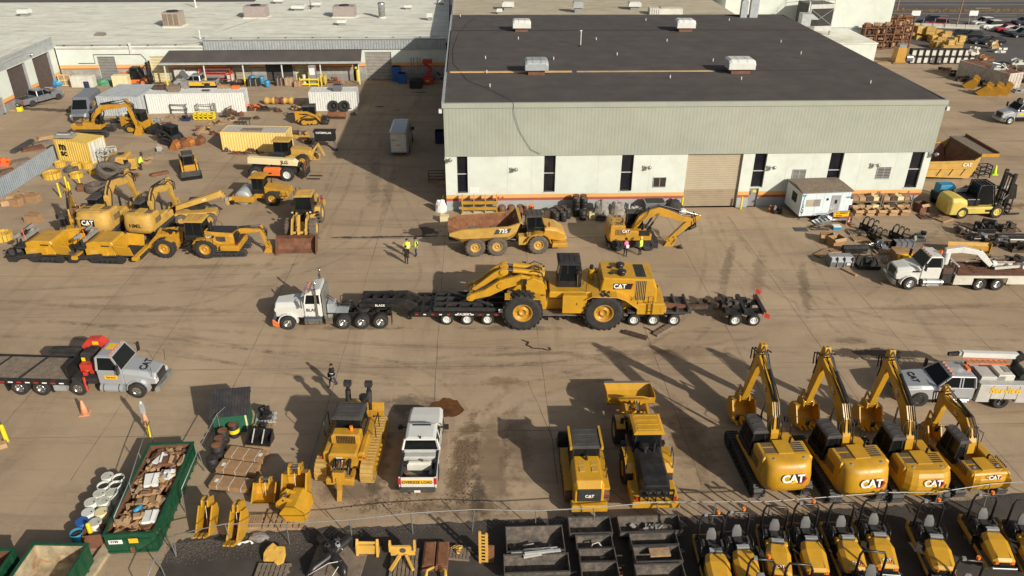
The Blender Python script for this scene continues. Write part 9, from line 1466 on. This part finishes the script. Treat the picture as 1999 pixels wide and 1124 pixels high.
machine_part('grey engine parts in shadow beside the red lift',(852,155),1.6,1.0,1.3,(SILV,GRY,DGR),66,gy)
steel_frame('rack of dark parts by the workshop side wall',(852,352),1.6,.9,1.0,RUSTB,None,5);carton('low yellow brown box under the dark parts rack',(862,362),0,1.0,.7,.4,None,WOOD)
lump('bulk_bag','white bulk bag at the workshop corner with red print','bulk bag',(861,412),.55,.5,1.15,PAPER,9);carton('small pale yellow crate behind the dump truck tail',(868,432),0,.8,.6,.6,None,CREAM);bollard('dark yellow bollard at the workshop left corner',(866,404),1.2,.09)
# along the workshop front
def front(u,v):p=inw(u,-v);return(p.x,p.y,0)
gw='goods along the workshop wall'
t=thing('pipe_rack','yellow pipe rack on a white sill against the workshop wall','rack');mk('post',t,lambda b:[b.box(x,x+.08,-.3,.3,0,1.9,YELD)for x in(-1.7,-.6,.5,1.6)]);mk('rail',t,lambda b:([b.box(-1.75,1.75,-.32,-.24,z,z+.3,YEL)for z in(.5,1.1)],b.box(-1.8,1.8,-.5,.4,.0,.15,WHTD),b.cyl((-1.7,0,1.2),(1.7,0,1.2),.25,SALV,n=10)));put(t,front(3.2,.8),WA)
for i,u in enumerate((5.3,6.2,7.1)):drum('rusty topped drum in the row behind the dump truck body',front(u,1.1),RUSTB,RUST,'rusty drums behind the dump truck',.33,.95)
machine_part('rusty orange parts box behind the dump truck cab',front(7.9,1.2),1.0,.8,1.1,(RUST,ORG,RUSTB),70,gw)
gdr='black drums at the workshop wall'
for i,(u,v,z)in enumerate([(10.4,2.9,0),(11.1,2.8,0),(10.2,2.2,0),(10.9,2.0,0),(11.6,2.1,0),(10.6,1.4,0),(11.3,1.3,0)]):drum('black drum of the standing cluster behind the dump truck nose',front(u,v),DBK,SALV,gdr,.32,.92)
for i,(u,v,z)in enumerate([(12.5,.9,0),(13.2,.9,0),(12.5,1.6,0),(13.2,1.6,0)]):
 drum('black drum in the lower layer of the stacked drums at the wall',front(u,v),DBK,SALV,gdr,.32,.92);o=drum('rusty topped black drum in the upper layer of the stacked drums',front(u,v),DBK,RUSTB,gdr,.32,.92);o.location.z=.94
drum('black drum alone in front of the stacked drums',front(13.0,2.5),DBK,BLKM,gdr,.34,.95);carton('cream box beside the lone black drum',front(13.9,2.3),0,.5,.4,.5,None,CREAM)
lump('scrap_sack','grey wrapped pallet load right of the stacked drums','sack',front(14.9,1.6),.75,.6,1.5,TARP,10);lump('scrap_sack','second grey sack behind the wheeled excavator tail','sack',front(16.5,1.3),.7,.55,1.25,TARP,11);machine_part('dark scrap pallet in front of the grey sacks',front(15.0,2.8),1.2,.8,.8,(DGR,SALV,BLKM),71,gw);machine_part('pale metal radiators above the wheeled excavator',front(18.1,1.0),1.6,.8,1.0,(GALV,WHTD,SALV),72,gw)
t=thing('tilt_skip','dark grey tilting skip behind the wheeled excavator boom','skip');mk('shell',t,lambda b:b.loft([[(-.7,-.5,.2),(.5,-.5,.2),(.5,.5,.2),(-.7,.5,.2)],[(-.9,-.7,1.3),(1.1,-.7,1.3),(1.1,.7,1.3),(-.9,.7,1.3)]],SILV));mk('inner_lining',t,lambda b:b.box(-.8,1.0,-.6,.6,1.301,1.31,BLKM));put(t,front(20.0,1.2),WA);lump('tarpaulin','black tarpaulin covered frame at the door side of the wall','tarpaulin',front(22.0,1.1),.9,.7,1.3,BLKM,13);carton('white box beside the black tarpaulin',front(22.8,1.5),10,.7,.5,.5,None,PAPER)  # black sheet across the skip's mouth stands in for its shaded inside
bollard('yellow bollard left of the big roller door',front(23.0,.6),1.3,.09);bollard('yellow bollard right of the big roller door',front(28.9,.6),1.3,.09)
machine_part('dark trolley with hand truck near the office trailer corner',front(32.2,1.6),1.0,.8,1.0,(BLK,GRY,DGR),73,gw)
t=thing('tyre_stack','stack of black tyres between the office trailer and the racks','tyres');mk('tread',t,lambda b:[b.lathe([(.3,.02),(.5,.0),(.55,.08),(.55,.2),(.5,.28),(.3,.26)],(0,0,i*.28),(0,0,1),RUB,18)for i in range(6)]);put(t,front(38.9,1.5),0)
for i,(u,lab)in enumerate([(40.9,'left'),(44.0,'right')]):
 t=thing('storage_rack',lab+' one of two racks filled with boxes at the workshop wall','rack');mk('post',t,lambda b:[b.box(x-.05,x+.05,y-.05,y+.05,0,1.75,WOODD)for x in(-1.45,1.45)for y in(-.5,.5)]);mk('shelf',t,lambda b:[b.box(-1.5,1.5,-.55,.55,z,z+.08,WOODD)for z in(.1,1.05)]);put(t,front(u,1.2),WA)
 for k in range(4):
  for lev in(.19,1.14):
   carton('brown part box on a shelf of the racks at the workshop wall',front(u-1.05+k*.7,1.35 if lev<1 else 1.2),WA,.6,.7,.55 if lev<1 else .35,'boxes on the racks',(CARD,CARDL,SALV,CREAM)[(k+i)%4],open_=lev<1 and k%2==0,z=lev)
for i in range(5):carton('open brown box in the row before the racks',front(39.9+i*1.15,2.3),WA,.8,.7,.6,'open boxes before the racks',CARDL if i%2 else CARD,open_=True)
machine_part('rusty timber and rods on the ground by the rack end',front(46.6,3.2),2.4,1.4,.3,(SALV,WOODD,RUSTB),74,gw);carton('rust red open bin at the workshop right corner',front(46.6,1.6),20,1.1,.9,.9,None,RUSTB,True);pallet('broken wooden pallet by the right corner of the workshop',front(47.8,3.6),30,1.6,1.2)
# the attachment park in front of the office trailer
ga2='attachments in front of the office trailer'
for(x,y,lab)in[(1690,452,'black tined grapple, farthest of the left pair'),(1705,470,'black tined grapple, nearer one of the left pair'),(1748,468,'black tined grapple standing right of the pair')]:grapple(lab,(x,y),120,.95)
machine_part('grey broom attachment on a pallet with loop handle',(1790,470),1.6,.9,1.0,(DGR,GRY,BLK),81,ga2);machine_part('purple grey hydraulic tool in the attachment park',(1716,484),1.6,.9,.8,(SILV,CHR,BLK),82,ga2);machine_part('black auger drive beside the purple grey tool',(1740,482),1.0,.7,.7,(BLK,BLKM,DGR),83,ga2)
t=thing('box_attachment','dark grey ribbed box behind the white crane truck','attachment',ga2);mk('shell',t,lambda b:(b.box(-.9,.9,-.4,.4,0,.7,SILV),[b.box(x,x+.06,-.43,.43,0,.72,DGR)for x in(-.9,-.4,.1,.6)]));put(t,(1762,484),0)
t=thing('box_attachment','grey hopper box with white sticker nearest the road in the park','attachment',ga2);mk('shell',t,lambda b:b.prism([(-.5,0),(-.6,.5),(-.3,.9),(.5,.85),(.5,0)],-1.0,1.0,SILV,'x'));mk('rib',t,lambda b:[b.box(x,x+.05,-.64,.5,.05,.88,GRY)for x in(-.95,-.4,.2,.9)]);mk('sticker',t,lambda b:b.box(.4,.7,-.645,-.63,.25,.45,PAPER));put(t,(1637,516),0)
t=thing('mower_attachment','black flat mower deck with bent guard tubes','attachment',ga2);mk('deck',t,lambda b:b.prism([(-.9,-.7),(.9,-.8),(1.0,.1),(.5,.7),(-.5,.7),(-1.0,.1)],.1,.4,BLK,'z'));mk('guard_tube',t,lambda b:[b.tube([(-.7,y,.4),(-.5,y,1.1),(.4,y,1.15),(.8,y,.4)],.05,BLK,6)for y in(-.3,.5)]+[b.box(-.2,.3,-.2,.3,.4,.8,BLKM)]);put(t,(1690,520),0)
t=thing('box_attachment','black roller box attachment behind the grey hopper','attachment',ga2);mk('shell',t,lambda b:(b.box(-1.0,1.0,-.35,.35,0,.6,BLK,.1),b.cyl((-1.1,0,.4),(1.1,0,.4),.3,BLKM,n=12)));put(t,(1667,492),3)
carton('open brown carton by the timber pallets, left one of the pair',(1612,470),-15,1.1,.9,.7,None,CARD,True);carton('open brown carton, right one of the pair, torn flap',(1630,478),20,1.2,.9,.8,None,CARD,True);carton('long brown crate with orange print behind the white crane truck',(1762,504),3,2.0,.9,.8,None,CARD);b=B();b.box(-.8,.8,-.012,0,0,.45,LOGOY);[b.box(x,x+.06,-.02,-.012,.08,.36,BLET)for x in(-.5,-.4)];p=at(1762,504);put(tag(build(b,'printed_board'),'orange printed board on the long brown crate','board'),(p.x,p.y-.5,.2),3)
for(x,y,dg,lab,w,d)in[(1607,496,40,'bundle of timber poles left of the grey hopper',1.8,.8),(1632,490,5,'pallet with white strips behind the grey hopper',1.6,.8),(1735,492,2,'long wooden base beside the purple grey tool',2.6,.8),(1745,512,-10,'weathered slats before the long brown crate',1.8,1.0),(1672,455,0,'dark mat under the far grapples',1.6,1.0),(1680,468,0,'pallet beside the nearer grapple',1.5,.9),(1658,532,-60,'brown plank between grey hopper and mower',1.4,.3)]:pallet(lab,(x,y),dg,w,d,'timber in the attachment park',WOODD if 'dark' in lab or 'weathered' in lab else WOOD)
b=B();b.box(-.9,.9,-.5,.5,0,.9,RUSTB,.04);b.box(-.5,.5,-.52,-.5,.3,.6,RED);put(tag(build(b,'tool_chest'),'dark red chest at the foot of the trailer steps','chest'),(1640,430),0);b=B();b.box(-.35,.35,-.25,.25,0,.3,BLUL,.03);b.box(-.36,.36,-.26,.26,.3,.38,PAPER);put(tag(build(b,'cool_box'),'blue cool box with white lid by the red chest','cool box'),(1632,447),0);machine_part('scrap heaped under the trailer steps',(1600,447),2.0,.8,.4,(SALV,DGR,WOODD),85,ga2);b=B();b.box(-.6,.6,-.4,.4,0,.05,DGR);put(tag(build(b,'rubber_mat'),'dark mat on the ground left of the trailer steps','mat'),(1563,448),0)
# right hand group beside the white truck
ga3='attachments right of the attachment park'
for(x,y,w,d,h,m,s,lab)in[(1882,455,1.6,.9,.8,(SALV,WOODD,GRY),91,'brown trencher part at the left of the right group'),(1920,452,2.2,1.2,1.2,(BLK,DGR,BLKM),92,'large black planer attachment in the right group'),(1965,452,1.6,.9,1.0,(SALV,BLK,DGR),93,'dark grey breaker near the right edge'),(1905,468,1.6,.9,.7,(BLK,SALV,GALV),94,'black claw parts before the planer'),(1950,478,1.8,1.1,.9,(BLK,DGR,GRY),95,'black fork frame right of the yellow blade'),(1985,490,1.6,1.0,1.0,(SALV,BLKM,RUSTB),96,'brown black machine at the right edge'),(1935,508,2.4,.8,.4,(SALV,DGR,WOODD),97,'grey tines lying behind the white flatbed'),(1985,510,1.6,.8,.5,(BLKM,SALV,DGR),98,'dark tool at the right edge behind the flatbed')]:machine_part(lab,(x,y),w,d,h,m,s,ga3,n=10)
b=B();b.box(-2.0,2.0,-.25,.25,.1,.55,BLK,.05);b.box(-2.0,2.0,-.28,-.25,.1,.2,PAPER);put(tag(build(b,'snow_pusher'),'long black pusher blade with white edge at the right edge','blade',ga3),(1985,468),0)
t=thing('dozer_blade','yellow curved blade lying behind the white flatbed truck','blade',ga3);mk('blade',t,lambda b:b.loft([[(x,y,z)for y,z in((-.1,.05),(-.3,.35),(-.25,.75),(-.05,1.0),(.02,1.0),(-.18,.75),(-.22,.35),(-.02,.05))]for x in(-1.8,1.8)],YEL));mk('end_plate',t,lambda b:b.box(1.8,1.86,-.4,.1,.05,1.05,YEL));put(t,(1885,492),-4)
t=thing('drill_rig','black drill rig with blue engine cover and grey boom behind the forklift','drill rig')
for s in(-1,1):track(t,3.4,.8,.45,s*1.0,BLKM,BLKM)
mk('frame',t,lambda b:(b.box(-1.9,1.6,-1.0,1.0,.8,1.4,BLK),[b.obox((-1.5+i*.4,-.6+.3*(i%4),1.7),.5,.4,.6,(BLK,DGR,SALV,BLKM)[i%4],rz=i*23)for i in range(9)]));mk('engine_cover',t,lambda b:b.box(-1.9,-.4,-.5,.6,1.6,2.4,BLUL,.1));mk('boom',t,lambda b:(b.beam((-.8,-.9,2.0),(5.0,-.9,2.5),.25,.28,GALV),b.beam((5.0,-.9,2.6),(5.3,-.9,1.2),.4,.5,BLK)));put(t,(1857,402),2)
# huge dump body lying beside the workshop
t=thing('dump_box','huge yellow dump truck body with dark rusty inside standing beyond the workshop','dump body')
mk('side_wall',t,lambda b:[b.loft([[(x,y0,z)for x,z in((-3,.5),(5.4,.2),(6.2,1.2),(6.6,2.7),(5.6,2.2),(-3,2.0))],[(x,y0+.18,z)for x,z in((-3,.5),(5.4,.2),(6.2,1.2),(6.6,2.7),(5.6,2.2),(-3,2.0))]],YELD)for y0 in(0,6.2)]);mk('side_rib',t,lambda b:[b.box(-3,5.8,-.1,0,z,z+.16,YELD)for z in(1.3,2.0)]+[b.beam((x,-.06,.6),(x+.5,-.06,1.3),.12,.1,YELD)for x in(-2,0,2,4)])
mk('floor',t,lambda b:(b.add([(-3,.18,1.9),(5.5,.18,2.1),(5.3,1.6,.5),(-3,1.6,.6)],[(0,1,2,3)],RUSTB),b.add([(-3,6.2,1.9),(5.5,6.2,2.1),(5.3,4.8,.5),(-3,4.8,.6)],[(0,1,2,3)],RUSTB),b.add([(-3,1.6,.6),(5.3,1.6,.5),(5.3,4.8,.5),(-3,4.8,.6)],[(0,1,2,3)],RUSTB),b.add([(5.3,.18,.5),(5.3,6.2,.5),(6.6,6.2,2.8),(6.6,.18,2.8)],[(0,1,2,3)],RUSTB)));mk('canopy',t,lambda b:(b.box(6.5,9.4,.0,6.4,2.7,2.85,WOODD),b.box(9.2,9.45,0,6.4,2.85,3.1,RUSTB),b.box(6.5,9.4,-.05,.1,2.6,2.95,YEL)))
[setattr(v.co,'x',v.co.x*(.66 if v.co.x>0 else 1))for c in t.children for v in c.data.vertices]
text('CAT',WLET,t,'lettering',.5,(3.0,-.1,1.75),(0,-1,0));put(t,(1826,352),3);cone('lime yellow cone beyond the forklift',(1940,340),1.3,m=LIME);steel_frame('dark tube frame between dump body and lime cone',(1915,345),1.4,.8,1.4,BLK,None,10)
# ------------------------------------------------------------------ the far right storage field
def car(label,px,deg,m,k=1.,suv=True):
 t=thing('parked_car',label,'car','cars in the far parking lot');w=.9
 body(t,[(2.25,.7,.4,.6,.55,.72),(2.1,.86,.3,.72,.7,.85),(1.0,w,.3,.85,.78,.98),(-1.9,w,.3,.9,.8,1.02),(-2.2,.8,.4,.8,.7,.95)],m);h=1.72 if suv else 1.45
 mk('glass',t,lambda b:b.loft([[(-2.0,-.84,.95),(.95,-.84,.95),(.95,.84,.95),(-2.0,.84,.95)],[(-1.7 if suv else-1.2,-.66,h-.06),(.1,-.66,h-.06),(.1,.66,h-.06),(-1.7 if suv else-1.2,.66,h-.06)]],GLS));mk('roof',t,lambda b:b.box(-1.72 if suv else-1.22,.12,-.68,.68,h-.07,h,m,.04))
 for x in(1.35,-1.35):
  for s in(-1,1):wheel(t,x,s*.8,.33,.22,GALV,s,RUB,.6)
 for s in(-1,1):mk('headlight',t,lambda b:b.box(2.12,2.2,s*.6-.14,s*.6+.14,.6,.72,HLENS))
 return put(t,px,deg)
MRED=mat('car_red',(.32,.02,.025),.25,0,.05,1,coat=.4);MBLK=mat('car_black',(.015,.016,.02),.2,0,.05,1,coat=.4)
for(x,y,dg,m,lab,sv)in[(1916,50,190,WHT,'white car, leftmost of the two white ones by the highway',1),(1932,56,190,WHT,'white car in front of the leftmost white one',1),(1962,62,185,MRED,'dark red car beside the white ones',0),(1982,66,185,SIL,'silver white car right of the dark red one',0),(1992,72,185,MBLK,'black car with a red light at the right edge',1),(1995,48,190,MBLK,'black car near the highway at the right edge',0),(1828,52,170,MRED,'bright red car left behind the yellow crates',1),(1870,72,175,MBLK,'black low car in the middle of the lot, far one',0),(1895,74,178,MBLK,'black car next to the far black low car',0),(1915,85,178,MBLK,'black car in the nearer dark row, left',0),(1935,86,178,MBLK,'black car in the nearer dark row, right',0),(1812,46,170,MBLK,'dark blue black car beside the bright red one',1)]:car(lab,(x,y),dg,m,1,bool(sv))
gi='white liquid totes in dark cages'
IB=None
for i in range(10):
 for z in(0,1.2):
  p=at(1778,123).lerp(at(1893,123),i/9)
  if IB is None:
   IB=thing('liquid_tote','white liquid tote in dark cage of the two high row far right','tote',gi);mk('tank',IB,lambda b:b.box(-.42,.42,-.4,.5,.15,1.05,WHTD,.06));mk('cage',IB,lambda b:([b.box(x,x+.12,-.5,.5,0,1.15,BLKM)for x in(-.5,.38)],[b.box(-.5,.5,-.5,.5,z_,z_+.14,BLKM)for z_ in(0,1.05)]));o=IB
  else:o=dup(IB)
  o.location=(p.x,p.y,z);o.rotation_euler=(0,0,R(2))
rg=rng(44);ge='small yellow crates of the far field';CB=None
for(x,y,n)in[(1835,95,9),(1850,100,8),(1822,80,6),(1800,74,6),(1785,66,7),(1768,58,7),(1752,52,6),(1860,92,5),(1845,84,5)]:
 for i in range(n):
  p=at(x+rg.uniform(-12,12),y+rg.uniform(-3,3));s=rg.uniform(.8,1.6)
  if CB is None:b=B();b.box(-.5,.5,-.4,.4,0,.8,mat('crate_yellow',(.50,.32,.08),.7,0,.2,1.5,.4,(.25,.16,.08)),.03);b.box(-.52,.52,-.42,.42,.3,.36,WOOD);o=CB=tag(build(b,'yellow_crate'),'small yellow brown crate among the far storage rows','crate',ge)
  else:o=CB.copy();COL.objects.link(o)
  o.location=(p.x,p.y,0 if rg.random()<.65 else .8*s);o.rotation_euler=(0,0,rg.uniform(-.3,.3));o.scale=(s,s,s)
for i in range(5):
 for j in range(2):
  p=at(1690+i*17+j*4,96-j*16-i*1.0);t=thing('storage_rack','rust brown steel rack in the far field beside the annex, bay filled with parts','rack','rust brown racks in the far field')
  mk('post',t,lambda b:[b.box(x-.12,x+.12,y-.12,y+.12,0,4.2,RUSTB)for x in(-1.1,1.1)for y in(-.6,.6)]);mk('shelf',t,lambda b:[b.box(-1.2,1.2,-.7,.7,z,z+.14,RUSTB)for z in(.1,1.3,2.5,3.7)]);mk('stored_part',t,lambda b:[b.obox((rg.uniform(-.7,.7),rg.uniform(-.2,.2),z+.45),rg.uniform(.5,1),.8,rg.uniform(.3,.7),rg.choice([CARD,SALV,RUST,WOOD]),rg.uniform(-20,20))for z in(.2,1.4,2.6,3.8)for _ in range(2)]);t.location=p;t.rotation_euler=(0,0,R(3))
t=thing('yellow_hopper','tall yellow hopper left of the white liquid totes','hopper');mk('shell',t,lambda b:(b.loft([[(-.9,-.9,.2),(.9,-.9,.2),(.9,.9,.2),(-.9,.9,.2)],[(-.7,-.7,2.6),(.7,-.7,2.6),(.7,.7,2.6),(-.7,.7,2.6)]],YEL),b.box(-1.3,1.3,-1.1,1.1,0,.2,WOODD)));mk('cover',t,lambda b:b.box(-.5,.7,-.5,.5,2.6,3.1,GRY));mk('dark_tank',t,lambda b:b.cyl((.9,-.4,.9),(2.0,-.4,.9),.7,SILV,n=12));put(t,(1752,122),2)
for i,(x,y)in enumerate([(1898,172),(1924,186),(1944,186),(1962,185)]):ground_bucket(('yellow bucket, first and highest of the four by the rusty container','yellow bucket, left of the three in a row by the rusty container','yellow bucket, middle of the three in a row by the rusty container','yellow bucket, right of the three in a row by the rusty container')[i],(x,y),150,1.3,1.6,YEL,-20,0,1.5,'yellow buckets by the rusty container',False)
gf='loose goods around the rusty container'
for(x,y,w,d,h,m,s,lab,z)in[(1845,140,2.4,1.2,.9,(WOOD,YELD,SALV),101,'brown yellow parts left of the rusty container',0),(1862,148,1.6,1.2,1.0,(BLK,SALV,DGR),102,'dark parts at the back corner of the rusty container',0),(1876,158,2.0,1.2,.9,(SALV,BLK,WOODD),103,'dark scrap along the rusty container',0),(1908,168,2.0,1.0,1.0,(BLK,DGR,SALV),104,'black tyres and parts before the rusty container',0),(1900,105,1.6,1.4,1.2,(WHTD,LGR,CREAM),105,'white round tank on the rusty container',2.6),(1925,118,2.4,1.4,1.0,(RUST,WOOD,ORG),106,'rusty orange parts on the rusty container',2.6),(1948,135,2.2,1.4,1.0,(GALV,WHTD,DGR),107,'grey white units at the near end of the container roof',2.6),(1975,140,2.6,1.4,1.2,(RUST,SALV,WOOD),108,'brown parts behind the rusty container',0),(1985,125,2.6,1.4,1.0,(WHTD,LGR,GALV),109,'row of white drums behind the rusty container',0),(1950,102,2.4,1.2,1.0,(WHTD,GALV,LGR),110,'white units on the far side of the lot',0),(1990,160,2.0,1.4,.8,(BLKM,DGR,LGR),111,'black box at the right edge by the rusty container',0),(1990,180,2.4,1.4,.6,(GRY,LGR,TARP),112,'grey flat load at the right edge behind the grey truck',0),(1940,95,1.6,1.2,1.6,(YELD,WOOD,WHTD),113,'yellow brown stand under a white canopy in the lot',0)]:
 o=machine_part(lab,(x,y),w,d,h,m,s,gf,z=0);
 if z:o.location=at(x,y,z)
pallet('pale pallets stacked at the annex corner',(1722,124),3,2.6,1.4);o=pallet('pale pallet on top of the stack at the annex corner',(1722,124),8,2.4,1.2,z=.16)
POLE=mat('rusty_pole',(.33,.17,.12),.7,0,.15,2)
for(x,y,lab)in[(1868,46,'reddish lamp pole by the far car lot'),(1751,20,'reddish lamp pole beside the highway')]:
 t=thing('lamp_post',lab,'lamp post','lamp poles by the highway');mk('pole',t,lambda b:b.cyl((0,0,0),(0,0,9),.14,POLE,.09,n=8));mk('lamp_arm',t,lambda b:(b.beam((0,0,9),(1.6,0,9.2),.1,.1,POLE),b.box(1.3,2.1,-.15,.15,9.1,9.3,GRY)));put(t,(x,y),80)
 # chain and ramps on the yard floor, loose tools
def chain(label,px,n,seed):
 rg=rng(seed);b=B();x=y=0;a=0
 for i in range(n):a+=rg.uniform(-.9,.9);x+=.11*cos(a);y+=.07*sin(a);b.obox((x,y,.035),.13,.07,.05,SALV,math.degrees(a)+(90 if i%2 else 0)*.3)
 return put(tag(build(b,'chain'),label,'chain'),px,-12)
chain('dark binding chain dropped on the yard before the giant loader',(1018,664),34,3);chain('short chain by the loose wooden ramps',(1256,640),14,9)
for(a,c,m,lab)in[((1217,649),(1263,662),SALV,'dark loading ramp plank pointing to the lower right'),((1278,656),(1308,638),WOODD,'pale loading ramp plank pointing to the upper right')]:
 p,q=at(*a),at(*c);b=B();b.beam((p.x,p.y,.09),(q.x,q.y,.09),.42,.16,m);[b.beam(p.lerp(q,f)+Vector((0,0,.18)),p.lerp(q,f+.02)+Vector((0,0,.18)),.42,.04,m)for f in(.1,.3,.5,.7,.88)];tag(build(b,'loading_ramp'),lab,'ramp')
machine_part('small black gear beside the wheeled excavator bucket',(1327,484),.6,.5,.3,(BLK,SALV,DGR),121,gj)
# ------------------------------------------------------------------ last small things of the left and back yard
t=thing('telehandler','dusty yellow telehandler with slanting boom behind the bucketless wheel loader','telehandler')
for x in(-1.3,1.3):
 for s in(-1,1):wheel(t,x,s*.85,.55,.4,YELD,s,RUBD,.5,12)
mk('chassis',t,lambda b:b.box(-1.9,1.8,-.6,.6,.5,1.1,YELD,.06));m=mk('boom',t,lambda b:b.prism([(-1.8,1.3),(-1.7,1.75),(2.4,3.0),(2.6,2.6),(2.4,2.4)],-.25,.25,YELD,'y',.03));logo(m,(.9,-.26,2.25),(0,-1,0),(-.28,0,1),.2,'plain');mk('boom_head',t,lambda b:(b.beam((2.5,0,2.7),(3.0,0,1.6),.35,.3,YELD),[b.obox((2.6+.25*i,.2*(-1)**i,2.4-.2*i),.3,.3,.35,(SALV,GRY,YELD,BLK)[i],rz=i*20)for i in range(4)]));mk('cab',t,lambda b:b.box(-.6,.7,.2,.85,1.0,2.2,BLK,.1));put(t,(388,432),10)
steel=[((352,221),2.0,.8,1.3,DGR,'open dark frame in front of the long white container'),((404,221),2.2,.7,1.3,GRY,'grey framed panel in front of the long white container')]
for px,w,d,h,m_,lab in steel:o=steel_frame(lab,px,w,d,h,m_,gj,0,0,2);mk('panel',o,lambda b:b.box(-w/2+.06,w/2-.06,d/2-.03,d/2-.01,.1,h-.1,TARP))
for(x,y,w,d,h,m_,s_,lab)in[(438,228,1.2,.8,.6,(BLK,DGR,SALV),131,'black casting between yellow cage and brown castings'),(420,262,1.4,1.0,.5,(RUSTB,DGR,WOOD),132,'dark frame parts left of the pale yellow container'),(430,243,1.3,.9,.8,(WOOD,SALV,CARDL),133,'tan and brown rack pieces above the pale yellow container'),(345,265,.8,.5,.2,(SALV,RUST,DGR),134,'flat scrap on the ground above the black cabbed loader'),(300,238,.9,.7,.4,(BLUL,GRY,WHTD),135,'blue and grey scrap behind the tracked loader'),(543,218,1.2,.8,.5,(SALV,BLK,RUSTB),136,'dark ring part right of the orange implement'),(565,222,1.3,.9,.2,(WOODD,SALV,GRY),137,'thin square frame lying between the containers'),(288,318,.9,.8,.7,(WOOD,CARDL,SALV),138,'tan basket beside the stooping person'),(262,345,1.1,.7,.5,(RUSTB,SALV,DGR),139,'dark base parts under the excavator body'),(185,300,.9,.6,.3,(DGR,SALV,RUSTB),140,'dark scrap behind the lettered container'),(118,284,1.4,.8,.3,(WOOD,RUSTB,CARD),141,'reddish boards behind the lettered container'),(640,236,.6,.5,.4,(SALV,DGR,YELD),142,'small dark part left of the brush roller'),(500,232,.9,.6,.4,(SALV,RUST,DGR),143,'brown hook part above the trestle'),(560,292,1.2,.6,.6,(RUST,YELD,SALV),144,'rusty arm part before the tan roofed tractor'),(625,262,.9,.6,.5,(YELD,SALV,RUSTB),145,'dusty knuckle parts above the black wide attachment'),(690,224,.7,.5,.4,(DGR,SALV,GRY),146,'dark jack at the right corner of the white container'),(60,455,1.0,.7,.5,(SALV,WOODD,RUSTB),147,'brown grey part behind the outer paver'),(20,495,.9,.6,.4,(SALV,WOODD,DGR),148,'brown scrap left of the outer paver')]:machine_part(lab,(x,y),w,d,h,m_,s_,gj)
for i,(x,y)in enumerate([(301,342),(312,340),(322,338)]):b=B();b.lathe([(.05,0),(.45,.02),(.45,.16),(.2,.22),(.05,.22)],(0,0,0),(0,0,1),RUST,14);put(tag(build(b,'wheel_hub'),'reddish brown disc in the row of three near the lone skid steer','disc','reddish discs near the skid steer'),(x,y),0)
# windows of the far wall, posts of the lot fence and small signs by the highway
for i in range(12):
 p=at(1668+i*22,50+i*.6);b=B();b.cyl((0,0,0),(0,0,1.8),.05,GALV,n=6);b.cyl((0,0,1.8),(0,0,1.86),.07,GALV,n=6);o=tag(build(b,'fence_stake'),'thin grey post in the line between storage rows and highway','post','posts along the highway');o.location=p
for i,x in enumerate((1707,1784,1896)):
 t=thing('road_sign',('white sign board behind the rust brown racks','white sign board behind the yellow crates','white sign board behind the white cars')[i],'sign','white signs by the highway');mk('panel',t,lambda b:b.box(-.9,.9,-.04,.04,1.4,2.4,PAPER));mk('post',t,lambda b:[b.cyl((q,.06,0),(q,.06,2.3),.05,GALV,n=6)for q in(-.6,.6)]);put(t,(x,44 if i else 45),0)
 # rough scrap lying in the troughs: too mixed to count
b=B();rg=rng(77)
for(x,y,w,n,z)in[(1045,1078,1.3,26,.2),(1050,1124,1.4,22,.14),(1155,1050,.9,20,.16),(1162,1082,.8,22,.16),(1168,1108,.8,24,.16),(1172,1138,.8,18,.16),(1270,1044,1.4,22,.2),(1278,1076,1.0,22,.16),(1286,1104,1.1,18,.2),(1292,1142,1.1,18,.18)]:
 c=at(x,y,.15)
 for i in range(n):
  p=(c.x+rg.uniform(-w,w),c.y+rg.uniform(-.28,.28),z+rg.uniform(0,.12))
  if i%4==0:a=rg.uniform(-.5,.5);b.cyl(p,(p[0]+.6*cos(a),p[1]+.25*sin(a),p[2]+rg.uniform(0,.15)),rg.uniform(.02,.05),rg.choice([SALV,GRY,RUSTB]),n=5)
  else:b.obox(p,rg.uniform(.08,.4),rg.uniform(.06,.2),rg.uniform(.03,.12),rg.choice([SALV,WOODD,RUSTB,DGR,TARP]),rg.uniform(0,180),rg.uniform(-30,30),rg.uniform(-30,30))
struct(b,'trough_scrap','stuff')
